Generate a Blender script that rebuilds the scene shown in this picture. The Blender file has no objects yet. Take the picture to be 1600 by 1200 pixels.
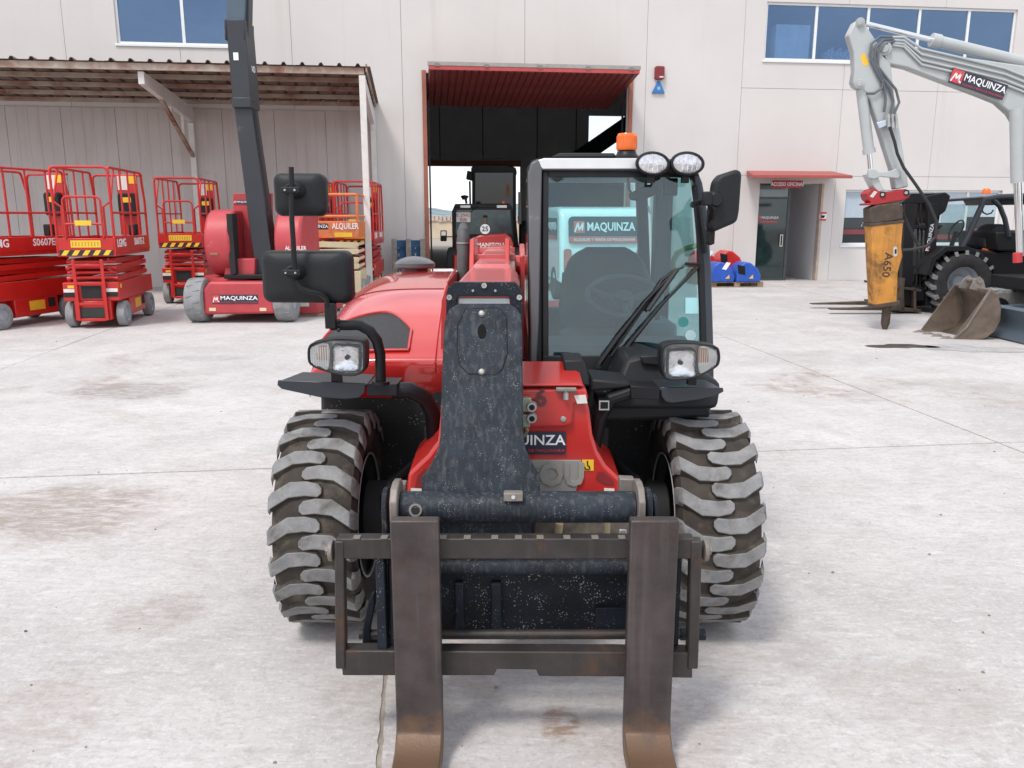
import bpy, math, random
from mathutils import Matrix, Vector
random.seed(7)
R = math.radians
C = bpy.context.scene.collection
scene = bpy.context.scene

# ------------------------------------------------------------------ camera
FPX, PITCH, EYE = 1250.0, R(11.8), 1.6
cam_data = bpy.data.cameras.new('camera')
cam_data.sensor_width = 36.0
cam_data.lens = 36.0 * FPX / 1600.0
cam_data.clip_start = 0.05
cam_data.clip_end = 5000
cam = bpy.data.objects.new('camera', cam_data)
cam.location = (0, 0, EYE)
cam.rotation_euler = (math.pi / 2 - PITCH, 0, 0)
C.objects.link(cam)
scene.camera = cam

# ------------------------------------------------------------------ sky, sun, exposure
SUN_EL, SUN_AZ = R(58), R(215)          # azimuth measured clockwise from +Y
world = bpy.data.worlds.new('World'); scene.world = world
world.use_nodes = True
wn = world.node_tree; wn.nodes.clear()
w_out = wn.nodes.new('ShaderNodeOutputWorld')
w_bg = wn.nodes.new('ShaderNodeBackground'); w_bg.inputs[1].default_value = 0.1
w_sky = wn.nodes.new('ShaderNodeTexSky'); w_sky.sky_type = 'NISHITA'; w_sky.sun_disc = False
w_sky.sun_elevation = SUN_EL; w_sky.sun_rotation = SUN_AZ
w_sky.air_density = 1.0; w_sky.dust_density = 1.6; w_sky.ozone_density = 1.2
w_tc = wn.nodes.new('ShaderNodeTexCoord')
w_map = wn.nodes.new('ShaderNodeMapping'); w_map.inputs['Scale'].default_value = (1, 1, 2.6)
w_noise = wn.nodes.new('ShaderNodeTexNoise'); w_noise.inputs['Scale'].default_value = 2.4
w_noise.inputs['Detail'].default_value = 7; w_noise.inputs['Roughness'].default_value = 0.55
w_ramp = wn.nodes.new('ShaderNodeValToRGB')
w_ramp.color_ramp.elements[0].position = 0.30; w_ramp.color_ramp.elements[0].color = (0.25, 0.25, 0.25, 1)
w_ramp.color_ramp.elements[1].position = 0.62; w_ramp.color_ramp.elements[1].color = (0.92, 0.92, 0.92, 1)
w_mix = wn.nodes.new('ShaderNodeMix'); w_mix.data_type = 'RGBA'
w_mix.inputs['B'].default_value = (9.6, 9.9, 10.4, 1)
wn.links.new(w_tc.outputs['Generated'], w_map.inputs[0])
wn.links.new(w_map.outputs[0], w_noise.inputs['Vector'])
wn.links.new(w_noise.outputs[0], w_ramp.inputs[0])
wn.links.new(w_ramp.outputs[0], w_mix.inputs['Factor'])
wn.links.new(w_sky.outputs[0], w_mix.inputs['A'])
wn.links.new(w_mix.outputs['Result'], w_bg.inputs[0])
wn.links.new(w_bg.outputs[0], w_out.inputs[0])

sun_data = bpy.data.lights.new('sun', 'SUN')
sun_data.energy = 1.5; sun_data.angle = R(12); sun_data.color = (1.0, 0.96, 0.9)
sun = bpy.data.objects.new('sun', sun_data)
sd = Vector((math.sin(SUN_AZ) * math.cos(SUN_EL), math.cos(SUN_AZ) * math.cos(SUN_EL), math.sin(SUN_EL)))
sun.rotation_euler = sd.to_track_quat('Z', 'Y').to_euler()
sun.location = sd * 60
C.objects.link(sun)

scene.view_settings.view_transform = 'Standard'
scene.view_settings.look = 'None'
scene.view_settings.gamma = 1.0
scene.view_settings.use_curve_mapping = False
scene.view_settings.exposure = 0.72
scene.render.engine = 'CYCLES'

# ------------------------------------------------------------------ measuring helpers (photo pixel -> place)
def ray(u, v):
    x, y = (u - 800) / FPX, -(v - 600) / FPX
    c, s = math.cos(PITCH), math.sin(PITCH)
    return Vector((x, c + y * s, -s + y * c))
EYEV = Vector((0, 0, EYE))
def P(u, v, Y):
    d = ray(u, v); return EYEV + d * (Y / d.y)
def G(u, v, z=0.0):
    d = ray(u, v); return EYEV + d * ((z - EYE) / d.z)
def hit(u, v, p0, n):
    d = ray(u, v); p0 = Vector(p0); n = Vector(n)
    return EYEV + d * ((p0 - EYEV).dot(n) / d.dot(n))

# ------------------------------------------------------------------ object helpers
RM = {}                                   # world matrix of every root / part
def tag(o, label=None, cat=None, group=None, kind=None):
    if label: o['label'] = label
    if cat: o['category'] = cat
    if group: o['group'] = group
    if kind: o['kind'] = kind
    return o
def root(name, loc, rz, label, cat, group=None):
    o = bpy.data.objects.new(name, None)
    o.empty_display_size = 0.2
    o.location = loc; o.rotation_euler = (0, 0, rz)
    C.objects.link(o)
    RM[o] = Matrix.Translation(Vector(loc)) @ Matrix.Rotation(rz, 4, 'Z')
    return tag(o, label, cat, group)
def frame(o, x, y):
    x = Vector(x).normalized(); z = x.cross(Vector(y)).normalized(); y = z.cross(x)
    m = Matrix((x, y, z)).transposed().to_4x4(); m.translation = Vector(o)
    return m
def rr(w, h, r, n=4, cx=0, cy=0):
    pts = []
    for (sx, sy, a0) in ((1, 1, 0), (-1, 1, 90), (-1, -1, 180), (1, -1, 270)):
        for k in range(n + 1):
            a = R(a0 + 90 * k / n)
            pts.append((cx + sx * (w / 2 - r) + r * math.cos(a), cy + sy * (h / 2 - r) + r * math.sin(a)))
    return pts
class MB:
    def __init__(s): s.v = []; s.f = []
    def add(s, vs, fs, m=None):
        o = len(s.v)
        s.v += [tuple(m @ Vector(p)) for p in vs] if m is not None else [tuple(p) for p in vs]
        s.f += [tuple(i + o for i in f) for f in fs]
        return s
    def box(s, c, d, m=None):
        x, y, z = c; a, b, e = d[0] / 2, d[1] / 2, d[2] / 2
        vs = [(x + i * a, y + j * b, z + k * e) for i in (-1, 1) for j in (-1, 1) for k in (-1, 1)]
        return s.add(vs, [(0, 1, 3, 2), (4, 6, 7, 5), (0, 4, 5, 1), (2, 3, 7, 6), (0, 2, 6, 4), (1, 5, 7, 3)], m)
    def bb(s, lo, hi, m=None):
        return s.box([(a + b) / 2 for a, b in zip(lo, hi)], [abs(b - a) for a, b in zip(lo, hi)], m)
    def hexa(s, p, m=None):               # p: four front points, then four back points, same order
        return s.add(p, [(0, 1, 2, 3), (7, 6, 5, 4), (0, 4, 5, 1), (1, 5, 6, 2), (2, 6, 7, 3), (3, 7, 4, 0)], m)
    def cyl(s, p0, p1, r, n=14, r2=None, m=None):
        p0, p1 = Vector(p0), Vector(p1); r2 = r if r2 is None else r2
        z = (p1 - p0).normalized(); x = z.orthogonal().normalized(); y = z.cross(x)
        vs = []
        for p, q in ((p0, r), (p1, r2)):
            for k in range(n):
                a = 2 * math.pi * k / n
                vs.append(p + (x * math.cos(a) + y * math.sin(a)) * q)
        fs = [(k, (k + 1) % n, n + (k + 1) % n, n + k) for k in range(n)]
        fs += [tuple(range(n - 1, -1, -1)), tuple(range(n, 2 * n))]
        return s.add(vs, fs, m)
    def tube(s, pts, r, n=8, m=None, closed=False):
        pts = [Vector(p) for p in pts]; N = len(pts); vs = []; prev = None
        for i, p in enumerate(pts):
            a = pts[i - 1] if (i or closed) else p; b = pts[(i + 1) % N] if (i < N - 1 or closed) else p
            t = (b - a).normalized()
            if prev is None: x = t.orthogonal().normalized()
            else:
                x = prev - t * prev.dot(t); x = x.normalized() if x.length > 1e-6 else t.orthogonal().normalized()
            prev = x; y = t.cross(x); rad = r[i] if isinstance(r, (list, tuple)) else r
            vs += [p + (x * math.cos(2 * math.pi * k / n) + y * math.sin(2 * math.pi * k / n)) * rad for k in range(n)]
        fs = []
        for i in range(N if closed else N - 1):
            j = (i + 1) % N
            fs += [(i * n + k, i * n + (k + 1) % n, j * n + (k + 1) % n, j * n + k) for k in range(n)]
        if not closed: fs += [tuple(range(n - 1, -1, -1)), tuple(range((N - 1) * n, N * n))]
        return s.add(vs, fs, m)
    def prism(s, poly, h0, h1, m=None):   # polygon in local xy, extruded along local z
        n = len(poly)
        vs = [(p[0], p[1], h0) for p in poly] + [(p[0], p[1], h1) for p in poly]
        fs = [tuple(range(n - 1, -1, -1)), tuple(range(n, 2 * n))] + [(k, (k + 1) % n, n + (k + 1) % n, n + k) for k in range(n)]
        return s.add(vs, fs, m)
    def ext(s, pts, vec):                 # closed 3-D outline pushed along a vector
        n = len(pts); vec = Vector(vec); pts = [Vector(p) for p in pts]
        fs = [tuple(range(n - 1, -1, -1)), tuple(range(n, 2 * n))] + [(k, (k + 1) % n, n + (k + 1) % n, n + k) for k in range(n)]
        return s.add(pts + [p + vec for p in pts], fs)
    def lathe(s, prof, m=None, n=24, a0=0, a1=2 * math.pi):   # (radius, height) about local z
        full = abs(a1 - a0 - 2 * math.pi) < 1e-6; k = n if full else n + 1; vs = []
        for r, h in prof:
            for i in range(k):
                a = a0 + (a1 - a0) * i / n
                vs.append((r * math.cos(a), r * math.sin(a), h))
        fs = []
        for j in range(len(prof) - 1):
            for i in range(n):
                i2 = (i + 1) % k
                fs.append((j * k + i, j * k + i2, (j + 1) * k + i2, (j + 1) * k + i))
        return s.add(vs, fs, m)
    def grid(s, fn, nu, nv):
        vs = [fn(i / nu, j / nv) for j in range(nv + 1) for i in range(nu + 1)]
        fs = [(j * (nu + 1) + i, j * (nu + 1) + i + 1, (j + 1) * (nu + 1) + i + 1, (j + 1) * (nu + 1) + i) for j in range(nv) for i in range(nu)]
        return s.add(vs, fs)
    def mesh(s, name, mat, smooth=35):
        import bmesh
        me = bpy.data.meshes.new(name); me.from_pydata(s.v, [], s.f)
        bm = bmesh.new(); bm.from_mesh(me)
        bmesh.ops.recalc_face_normals(bm, faces=bm.faces)
        bm.to_mesh(me); bm.free()
        if smooth:
            me.shade_smooth(); me.set_sharp_from_angle(angle=R(smooth))
        me.materials.append(mat)
        return me
    def build(s, name, mat, parent=None, bevel=0, smooth=35, world=False, seg=2, solid=0):
        if world and parent is not None:
            inv = RM[parent].inverted(); s.v = [tuple(inv @ Vector(p)) for p in s.v]
        o = bpy.data.objects.new(name, s.mesh(name, mat, smooth)); C.objects.link(o)
        if parent is not None: o.parent = parent; RM[o] = RM[parent]
        else: RM[o] = Matrix.Identity(4)
        if solid:
            md = o.modifiers.new('thickness', 'SOLIDIFY'); md.thickness = solid; md.offset = 0
        if bevel:
            md = o.modifiers.new('bevel', 'BEVEL'); md.width = bevel; md.segments = seg; md.limit_method = 'ANGLE'; md.angle_limit = R(35)
        return o
def inst(name, me, parent, mloc):         # part sharing mesh data, placed by its own matrix
    o = bpy.data.objects.new(name, me); C.objects.link(o); o.parent = parent; o.matrix_local = mloc
    RM[o] = RM[parent] @ mloc
    return o
def clone(o, parent=None):
    c = o.copy(); C.objects.link(c); c.parent = parent
    for ch in list(o.children): clone(ch, c)
    return c
TXT = {}
def text(s, mat, parent, m, size, name='lettering', ext=0.0015, world=True, align='CENTER', shear=0, sx=1.0, bold=0.0, fit=None):
    key = (s, size, shear, bold, ext, align, mat.name)
    if key not in TXT:
        cu = bpy.data.curves.new('t', 'FONT'); cu.body = s; cu.size = size; cu.align_x = align; cu.align_y = 'CENTER'
        cu.extrude = ext; cu.shear = shear; cu.offset = bold; cu.resolution_u = 2
        ob = bpy.data.objects.new('t', cu); C.objects.link(ob)
        bpy.context.view_layer.update()
        me = bpy.data.meshes.new_from_object(ob); me.name = name
        bpy.data.objects.remove(ob); me.materials.clear(); me.materials.append(mat); TXT[key] = me
    if fit:
        xs_ = [v.co.x for v in TXT[key].vertices]; sx = fit / (max(xs_) - min(xs_))
    m = m @ Matrix.Diagonal((sx, 1, 1, 1))
    if world: m = RM[parent].inverted() @ m
    return inst(name, TXT[key], parent, m)

# ------------------------------------------------------------------ materials
def M(name, col, rough=0.5, metal=0.0, var=0.12, scale=6.0, bump=0.0, bscale=80.0, dirt=None, speck=None, coat=0.0,
      streak=None, emit=None, coords='Object', spec=0.5, trans=0.0, alpha=1.0):
    m = bpy.data.materials.new(name); m.use_nodes = True
    nt = m.node_tree; N = nt.nodes; L = nt.links
    b = N['Principled BSDF']
    b.inputs['Roughness'].default_value = rough; b.inputs['Metallic'].default_value = metal
    b.inputs['Coat Weight'].default_value = coat; b.inputs['Coat Roughness'].default_value = 0.12
    b.inputs['Specular IOR Level'].default_value = spec
    if trans: b.inputs['Transmission Weight'].default_value = trans
    if emit: b.inputs['Emission Color'].default_value = (*emit[0], 1); b.inputs['Emission Strength'].default_value = emit[1]
    if coords == 'World':
        src = N.new('ShaderNodeNewGeometry').outputs['Position']
    else:
        src = N.new('ShaderNodeTexCoord').outputs['Object']
    def noise(sc, det=5, rg=0.6, vec=None, dist=0.0):
        n = N.new('ShaderNodeTexNoise'); n.inputs['Scale'].default_value = sc; n.inputs['Detail'].default_value = det
        n.inputs['Roughness'].default_value = rg; n.inputs['Distortion'].default_value = dist
        L.new(vec or src, n.inputs['Vector']); return n.outputs[0]
    def ramp(x, p0, p1, c0=0.0, c1=1.0):
        r = N.new('ShaderNodeMapRange'); r.inputs[1].default_value = p0; r.inputs[2].default_value = p1
        r.inputs[3].default_value = c0; r.inputs[4].default_value = c1; L.new(x, r.inputs[0]); return r.outputs[0]
    def mix(f, a, c, mode='MIX'):
        q = N.new('ShaderNodeMix'); q.data_type = 'RGBA'; q.blend_type = mode
        if hasattr(f, 'links'): L.new(f, q.inputs['Factor'])
        else: q.inputs['Factor'].default_value = f
        for i, x in (('A', a), ('B', c)):
            if hasattr(x, 'links'): L.new(x, q.inputs[i])
            else: q.inputs[i].default_value = (*x, 1)
        return q.outputs['Result']
    lo = tuple(max(0, c * (1 - var)) for c in col); hi = tuple(min(1, c * (1 + var)) for c in col)
    c = mix(ramp(noise(scale), 0.3, 0.7), lo, hi)
    if streak:                             # vertical runs: (colour, amount, scale)
        mp = N.new('ShaderNodeMapping'); mp.inputs['Scale'].default_value = (streak[2], streak[2], streak[2] * 0.06); L.new(src, mp.inputs[0])
        c = mix(ramp(noise(1.0, 6, 0.6, mp.outputs[0]), 0.62 - 0.2 * streak[1], 0.85 - 0.1 * streak[1], 0, min(1, streak[1] * 1.3)), c, streak[0])
    rgh = rough
    if dirt:                               # (colour, amount 0..1, scale)
        f = ramp(noise(dirt[2], 7, 0.65, None, 0.4), 0.72 - 0.35 * dirt[1], 0.86 - 0.2 * dirt[1])
        c = mix(f, c, dirt[0])
        rr_ = N.new('ShaderNodeMix'); L.new(f, rr_.inputs[0]); rr_.inputs[2].default_value = rough; rr_.inputs[3].default_value = 0.85
        L.new(rr_.outputs[0], b.inputs['Roughness'])
    if speck:                              # (colour, amount, scale) thrown drops
        vo = N.new('ShaderNodeTexVoronoi'); vo.inputs['Scale'].default_value = speck[2]; L.new(src, vo.inputs['Vector'])
        nn = noise(speck[2] * 0.16, 4, 0.6)
        th = ramp(nn, 0.42, 0.75, 0.05, 0.05 + speck[1])
        lt = N.new('ShaderNodeMath'); lt.operation = 'LESS_THAN'; L.new(vo.outputs['Distance'], lt.inputs[0]); L.new(th, lt.inputs[1])
        sp2 = noise(speck[2] * 2.2, 3, 0.7)
        ml = N.new('ShaderNodeMath'); ml.operation = 'MULTIPLY'; L.new(lt.outputs[0], ml.inputs[0]); L.new(ramp(sp2, 0.4, 0.55), ml.inputs[1])
        c = mix(ml.outputs[0], c, speck[0])
    L.new(c, b.inputs['Base Color'])
    if bump:
        bp = N.new('ShaderNodeBump'); bp.inputs['Strength'].default_value = bump; bp.inputs['Distance'].default_value = 0.004
        L.new(noise(bscale, 6, 0.6), bp.inputs['Height']); L.new(bp.outputs[0], b.inputs['Normal'])
    return m
def glass(name, tint, gloss=1.0, haze=0.0, hazecol=(0.5, 0.6, 0.62)):
    m = bpy.data.materials.new(name); m.use_nodes = True; nt = m.node_tree; N = nt.nodes; L = nt.links; N.clear()
    out = N.new('ShaderNodeOutputMaterial'); tr = N.new('ShaderNodeBsdfTransparent'); tr.inputs[0].default_value = (*tint, 1)
    gl = N.new('ShaderNodeBsdfGlossy'); gl.inputs['Roughness'].default_value = 0.015
    df = N.new('ShaderNodeBsdfDiffuse'); df.inputs[0].default_value = (*hazecol, 1)
    fr = N.new('ShaderNodeFresnel'); fr.inputs[0].default_value = 1.5
    mu = N.new('ShaderNodeMath'); mu.operation = 'MULTIPLY'; mu.inputs[1].default_value = gloss; mu.use_clamp = True; L.new(fr.outputs[0], mu.inputs[0])
    m0 = N.new('ShaderNodeMixShader')
    nz = N.new('ShaderNodeTexNoise'); nz.inputs['Scale'].default_value = 3; nz.inputs['Detail'].default_value = 6
    hz = N.new('ShaderNodeMapRange'); hz.inputs[1].default_value = .3; hz.inputs[2].default_value = .8; hz.inputs[3].default_value = haze * .5; hz.inputs[4].default_value = haze * 1.6
    L.new(nz.outputs[0], hz.inputs[0]); L.new(hz.outputs[0], m0.inputs[0])
    L.new(tr.outputs[0], m0.inputs[1]); L.new(df.outputs[0], m0.inputs[2])
    m1 = N.new('ShaderNodeMixShader'); L.new(mu.outputs[0], m1.inputs[0]); L.new(m0.outputs[0], m1.inputs[1]); L.new(gl.outputs[0], m1.inputs[2])
    L.new(m1.outputs[0], out.inputs[0]); return m

def coated(name):
    m = bpy.data.materials.new(name); m.use_nodes = True; nt = m.node_tree; N = nt.nodes; L = nt.links; N.clear()
    out = N.new('ShaderNodeOutputMaterial'); tr = N.new('ShaderNodeBsdfTransparent'); tr.inputs[0].default_value = (.68, .78, .88, 1)
    gl = N.new('ShaderNodeBsdfGlossy'); gl.inputs[0].default_value = (.27, .38, .55, 1); gl.inputs['Roughness'].default_value = .015
    mx = N.new('ShaderNodeMixShader'); mx.inputs[0].default_value = .30
    L.new(tr.outputs[0], mx.inputs[1]); L.new(gl.outputs[0], mx.inputs[2]); L.new(mx.outputs[0], out.inputs[0]); return m
RED = M('red_paint', (0.46, 0.022, 0.018), 0.32, var=0.10, coat=0.35, dirt=((0.42, 0.30, 0.26), 0.16, 3.0), bump=0.02, bscale=25)
RED_CLEAN = M('red_hood_paint', (0.48, 0.021, 0.018), 0.26, var=0.06, scale=2, coat=1.0, dirt=((0.50, 0.24, 0.22), 0.06, 2.0))
RED_CLEAN.node_tree.nodes['Principled BSDF'].inputs['Coat Roughness'].default_value = 0.05
RED_LIFT = M('red_lift_paint', (0.48, 0.014, 0.010), 0.38, var=0.12, scale=3, coat=0.2, dirt=((0.30, 0.10, 0.09), 0.15, 4), coords='World')
RED_FADED = M('red_faded_paint', (0.42, 0.045, 0.055), 0.5, var=0.14, scale=3, dirt=((0.5, 0.25, 0.25), 0.25, 2.5))
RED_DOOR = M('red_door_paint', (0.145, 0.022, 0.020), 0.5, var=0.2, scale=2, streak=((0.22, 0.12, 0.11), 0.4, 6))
BLACK = M('black_paint', (0.010, 0.010, 0.0115), 0.42, var=0.2, dirt=((0.08, 0.07, 0.06), 0.16, 5.0), spec=0.28)
BLACK_PLAS = M('black_plastic', (0.013, 0.0138, 0.0155), 0.5, var=0.15, scale=10, bump=0.12, bscale=400, dirt=((0.035, 0.034, 0.033), 0.25, 6), spec=0.28)
PLATE = M('satin_black_plate', (0.022, 0.026, 0.034), 0.36, var=0.1, scale=4)
DARKIN = M('dark_underside', (0.012, 0.012, 0.013), 0.8, var=0.3, dirt=((0.09, 0.08, 0.065), 0.3, 4))
BOOMBLUE = M('speckled_boom_paint', (0.016, 0.021, 0.029), 0.55, var=0.5, scale=9, spec=0.25, speck=((0.30, 0.29, 0.27), 0.26, 165), bump=0.15, bscale=120,
             streak=((0.085, 0.09, 0.095), 0.62, 70), dirt=((0.06, 0.06, 0.06), 0.35, 6))
BOOMEDGE = M('worn_boom_edge', (0.0105, 0.014, 0.021), 0.55, var=0.4, scale=12, spec=0.25, speck=((0.30, 0.28, 0.26), 0.26, 160), dirt=((0.22, 0.11, 0.05), 0.25, 14))
STEEL = M('fork_steel', (0.054, 0.042, 0.040), 0.48, metal=0.25, var=0.35, scale=9, bump=0.25, bscale=90,
          dirt=((0.075, 0.042, 0.025), 0.4, 5), streak=((0.115, 0.10, 0.092), 0.42, 26))
STEEL_TOE = M('fork_heel_rust', (0.16, 0.085, 0.045), 0.6, metal=0.15, var=0.4, scale=7, bump=0.25, bscale=90, dirt=((0.17, 0.15, 0.13), 0.45, 6))
STEELBAR = M('carriage_steel', (0.036, 0.030, 0.028), 0.5, metal=0.2, var=0.35, scale=8, bump=0.2, bscale=90, dirt=((0.10, 0.05, 0.026), 0.46, 6), streak=((0.09, 0.08, 0.072), 0.3, 30))
GALV = M('galvanised_steel', (0.42, 0.42, 0.41), 0.42, metal=0.6, var=0.2, scale=12, dirt=((0.25, 0.22, 0.19), 0.25, 8))
CHROME = M('chrome', (0.75, 0.76, 0.78), 0.12, metal=1.0, var=0.05)
WORNPLATE = M('worn_grey_steel', (0.20, 0.175, 0.155), 0.55, metal=0.2, var=0.25, scale=14, bump=0.2, bscale=120, dirt=((0.13, 0.08, 0.05), 0.3, 9))
TYRE = M('tyre_rubber', (0.030, 0.033, 0.028), 0.85, var=0.35, scale=10, bump=0.3, bscale=70, dirt=((0.13, 0.10, 0.075), 0.45, 7))
LUG = M('tyre_lug_rubber', (0.215, 0.21, 0.208), 0.85, var=0.14, scale=14, bump=0.25, bscale=140, dirt=((0.10, 0.085, 0.07), 0.22, 11))
TYRE_DK = M('dark_tyre_rubber', (0.030, 0.030, 0.031), 0.8, var=0.3, scale=10, bump=0.2, bscale=70)
TYRE_GREY = M('grey_tyre_rubber', (0.24, 0.245, 0.25), 0.85, var=0.15, scale=10, bump=0.15, bscale=70, dirt=((0.15, 0.14, 0.13), 0.25, 8))
HUBGREY = M('hub_grey_paint', (0.33, 0.35, 0.38), 0.55, var=0.12)
SILVER = M('silver_trim', (0.62, 0.62, 0.61), 0.32, metal=0.35, var=0.06, dirt=((0.4, 0.38, 0.36), 0.2, 5))
GREYPANEL = M('grey_badge_panel', (0.27, 0.255, 0.235), 0.6, var=0.1, dirt=((0.2, 0.18, 0.15), 0.25, 8), bump=0.1, bscale=200)
ORANGE = M('beacon_orange', (0.80, 0.14, 0.004), 0.25, var=0.05, coat=0.4)
BOOMRED = M('faded_skysheen_boom_red', (0.50, 0.085, 0.085), 0.34, var=0.12, scale=4, coat=0.5, dirt=((0.55, 0.32, 0.31), 0.35, 3))  # faded, dusty red; its pale pink also has sky reflection painted in
AMBER = M('amber_lens', (0.62, 0.34, 0.19), 0.2, var=0.1, coat=0.6)
CLEARLENS = M('ribbed_clear_lens', (0.90, 0.87, 0.85), 0.15, metal=0.0, var=0.15, scale=30, coat=0.6)
REFLECTOR = M('lamp_reflector', (0.86, 0.88, 0.91), 0.06, metal=1.0, var=0.10, scale=30, bump=0.75, bscale=34)
WHITE = M('white_print', (0.80, 0.80, 0.80), 0.5, var=0.03)
WHITE_DIRTY = M('white_sticker', (0.66, 0.63, 0.58), 0.6, var=0.1, scale=30, dirt=((0.3, 0.25, 0.2), 0.3, 30))
YELLOW = M('yellow_sticker', (0.78, 0.48, 0.03), 0.5, var=0.06)
NAVY = M('navy_sign', (0.022, 0.025, 0.045), 0.4, var=0.1)
SIGNRED = M('sign_red', (0.55, 0.045, 0.05), 0.45, var=0.05)
BLUEPAINT = M('blue_paint', (0.020, 0.085, 0.42), 0.42, var=0.12, scale=5, dirt=((0.2, 0.22, 0.26), 0.15, 6))
DKGREY = M('dark_grey_boom_paint', (0.024, 0.027, 0.033), 0.45, var=0.12, scale=3, dirt=((0.16, 0.16, 0.165), 0.2, 3))
LTGREY = M('light_grey_paint', (0.40, 0.42, 0.42), 0.35, var=0.05, scale=3, coat=0.3, dirt=((0.34, 0.33, 0.31), 0.15, 3))
HAMMER = M('worn_yellow_hammer', (0.50, 0.215, 0.035), 0.6, var=0.15, scale=6, dirt=((0.07, 0.042, 0.024), 0.62, 4), streak=((0.10, 0.06, 0.035), 0.6, 12))
RUSTDARK = M('dark_rusty_steel', (0.065, 0.045, 0.032), 0.7, var=0.4, scale=8, dirt=((0.16, 0.08, 0.035), 0.4, 6), bump=0.2)
BUCKET = M('worn_bucket_steel', (0.15, 0.115, 0.09), 0.6, metal=0.15, var=0.3, scale=5, dirt=((0.17, 0.085, 0.04), 0.45, 3.5), bump=0.25, bscale=40)
BLADEBLUE = M('grey_blue_blade_paint', (0.075, 0.10, 0.125), 0.45, var=0.1, scale=3, dirt=((0.2, 0.19, 0.18), 0.15, 4))
WOOD = M('pallet_wood', (0.28, 0.20, 0.13), 0.8, var=0.35, scale=7, bump=0.3, bscale=60, dirt=((0.14, 0.11, 0.085), 0.4, 5))
WOOD_GREY = M('weathered_pallet_wood', (0.26, 0.235, 0.205), 0.85, var=0.3, scale=9, bump=0.3, bscale=60, dirt=((0.13, 0.115, 0.10), 0.4, 6))
RAIL_ORANGE = M('rusty_orange_paint', (0.62, 0.17, 0.055), 0.55, var=0.18, scale=9, dirt=((0.26, 0.11, 0.06), 0.42, 12))
CREAM = M('cream_paint', (0.62, 0.52, 0.34), 0.5, var=0.1, scale=5, dirt=((0.3, 0.22, 0.13), 0.25, 6))
VANWHITE = M('van_white_paint', (0.80, 0.81, 0.81), 0.25, var=0.03, coat=0.6)
SEAT = M('black_seat_fabric', (0.050, 0.054, 0.060), 0.8, var=0.2, scale=12)
GRILLE = M('grille_mesh', (0.030, 0.031, 0.033), 0.6, var=0.5, scale=220, bump=0.9, bscale=330)
CABGLASS = glass('cab_glass', (0.74, 0.88, 0.91), 1.5, 0.0)
SIDEGLASS = glass('side_glass', (0.78, 0.94, 0.92), 0.45, 0.0)
CLEARGLASS = glass('clear_glass', (0.80, 0.88, 0.87), 1.2, 0.04)
DARKGLASS = M('dark_glass', (0.018, 0.024, 0.028), 0.04, var=0.1, spec=0.6)
BLUEGLASS = coated('blue_coated_glass')
RUBBER = M('black_rubber_hose', (0.02, 0.021, 0.024), 0.6, var=0.15)
MIRRORFACE = M('mirror_face', (0.8, 0.85, 0.88), 0.03, metal=1.0, var=0.02)

def logo(parent, m, w, h, sub='ALQUILER Y VENTA DE MAQUINARIA', world=True, plate=True, name='company_sign', label=None):
    """navy board: red square with a white slanted M, white name, red small line"""
    mm = m if not world else RM[parent].inverted() @ m
    if plate:
        b = MB().prism([(-w / 2, -h / 2), (w / 2, -h / 2), (w / 2, h / 2), (-w / 2, h / 2)], 0, 0.004, mm).build(name, NAVY, parent, smooth=0)
    else: b = parent
    z = 0.005
    q = h * 0.86
    MB().prism([(-w / 2 + .04 * h, -h * .38), (-w / 2 + .04 * h + q * .95, -h * .38), (-w / 2 + .04 * h + q * .95, h * .46), (-w / 2 + .04 * h, h * .46)], z - .001, z + .001, mm).build('emblem_square', SIGNRED, b, smooth=0)
    x0 = -w / 2 + .13 * h; k = h * .78
    st = [(0, -.42), (.30, .38), (.42, -.22), (.78, .42), (.70, -.22), (.95, -.36)]
    e = MB()
    for (ax, ay), (bx, by) in zip(st[:-1], st[1:]):
        a = Vector((x0 + ax * k * .9, ay * k)); c = Vector((x0 + bx * k * .9, by * k)); d = (c - a).normalized(); nrm = Vector((-d.y, d.x)) * k * .055
        e.prism([a - nrm - d * k * .04, c - nrm + d * k * .04, c + nrm + d * k * .04, a + nrm - d * k * .04], z + .001, z + .0025, mm)
    e.build('emblem_letter', WHITE, b, smooth=0)
    tx = -w / 2 + q * 1.12; tw = w / 2 - tx - .04 * h
    s1 = h * (.62 if sub else .8)
    text('MAQUINZA', WHITE, b, mm @ Matrix.Translation((tx + tw / 2, h * (.12 if sub else 0), z)), s1, world=False, fit=tw, bold=s1 * .012, ext=.001)
    if sub:
        s2 = h * .17
        text(sub, SIGNRED, b, mm @ Matrix.Translation((tx + tw / 2, -h * .33, z)), s2, world=False, fit=tw, ext=.001)
    return b
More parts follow.
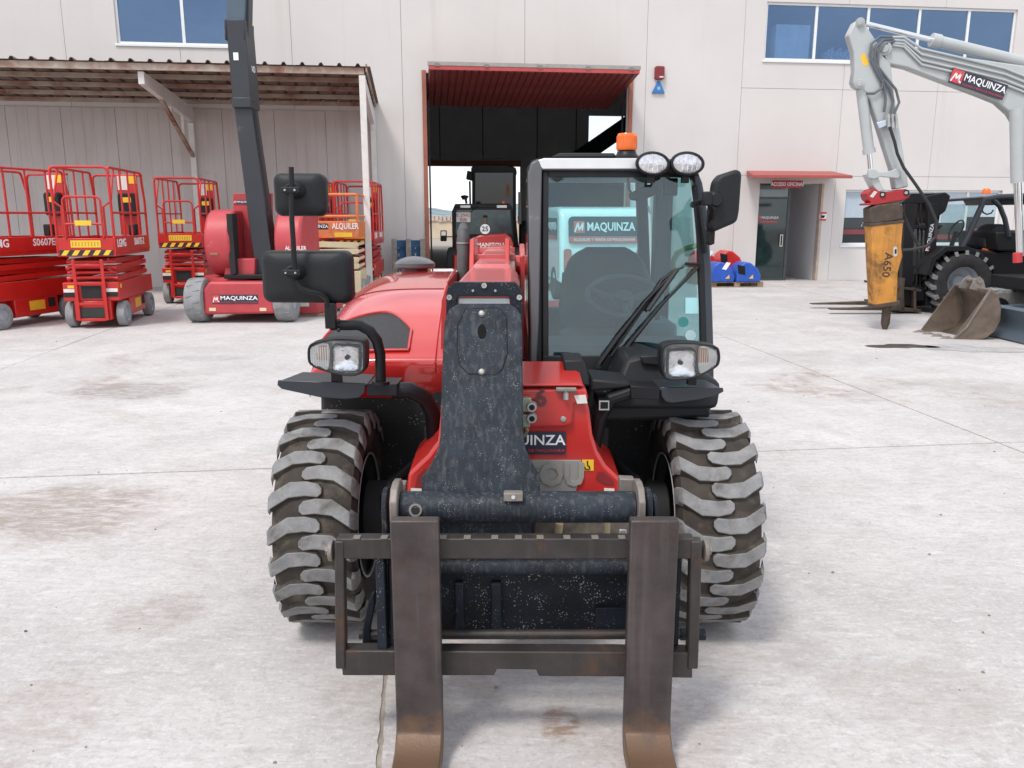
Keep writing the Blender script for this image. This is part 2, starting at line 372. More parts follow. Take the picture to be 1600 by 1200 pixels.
# ================================================================== the setting
YAW = R(6.8)                              # the building and the slabs are turned this much
BO = Vector((0, 19.78, 0))
def concrete_mat(name, col, stain, fine=1.0):
    m = bpy.data.materials.new(name); m.use_nodes = True; nt = m.node_tree; N = nt.nodes; L = nt.links; b = N['Principled BSDF']
    b.inputs['Roughness'].default_value = 0.9; b.inputs['Specular IOR Level'].default_value = 0.25
    pos = N.new('ShaderNodeNewGeometry').outputs['Position']
    def noise(sc, det=6, rg=.6, dist=0, stretch=None):
        n = N.new('ShaderNodeTexNoise'); n.inputs['Scale'].default_value = sc; n.inputs['Detail'].default_value = det; n.inputs['Roughness'].default_value = rg; n.inputs['Distortion'].default_value = dist
        if stretch:
            mp = N.new('ShaderNodeMapping'); mp.inputs['Scale'].default_value = stretch; mp.inputs['Rotation'].default_value = (0, 0, R(23)); L.new(pos, mp.inputs[0]); L.new(mp.outputs[0], n.inputs['Vector'])
        else: L.new(pos, n.inputs['Vector'])
        return n.outputs[0]
    def rng(x, a, c, d=0, e=1):
        r = N.new('ShaderNodeMapRange'); r.inputs[1].default_value = a; r.inputs[2].default_value = c; r.inputs[3].default_value = d; r.inputs[4].default_value = e; L.new(x, r.inputs[0]); return r.outputs[0]
    def mix(f, a, c, mode='MIX'):
        q = N.new('ShaderNodeMix'); q.data_type = 'RGBA'; q.blend_type = mode; L.new(f, q.inputs['Factor'])
        for i, x in (('A', a), ('B', c)):
            if hasattr(x, 'links'): L.new(x, q.inputs[i])
            else: q.inputs[i].default_value = (*x, 1)
        return q.outputs['Result']
    hi = tuple(x * 1.16 for x in col); lo = tuple(x * 0.84 for x in col)
    c = mix(rng(noise(.55, 5), .32, .68), lo, hi)
    c = mix(rng(noise(2.3, 7, .65, .6), .42, .68, 0, .6), c, tuple(x * .78 for x in col))
    c = mix(rng(noise(1.4, 6, .6, 0, (1, 1, 1)), .52, .74, 0, .5), c, (col[0] * 1.16, col[1] * 1.17, col[2] * 1.22))
    c = mix(rng(noise(9, 8, .72, .5), .53, .66, 0, .45), c, (col[0] * .70, col[1] * .66, col[2] * .64))     # scuffs
    c = mix(rng(noise(7, 8, .7, .2, (.5, 3.2, 1)), .56, .68, 0, .5), c, (col[0] * .66, col[1] * .64, col[2] * .64))
    c = mix(rng(noise(38, 6, .75), .52, .66, 0, .50 * fine), c, (col[0] * .58, col[1] * .55, col[2] * .53))      # pitting
    c = mix(rng(noise(55, 5, .75), .52, .66, 0, .65 * fine), c, (col[0] * 1.22, col[1] * 1.22, col[2] * 1.22))
    c = mix(rng(noise(16, 9, .78, .3, (.55, 1.9, 1)), .50, .62, 0, .42), c, (col[0] * .70, col[1] * .675, col[2] * .66))
    c = mix(rng(noise(13, 9, .78, .4, (.7, 1.7, 1)), .53, .63, 0, .55), c, (col[0] * 1.24, col[1] * 1.25, col[2] * 1.28))
    s = noise(.42, 7, .68, .8)
    g = rng(noise(5, 7, .7, .4), .40, .58)
    mu = N.new('ShaderNodeMath'); mu.operation = 'MULTIPLY'; L.new(rng(s, .565, .68, 0, .8), mu.inputs[0]); L.new(g, mu.inputs[1])
    c = mix(mu.outputs[0], c, stain)
    for (cx_, cy_, rx_, ry_, amt, col2) in STAINS:
        mp = N.new('ShaderNodeMapping'); mp.vector_type = 'TEXTURE'; mp.inputs['Location'].default_value = (cx_, cy_, 0); mp.inputs['Scale'].default_value = (rx_, ry_, 1); L.new(pos, mp.inputs[0])
        gr = N.new('ShaderNodeTexGradient'); gr.gradient_type = 'SPHERICAL'; L.new(mp.outputs[0], gr.inputs[0])
        ad_ = N.new('ShaderNodeMath'); ad_.operation = 'ADD'; L.new(gr.outputs[1], ad_.inputs[0]); L.new(noise(3.2 / max(rx_, .4), 8, .7, .6), ad_.inputs[1])
        mm_ = N.new('ShaderNodeMath'); mm_.operation = 'MULTIPLY'; L.new(rng(ad_.outputs[0], .80, 1.05, 0, amt), mm_.inputs[0]); L.new(rng(noise(13, 9, .75, .8, (.6, 1.6, 1)), .36, .56), mm_.inputs[1])
        c = mix(mm_.outputs[0], c, col2)
    s2 = N.new('ShaderNodeTexVoronoi'); s2.inputs['Scale'].default_value = 1.9; L.new(pos, s2.inputs['Vector'])
    mu2 = N.new('ShaderNodeMath'); mu2.operation = 'MULTIPLY'; L.new(rng(s2.outputs['Distance'], .035, .012, 0, .8), mu2.inputs[0]); L.new(rng(noise(1.1, 2), .62, .64), mu2.inputs[1])
    c = mix(mu2.outputs[0], c, (col[0] * .35, col[1] * .3, col[2] * .27))
    L.new(c, b.inputs['Base Color'])
    bp = N.new('ShaderNodeBump'); bp.inputs['Strength'].default_value = .45; bp.inputs['Distance'].default_value = .006
    ad = N.new('ShaderNodeMath'); ad.operation = 'ADD'; L.new(noise(26, 8, .7), ad.inputs[0]); L.new(noise(3.5, 5, .6), ad.inputs[1]); L.new(ad.outputs[0], bp.inputs['Height'])
    L.new(bp.outputs[0], b.inputs['Normal'])
    return m
def _st(u, v, rx, ry, amt, col=(.25, .20, .165)): g_ = G(u, v); return (g_.x, g_.y, rx, ry, amt, col)
STAINS = [_st(85, 800, 1.0, .75, .7), _st(205, 610, 1.0, .65, .65, (.22, .19, .17)), _st(60, 1120, .35, .5, .35), _st(1010, 1140, .5, .4, .3, (.28, .22, .18)),
          _st(875, 1130, .12, .16, .75, (.24, .15, .10)), _st(1440, 1090, .5, .4, .35, (.30, .26, .22)), _st(250, 960, .3, .3, .4), _st(640, 1080, .5, .4, .35, (.27, .23, .2)), _st(1300, 560, 1.6, .8, .35, (.33, .31, .30)),
          _st(330, 560, .8, .35, .45, (.27, .26, .26)), _st(1150, 1010, .6, .4, .4, (.30, .27, .25)), _st(1500, 600, .9, .5, .4, (.31, .29, .27))]
CONC = concrete_mat('yard_concrete', (0.485, 0.458, 0.447), (0.27, 0.215, 0.175))
DIRT = M('joint_dirt', (0.30, 0.26, 0.225), 0.95, var=0.3, scale=14, bump=0.5, bscale=50, coords='World')
WALL = M('wall_render', (0.605, 0.575, 0.553), 0.85, var=0.04, scale=0.5, bump=0.12, bscale=30, coords='World', streak=((0.50, 0.45, 0.41), 0.34, 3.0), spec=0.2)
WALL_IN = M('hangar_inner_wall', (0.62, 0.63, 0.64), 0.9, var=0.1, scale=1, coords='World')
SOFFIT = M('white_recess_wall', (0.62, 0.61, 0.62), 0.8, var=0.03, coords='World')
CLAD = M('shed_cladding', (0.50, 0.455, 0.435), 0.7, var=0.06, scale=1.0, coords='World', streak=((0.33, 0.27, 0.235), 0.45, 4), dirt=((0.36, 0.28, 0.23), 0.18, 1.6))
PURLIN = M('rusty_cream_steel', (0.40, 0.33, 0.27), 0.7, var=0.12, coords='World', dirt=((0.20, 0.050, 0.020), 0.82, 1.3))
POSTW = M('white_post_paint', (0.64, 0.62, 0.59), 0.6, var=0.08, coords='World', dirt=((0.35, 0.28, 0.2), 0.22, 3))
ROOFM = M('rusty_roof_sheet', (0.13, 0.095, 0.078), 0.7, var=0.3, scale=1.5, coords='World', dirt=((0.10, 0.075, 0.065), 0.5, 1.5))
FRAMERUST = M('brown_door_frame', (0.30, 0.105, 0.065), 0.6, var=0.18, scale=3, coords='World')
ALU = M('white_aluminium', (0.72, 0.73, 0.74), 0.4, var=0.03)
BLIND = M('blue_grey_blind', (0.40, 0.47, 0.53), 0.7, var=0.05)

# ---- ground sheet and concrete slabs
ground = MB().add([(-900, -60, -.005), (900, -60, -.005), (900, 1600, -.005), (-900, 1600, -.005)], [(0, 1, 2, 3)]).build('ground', DIRT, smooth=0)
tag(ground, kind='structure')
es, en = Vector((math.cos(YAW), math.sin(YAW), 0)), Vector((-math.sin(YAW), math.cos(YAW), 0))
SX, SN = 4.3, 5.2
# joints cross at (3.52, 5.58)
gx0 = Vector((3.52, 5.58, 0)).dot(es); gn0 = Vector((3.52, 5.58, 0)).dot(en)
def slab_mesh(seed):
    rnd = random.Random(seed); pts = []
    hx, hn = SX / 2 - .006, SN / 2 - .006
    for (a, b) in (((-hx, -hn), (hx, -hn)), ((hx, -hn), (hx, hn)), ((hx, hn), (-hx, hn)), ((-hx, hn), (-hx, -hn))):
        k = 190
        for i in range(k):
            t = i / k; x = a[0] + (b[0] - a[0]) * t; y = a[1] + (b[1] - a[1]) * t
            d = max(0, rnd.gauss(0, .0030)) if 0 < i else .006
            x -= math.copysign(d, x) if abs(abs(x) - hx) < 1e-6 else 0; y -= math.copysign(d, y) if abs(abs(y) - hn) < 1e-6 else 0
            pts.append((x, y))
    return MB().prism(pts, -.013, 0).mesh('concrete_slab', CONC, 0)
slabs = [slab_mesh(i) for i in range(4)]
for i in range(-5, 4):
    for j in range(-2, 4):
        c = es * (gx0 + (i + .5) * SX) + en * (gn0 + (j + .5) * SN); c.z = random.uniform(-.0015, .0015)
        inst('concrete_slab', slabs[(i * 3 + j) % 4], ground, Matrix.Translation(c) @ Matrix.Rotation(YAW, 4, 'Z'))
# a dark oil spill under the breaker and paler smears near it
def blot(c, r, seed, mat, name, stretch=1.6, z=.003):
    rnd = random.Random(seed); k = 40; ph = [rnd.uniform(0, 6.28) for _ in range(6)]; pts = []
    for i in range(k):
        a = 2 * math.pi * i / k; q = r * (1 + sum(.16 / (h + 1) * math.sin((h + 2) * a + ph[h]) for h in range(6)) * 1.6)
        pts.append((c.x + q * stretch * math.cos(a), c.y + q * math.sin(a), z))
    MB().add(pts, [tuple(range(k))]).build(name, mat, ground, smooth=0)
OIL = M('oil_spill', (0.055, 0.045, 0.04), 0.45, var=0.5, scale=8, coords='World', dirt=((0.33, 0.31, 0.30), 0.35, 5))
OILPALE = M('dried_spill', (0.34, 0.325, 0.32), 0.9, var=0.18, scale=5, coords='World', dirt=((0.46, 0.44, 0.43), 0.55, 4))
blot(G(1408, 541), .20, 3, OIL, 'oil_stain', 1.7)
blot(G(1300, 437), .25, 5, OILPALE, 'oil_stain', 2.4)
blot(G(1520, 545), .30, 9, OILPALE, 'oil_stain', 1.8)
# loose grit lying about
grit = MB(); rnd = random.Random(4)
for k in range(110):
    y = 1.7 + 11 * rnd.random() ** 1.8; x = rnd.uniform(-1, 1) * (y * .72 + .3); s = rnd.uniform(.002, .006) * (1 + y * .06)
    m = Matrix.Translation((x, y, s * .35)) @ Matrix.Rotation(rnd.uniform(0, 6), 4, 'Z')
    grit.hexa([(-s, -s * .6, -s * .4), (s * .8, -s * .8, -s * .4), (s * .5, -s * .4, s * .5), (-s * .6, -s * .5, s * .4), (-s, s * .7, -s * .4), (s, s * .6, -s * .4), (s * .6, s * .4, s * .4), (-s * .5, s * .5, s * .6)], m)
tag(grit.build('grit', M('grit_stone', (0.22, 0.17, 0.14), .9, var=.5, scale=3, coords='World'), smooth=0), 'small brown stones and grit scattered over the concrete yard', 'grit', kind='stuff')

# ---- the warehouse, local axes: x along the wall, y into the building, z up
bld = root('warehouse_building', BO, YAW, 'long cream warehouse with open red hangar door and office windows', 'building')
def wp(u, v, d=0.0):
    p = hit(u, v, BO + en * d, en) - BO
    return p.dot(es), p.z
TOP = 8.2
HD = (-2.0, 2.80, 0, 4.86)                # hangar opening x0,x1,z0,z1
ED = (6.22, 7.86, 0, 2.42)                # office entrance
UWL = (-8.74, -6.15, 5.33, 6.95)
UWR = (6.12, 12.62, 5.31, 6.62)
GW = (8.50, 12.80, .89, 2.27)
OPEN = [HD, ED, UWL, UWR, GW]
def panel(x0, x1, z0, z1, th=.16, name='wall_panel', mat=None):
    g = .004; x0 += g; x1 -= g; z0 += g if z0 > 0 else 0; z1 -= g
    xs = sorted({x0, x1} | {q for o in OPEN for q in o[:2] if x0 < q < x1 and o[2] < z1 and o[3] > z0})
    mb = MB(); whole = len(xs) == 2
    for a, b in zip(xs[:-1], xs[1:]):
        zs = [z0, z1]
        segs = [(z0, z1)]
        for o in OPEN:
            if o[0] <= a + 1e-6 and o[1] >= b - 1e-6:
                ns = []
                for (p, q) in segs:
                    if o[2] > p: ns.append((p, min(q, o[2])))
                    if o[3] < q: ns.append((max(p, o[3]), q))
                segs = [t for t in ns if t[1] - t[0] > .01]
        if whole and len(segs) > 1:
            for (p, q) in segs: MB().bb((a, 0, p), (b, th, q)).build(name, mat or WALL, bld, smooth=0)
            return
        for (p, q) in segs: mb.bb((a, 0, p), (b, th, q))
    if mb.v: mb.build(name, mat or WALL, bld, smooth=0)
JX = [-15.0, -12.3, -9.83, -7.42, -5.0, -2.545, .30, 3.216, 5.6]
for a, b in zip(JX[:-1], JX[1:]): panel(a, b, 0, TOP)
for a, b in ((5.6, 8.2), (8.2, 10.7), (10.7, 13.2), (13.2, 15.8)):
    panel(a, b, 0, 2.60); panel(a, b, 2.60, 4.66); panel(a, b, 4.66, TOP)
jb = MB()
for x in JX[1:] + [8.2, 10.7, 13.2]:
    if HD[0] < x < HD[1]: jb.bb((x - .03, .05, HD[3]), (x + .03, .17, TOP)); continue
    segs = [(0, TOP)]
    for o in OPEN:
        if o[0] < x < o[1]: segs = [(p, q) for s in segs for (p, q) in ((s[0], min(s[1], o[2])), (max(s[0], o[3]), s[1])) if q - p > .01]
    for p, q in segs: jb.bb((x - .03, .05, p), (x + .03, .17, q))
for z in (2.60, 4.66):
    jb.bb((5.6, .05, z - .03), (ED[0], .165, z + .03)); jb.bb((ED[0], .05, z - .03), (15.8, .165, z + .03))
jb.build('joint_seal', M('joint_sealant', (0.57, 0.54, 0.515), .9, coords='World'), bld, smooth=0)
# inner shell of the hall
DB = 22.0
sh = MB()
sh.bb((-15.0, .17, 0), (-14.8, DB, TOP)); sh.bb((15.6, .17, 0), (15.8, DB, TOP))
sh.bb((3.6, .5, 0), (3.75, 14, 3.9)) if False else None
BH = (-1.95, 3.05, 0, 4.13); BW = (6.55, 8.9, 4.3, 6.62)
for (a, b, p, q) in ((-15, BH[0], 0, TOP), (BH[0], BH[1], BH[3], TOP), (BH[1], BW[0], 0, TOP), (BW[0], BW[1], 0, BW[2]), (BW[0], BW[1], BW[3], TOP), (BW[1], 15.8, 0, TOP)):
    sh.bb((a, DB, p), (b, DB + .2, q))
sh.build('inner_wall', WALL_IN, bld, smooth=0)
for x in (-1.0, 1.15, 3.9, 5.9): MB().bb((x - .02, DB - .012, 4.3), (x + .02, DB - .002, TOP)).build('panel_joint', BLACK, bld, smooth=0)
MB().bb((-15.0, .17, TOP), (15.8, DB + .2, TOP + .25)).build('roof', WALL_IN, bld, smooth=0)
MB().bb((-15.0, 0.0, TOP + .25), (15.8, .25, TOP + .6)).build('parapet', WALL, bld, smooth=0)
MB().bb((BH[0], DB - .3, BH[3] - .05), (BH[1], DB - .02, BH[3] + .22)).build('lintel', M('orange_brown_door', (.42, .16, .09), .6, coords='World'), bld, smooth=0)
MB().bb((BH[0], DB - .34, BH[3] + .30), (BH[1] + .02, DB - .3, BH[3] + .36)).build('door_track', GALV, bld, smooth=0)
# hall stairs, dark, in front of the high window
stb = MB()
for k in range(16):
    x = 5.3 + k * .26; z = 3.9 + k * .175
    stb.bb((x, DB - 2.0, z), (x + .28, DB - 1.0, z + .05))
a0, a1 = Vector((5.2, 0, 3.6)), Vector((9.5, 0, 6.5))
for y in (DB - 2.04, DB - 1.0):
    stb.hexa([(a0.x, y, a0.z), (a1.x, y, a1.z), (a1.x, y, a1.z + .35), (a0.x, y, a0.z + .35), (a0.x, y + .04, a0.z), (a1.x, y + .04, a1.z), (a1.x, y + .04, a1.z + .35), (a0.x, y + .04, a0.z + .35)])
yy = DB - 2.075
stb.hexa([(5.2, yy, 3.95), (9.5, yy, 6.85), (9.5, yy, 7.45), (5.2, yy, 4.55), (5.2, yy + .03, 3.95), (9.5, yy + .03, 6.85), (9.5, yy + .03, 7.45), (5.2, yy + .03, 4.55)])
stb.build('staircase', BLACK, bld, smooth=0)
# hangar frame and the red tilt door with its ribs
fr = MB(); x0, x1, _, z1 = HD
fr.bb((x0 - .10, -.05, 0), (x0 - .001, .20, z1 + .05)); fr.bb((x1 + .001, -.05, 0), (x1 + .10, .20, z1 + .05)); fr.bb((x0 - .001, .02, z1 + .001), (x1 + .001, .2, z1 + .05))
fr.build('door_frame', FRAMERUST, bld, bevel=.008)
dl, dr_ = -1.96, 2.78
f0, f1 = (-1.0, 4.77), (1.95, 4.39)       # (y, z) of outer and inner edge of the raised leaf
def dz(y): return f0[1] + (f1[1] - f0[1]) * (y - f0[0]) / (f1[0] - f0[0])
leaf = MB().hexa([(dl, f0[0], f0[1]), (dr_, f0[0], f0[1]), (dr_, f0[0], f0[1] + .06), (dl, f0[0], f0[1] + .06), (dl, f1[0], f1[1]), (dr_, f1[0], f1[1]), (dr_, f1[0], f1[1] + .06), (dl, f1[0], f1[1] + .06)]).build('hangar_door', RED_DOOR, bld, smooth=0)
nrib = 30; rw = (dr_ - dl) / nrib
ribm = MB().hexa([(-rw * .30, f0[0] + .02, f0[1] - .028), (rw * .30, f0[0] + .02, f0[1] - .028), (rw * .44, f0[0] + .02, f0[1] - .001), (-rw * .44, f0[0] + .02, f0[1] - .001),
                  (-rw * .30, f1[0] - .02, f1[1] - .026), (rw * .30, f1[0] - .02, f1[1] - .026), (rw * .44, f1[0] - .02, f1[1] + .001), (-rw * .44, f1[0] - .02, f1[1] + .001)]).mesh('door_rib', RED_DOOR, 0)
for k in range(nrib): inst('door_rib', ribm, leaf, Matrix.Translation((dl + rw * (k + .5), 0, 0)))
MB().bb((dl - .02, f0[0] - .03, f0[1] + .075), (dr_ + .02, f0[0] + .01, f0[1] + .155)).build('door_edge_seal', M('grey_rubber_seal', (.30, .29, .27), .7, coords='World', dirt=((.2, .15, .1), .3, 3)), leaf, smooth=0)
MB().bb((dl, f0[0] - .02, f0[1] - .01), (dr_, f0[0] - .001, f0[1] + .074)).build('door_edge_rail', M('red_rail_paint', (.42, .06, .055), .5), leaf, smooth=0)
hm = MB().bb((-.05, -.012, -.03), (.05, .0, .03)).mesh('hinge', WORNPLATE, 0)
for t in (.04, .27, .52, .75, .96): inst('hinge', hm, leaf, Matrix.Translation((dl + (dr_ - dl) * t, f0[0] - .031, f0[1] + .085)))
for x in (x0 + .05, x1 - .05):
    MB().bb((x - .02, .3, 0), (x + .02, .36, 4.3)).build('door_guide', BLACK, bld, smooth=0)

def window(o, cols, pane_mat, bars=(), depth=.07, name='window', inner=None, sill=True):
    x0, x1, z0, z1 = o; t = .055
    w = MB()
    w.bb((x0, depth - .02, z0), (x1, depth + .05, z0 + t)); w.bb((x0, depth - .02, z1 - t), (x1, depth + .05, z1))
    w.bb((x0, depth - .02, z0 + t), (x0 + t, depth + .05, z1 - t)); w.bb((x1 - t, depth - .02, z0 + t), (x1, depth + .05, z1 - t))
    for x in cols: w.bb((x - t * .6, depth - .02, z0 + t), (x + t * .6, depth + .05, z1 - t))
    fo = w.build(name, ALU, bld, smooth=0, bevel=.004)
    xs = [x0 + t] + list(cols) + [x1 - t]
    for a, b in zip(xs[:-1], xs[1:]):
        MB().bb((a, depth + .01, z0 + t), (b, depth + .02, z1 - t)).build('pane', pane_mat, fo, smooth=0)
    if sill: MB().bb((x0 - .04, -.03, z0 - .05), (x1 + .04, depth - .02, z0 - .001)).build('sill', ALU, fo, smooth=0, bevel=.004)
    return fo
window(UWL, [-7.33], BLUEGLASS)
wr = window(UWR, [wp(u, 50)[0] for u in (1276, 1357, 1437, 1514)], BLUEGLASS)
cbt = MB().bb((6.46, .16, 5.36), (7.33, .50, 6.16)).build('office_cabinet', M('pale_cabinet', (.85, .88, .88), .6), bld, smooth=0, bevel=.01)
bks = M('book_spines', (.45, .48, .52), .7, var=.5, scale=14, coords='World')
for k in range(12):
    xx = 7.75 + k * .075; MB().bb((xx, .15, 5.37), (xx + .062, .35, 5.56 + .05 * ((k * 7) % 3))).build('ring_binder', bks, bld, smooth=0)
gwin = window(GW, [9.93, 11.0, 11.9], DARKGLASS, depth=.10)
for a, b, zt in ((8.56, 9.89, 1.58), (9.97, 10.96, 1.62), (11.04, 11.86, 1.45), (11.94, 12.74, 1.6)):
    MB().bb((a, .10, zt), (b, .108, GW[3] - .06)).build('roller_blind', BLIND, gwin, smooth=0)
    MB().bb((a, .10, zt - .30), (b, .106, zt - .42)).build('window_stripe', M('dull_red_film', (.20, .035, .045), .3), gwin, smooth=0)
mir = Matrix(((-1, 0, 0, 9.42), (0, 0, -1, .098), (0, 1, 0, 1.40), (0, 0, 0, 1)))
text('MAQUINZA', M('pale_film', (.42, .45, .48), .4), gwin, mir, .17, world=False, sx=.85)
# office entrance: recess, glass leaf, handle
rc = MB(); x0, x1, z0, z1 = ED
rc.bb((x0 - .1, 1.7, 0), (x1 + .1, 1.8, 2.6)); rc.bb((x0 - .1, .165, 0), (x0, 1.7, 2.6)); rc.bb((x1, .165, 0), (x1 + .1, 1.7, 2.6)); rc.bb((x0, .165, z1), (x1, 1.7, 2.6))
rc.build('entrance_recess', SOFFIT, bld, smooth=0)
MB().bb((x1 - .012, -.012, 0), (x1 + .05, .155, z1 - .001)).build('door_jamb', M('stained_jamb', (.42, .34, .28), .8, coords='World', dirt=((.25, .17, .1), .3, 2)), bld, smooth=0, bevel=.004)
dx1 = 7.10
df = MB(); df.bb((x0, .10, z1 - .05), (dx1, .15, z1)); df.bb((x0, .10, 0), (x0 + .04, .15, z1 - .05)); df.bb((dx1 - .07, .10, 0), (dx1, .15, z1 - .05)); df.bb((x0 + .04, .10, 0), (dx1 - .07, .15, .05)); df.bb((x0 + .04, .10, 2.04), (dx1 - .07, .15, 2.09))
door = df.build('entrance_door', M('dark_door_frame', (.05, .06, .06), .4), bld, smooth=0, bevel=.004)
MB().bb((x0 + .04, .118, .05), (dx1 - .07, .13, 2.04)).build('door_glass', M('dark_green_glass', (.018, .034, .034), .05, var=.2, spec=.7), door, smooth=0)
MB().bb((x0 + .04, .118, 2.09), (dx1 - .07, .13, z1 - .05)).build('transom_glass', M('pale_transom_glass', (.14, .19, .20), .08, spec=.7), door, smooth=0)
hb = MB()
for dxh in (-.22, -.16):
    hb.cyl((dx1 + dxh, .08, .86), (dx1 + dxh, .08, 1.16), .012, 8)
for zz in (.87, 1.15): hb.cyl((dx1 - .22, .08, zz), (dx1 - .16, .08, zz), .010, 8); hb.cyl((dx1 - .16, .08, zz), (dx1 - .16, .12, zz), .010, 8)
hb.build('handle', CHROME, door)
MB().bb((x0 + .1, .112, 1.46), (x0 + .55, .117, 1.50)).build('door_stripe', SIGNRED, door, smooth=0)
text('MAQUINZA', WHITE, door, Matrix(((1, 0, 0, x0 + .36), (0, 0, -1, .115), (0, 1, 0, 1.58), (0, 0, 0, 1))), .09, world=False)
MB().bb((x0 + .06, .112, 1.54), (x0 + .13, .117, 1.62)).build('door_emblem', SIGNRED, door, smooth=0)
MB().cyl((x0 + 1.12, 1.6, 1.1), (x0 + 1.12, 1.6, 2.4), .02, 8).build('wall_conduit', ALU, bld)
cx0, cx1 = wp(1177, 275, -1.0)[0], wp(1331, 273, -.95)[0]
MB().hexa([(cx0, -1.0, 2.50), (cx1, -1.0, 2.50), (cx1, -1.0, 2.57), (cx0, -1.0, 2.57), (cx0 + .25, -.001, 2.58), (cx1, -.001, 2.58), (cx1, -.001, 2.72), (cx0 + .25, -.001, 2.72)]).build('entrance_canopy', M('canopy_red', (.34, .075, .062), .55, coords='World', var=.1), bld, smooth=0, bevel=.006)

def wallmount(name, x, z, label, cat, d=-.002):
    p = BO + es * x + en * d; return root(name, (p.x, p.y, z), YAW, label, cat)
sx0, sz0 = wp(1206, 294, -.35); sx1, sz1 = wp(1254, 282, -.35)
sg = wallmount('entrance_sign', (sx0 + sx1) / 2, sz0, 'maroon office sign with white capitals hanging under the red door canopy', 'sign', -.35)
MB().bb((-(sx1 - sx0) / 2, -.02, 0), ((sx1 - sx0) / 2, .02, sz1 - sz0)).build('sign_board', M('sign_maroon', (.33, .03, .04), .45), sg, smooth=0, bevel=.003)
text('ACCESO OFICINAS', WHITE, sg, Matrix(((1, 0, 0, 0), (0, 0, -1, -.022), (0, 1, 0, (sz1 - sz0) / 2), (0, 0, 0, 1))), .125, world=False, sx=.80, bold=.002)
x, z = wp(1029, 125)
al = wallmount('alarm_box', x, z, 'dark red alarm siren box high on the wall beside the hangar', 'alarm box')
MB().prism(rr(.23, .30, .04, 4, 0, .15), 0, .10, Matrix(((1, 0, 0, 0), (0, 0, -1, 0), (0, 1, 0, 0), (0, 0, 0, 1)))).build('housing', M('maroon_plastic', (.20, .015, .022), .4), al, bevel=.015)
MB().bb((-.01, -.104, .04), (.09, -.1, .07)).build('name_strip', WHITE_DIRTY, al, smooth=0)
x, z = wp(1028, 146)
tr = wallmount('warning_triangle', x, z, 'small blue triangular plate under the alarm box', 'sign')
MB().prism([(-.16, 0), (.16, 0), (.02, .28), (-.02, .28)], 0, .05, Matrix(((1, 0, 0, 0), (0, 0, -1, 0), (0, 1, 0, 0), (0, 0, 0, 1)))).build('plate', M('blue_plastic', (.03, .16, .42), .4), tr, bevel=.01)
MB().prism(rr(.08, .08, .03, 3, 0, .11), .051, .054, Matrix(((1, 0, 0, 0), (0, 0, -1, 0), (0, 1, 0, 0), (0, 0, 0, 1)))).build('symbol', M('pale_blue_print', (.25, .42, .62), .5), tr, smooth=0)
x, z = wp(1285, 345); x2, z2 = wp(1291, 333)
vs = wallmount('camera_notice', x, z, 'small white and red notice on the wall right of the entrance', 'sign')
FM = Matrix(((1, 0, 0, 0), (0, 0, -1, 0), (0, 1, 0, 0), (0, 0, 0, 1)))
MB().bb((-.09, -.01, 0), (.09, 0, .22)).build('board', WHITE, vs, smooth=0)
for a, b in ((.17, .219), (.001, .05)): MB().bb((-.0895, -.013, a), (.0895, -.0105, b)).build('red_band', SIGNRED, vs, smooth=0)
MB().prism([(-.05, .07), (.03, .07), (.06, .13), (-.04, .14)], .0105, .013, FM).build('camera_symbol', BLACK, vs, smooth=0)
x, z = wp(1583, 268)
sc = wallmount('security_camera', x, z, 'small white security camera on a wall arm near the right edge', 'camera')
MB().bb((-.05, -.03, 0), (.05, 0, .1)).build('base', ALU, sc, bevel=.006)
MB().cyl((0, -.02, .05), (0, -.12, .05), .015, 8).build('arm', ALU, sc)
b_ = MB().bb((-.14, -.2, .02), (.06, -.1, .11)).build('housing', ALU, sc, bevel=.01)
MB().bb((-.148, -.19, .03), (-.14, -.11, .1)).build('lens_window', BLACK, b_, smooth=0)

# ---- shed roof on the left (same axes as the building)
shed = root('lean_to_shed', BO, YAW, 'rusty corrugated lean-to roof with white posts against the left wall', 'shed')
SD = -3.4; sx1_ = wp(569, 115, SD)[0]; sx0_ = -14.5
zf, zb = 4.30, 4.10                       # underside of the sheets at front and at the wall
def rz(d): return zb + (zf - zb) * d / SD
# roof sheets, each about 1 m wide with raised ribs
prof = [(0, 0), (.06, 0), (.09, .05), (.13, .05), (.16, 0), (.40, 0), (.43, .05), (.47, .05), (.50, 0), (.68, 0)]
def sheet_mesh():
    vs = []; fs = []
    for (y, z) in ((SD - .06, rz(SD - .06)), (-.003, rz(0))):
        for (a, h) in prof: vs.append((a, y, z + h + .07))
    n = len(prof)
    fs = [(k, k + 1, n + k + 1, n + k) for k in range(n - 1)]
    mb = MB().add(vs, fs); return mb.mesh('roof_sheet', ROOFM, 0)
shm = sheet_mesh(); nsh = int((sx1_ - sx0_) / .68) + 1
for k in range(nsh):
    o = inst('roof_sheet', shm, shed, Matrix.Translation((sx1_ + .12 - (k + 1) * .68, 0, random.uniform(0, .006))))
    md = o.modifiers.new('thickness', 'SOLIDIFY'); md.thickness = .006
for i, y in enumerate((SD + .02, SD * .74, SD * .5, SD * .26, -.14)):
    h = .085 if i else .12
    MB().bb((sx0_, y - .03, rz(y) - h + .06), (sx1_, y + .03, rz(y) + .06)).build('purlin', PURLIN, shed, smooth=0)
def cantilever(x, braces=True):
    w = .055; b = MB()
    b.hexa([(x - w, SD + .06, rz(SD) - .30), (x + w, SD + .06, rz(SD) - .30), (x + w, SD + .06, rz(SD) - .075), (x - w, SD + .06, rz(SD) - .075),
            (x - w, -.02, rz(0) - .42), (x + w, -.02, rz(0) - .42), (x + w, -.02, rz(0) - .085), (x - w, -.02, rz(0) - .085)])
    return b.build('roof_beam', POSTW, shed, smooth=0, bevel=.006)
xb = wp(298, 180, -.05)[0]
cantilever(xb)
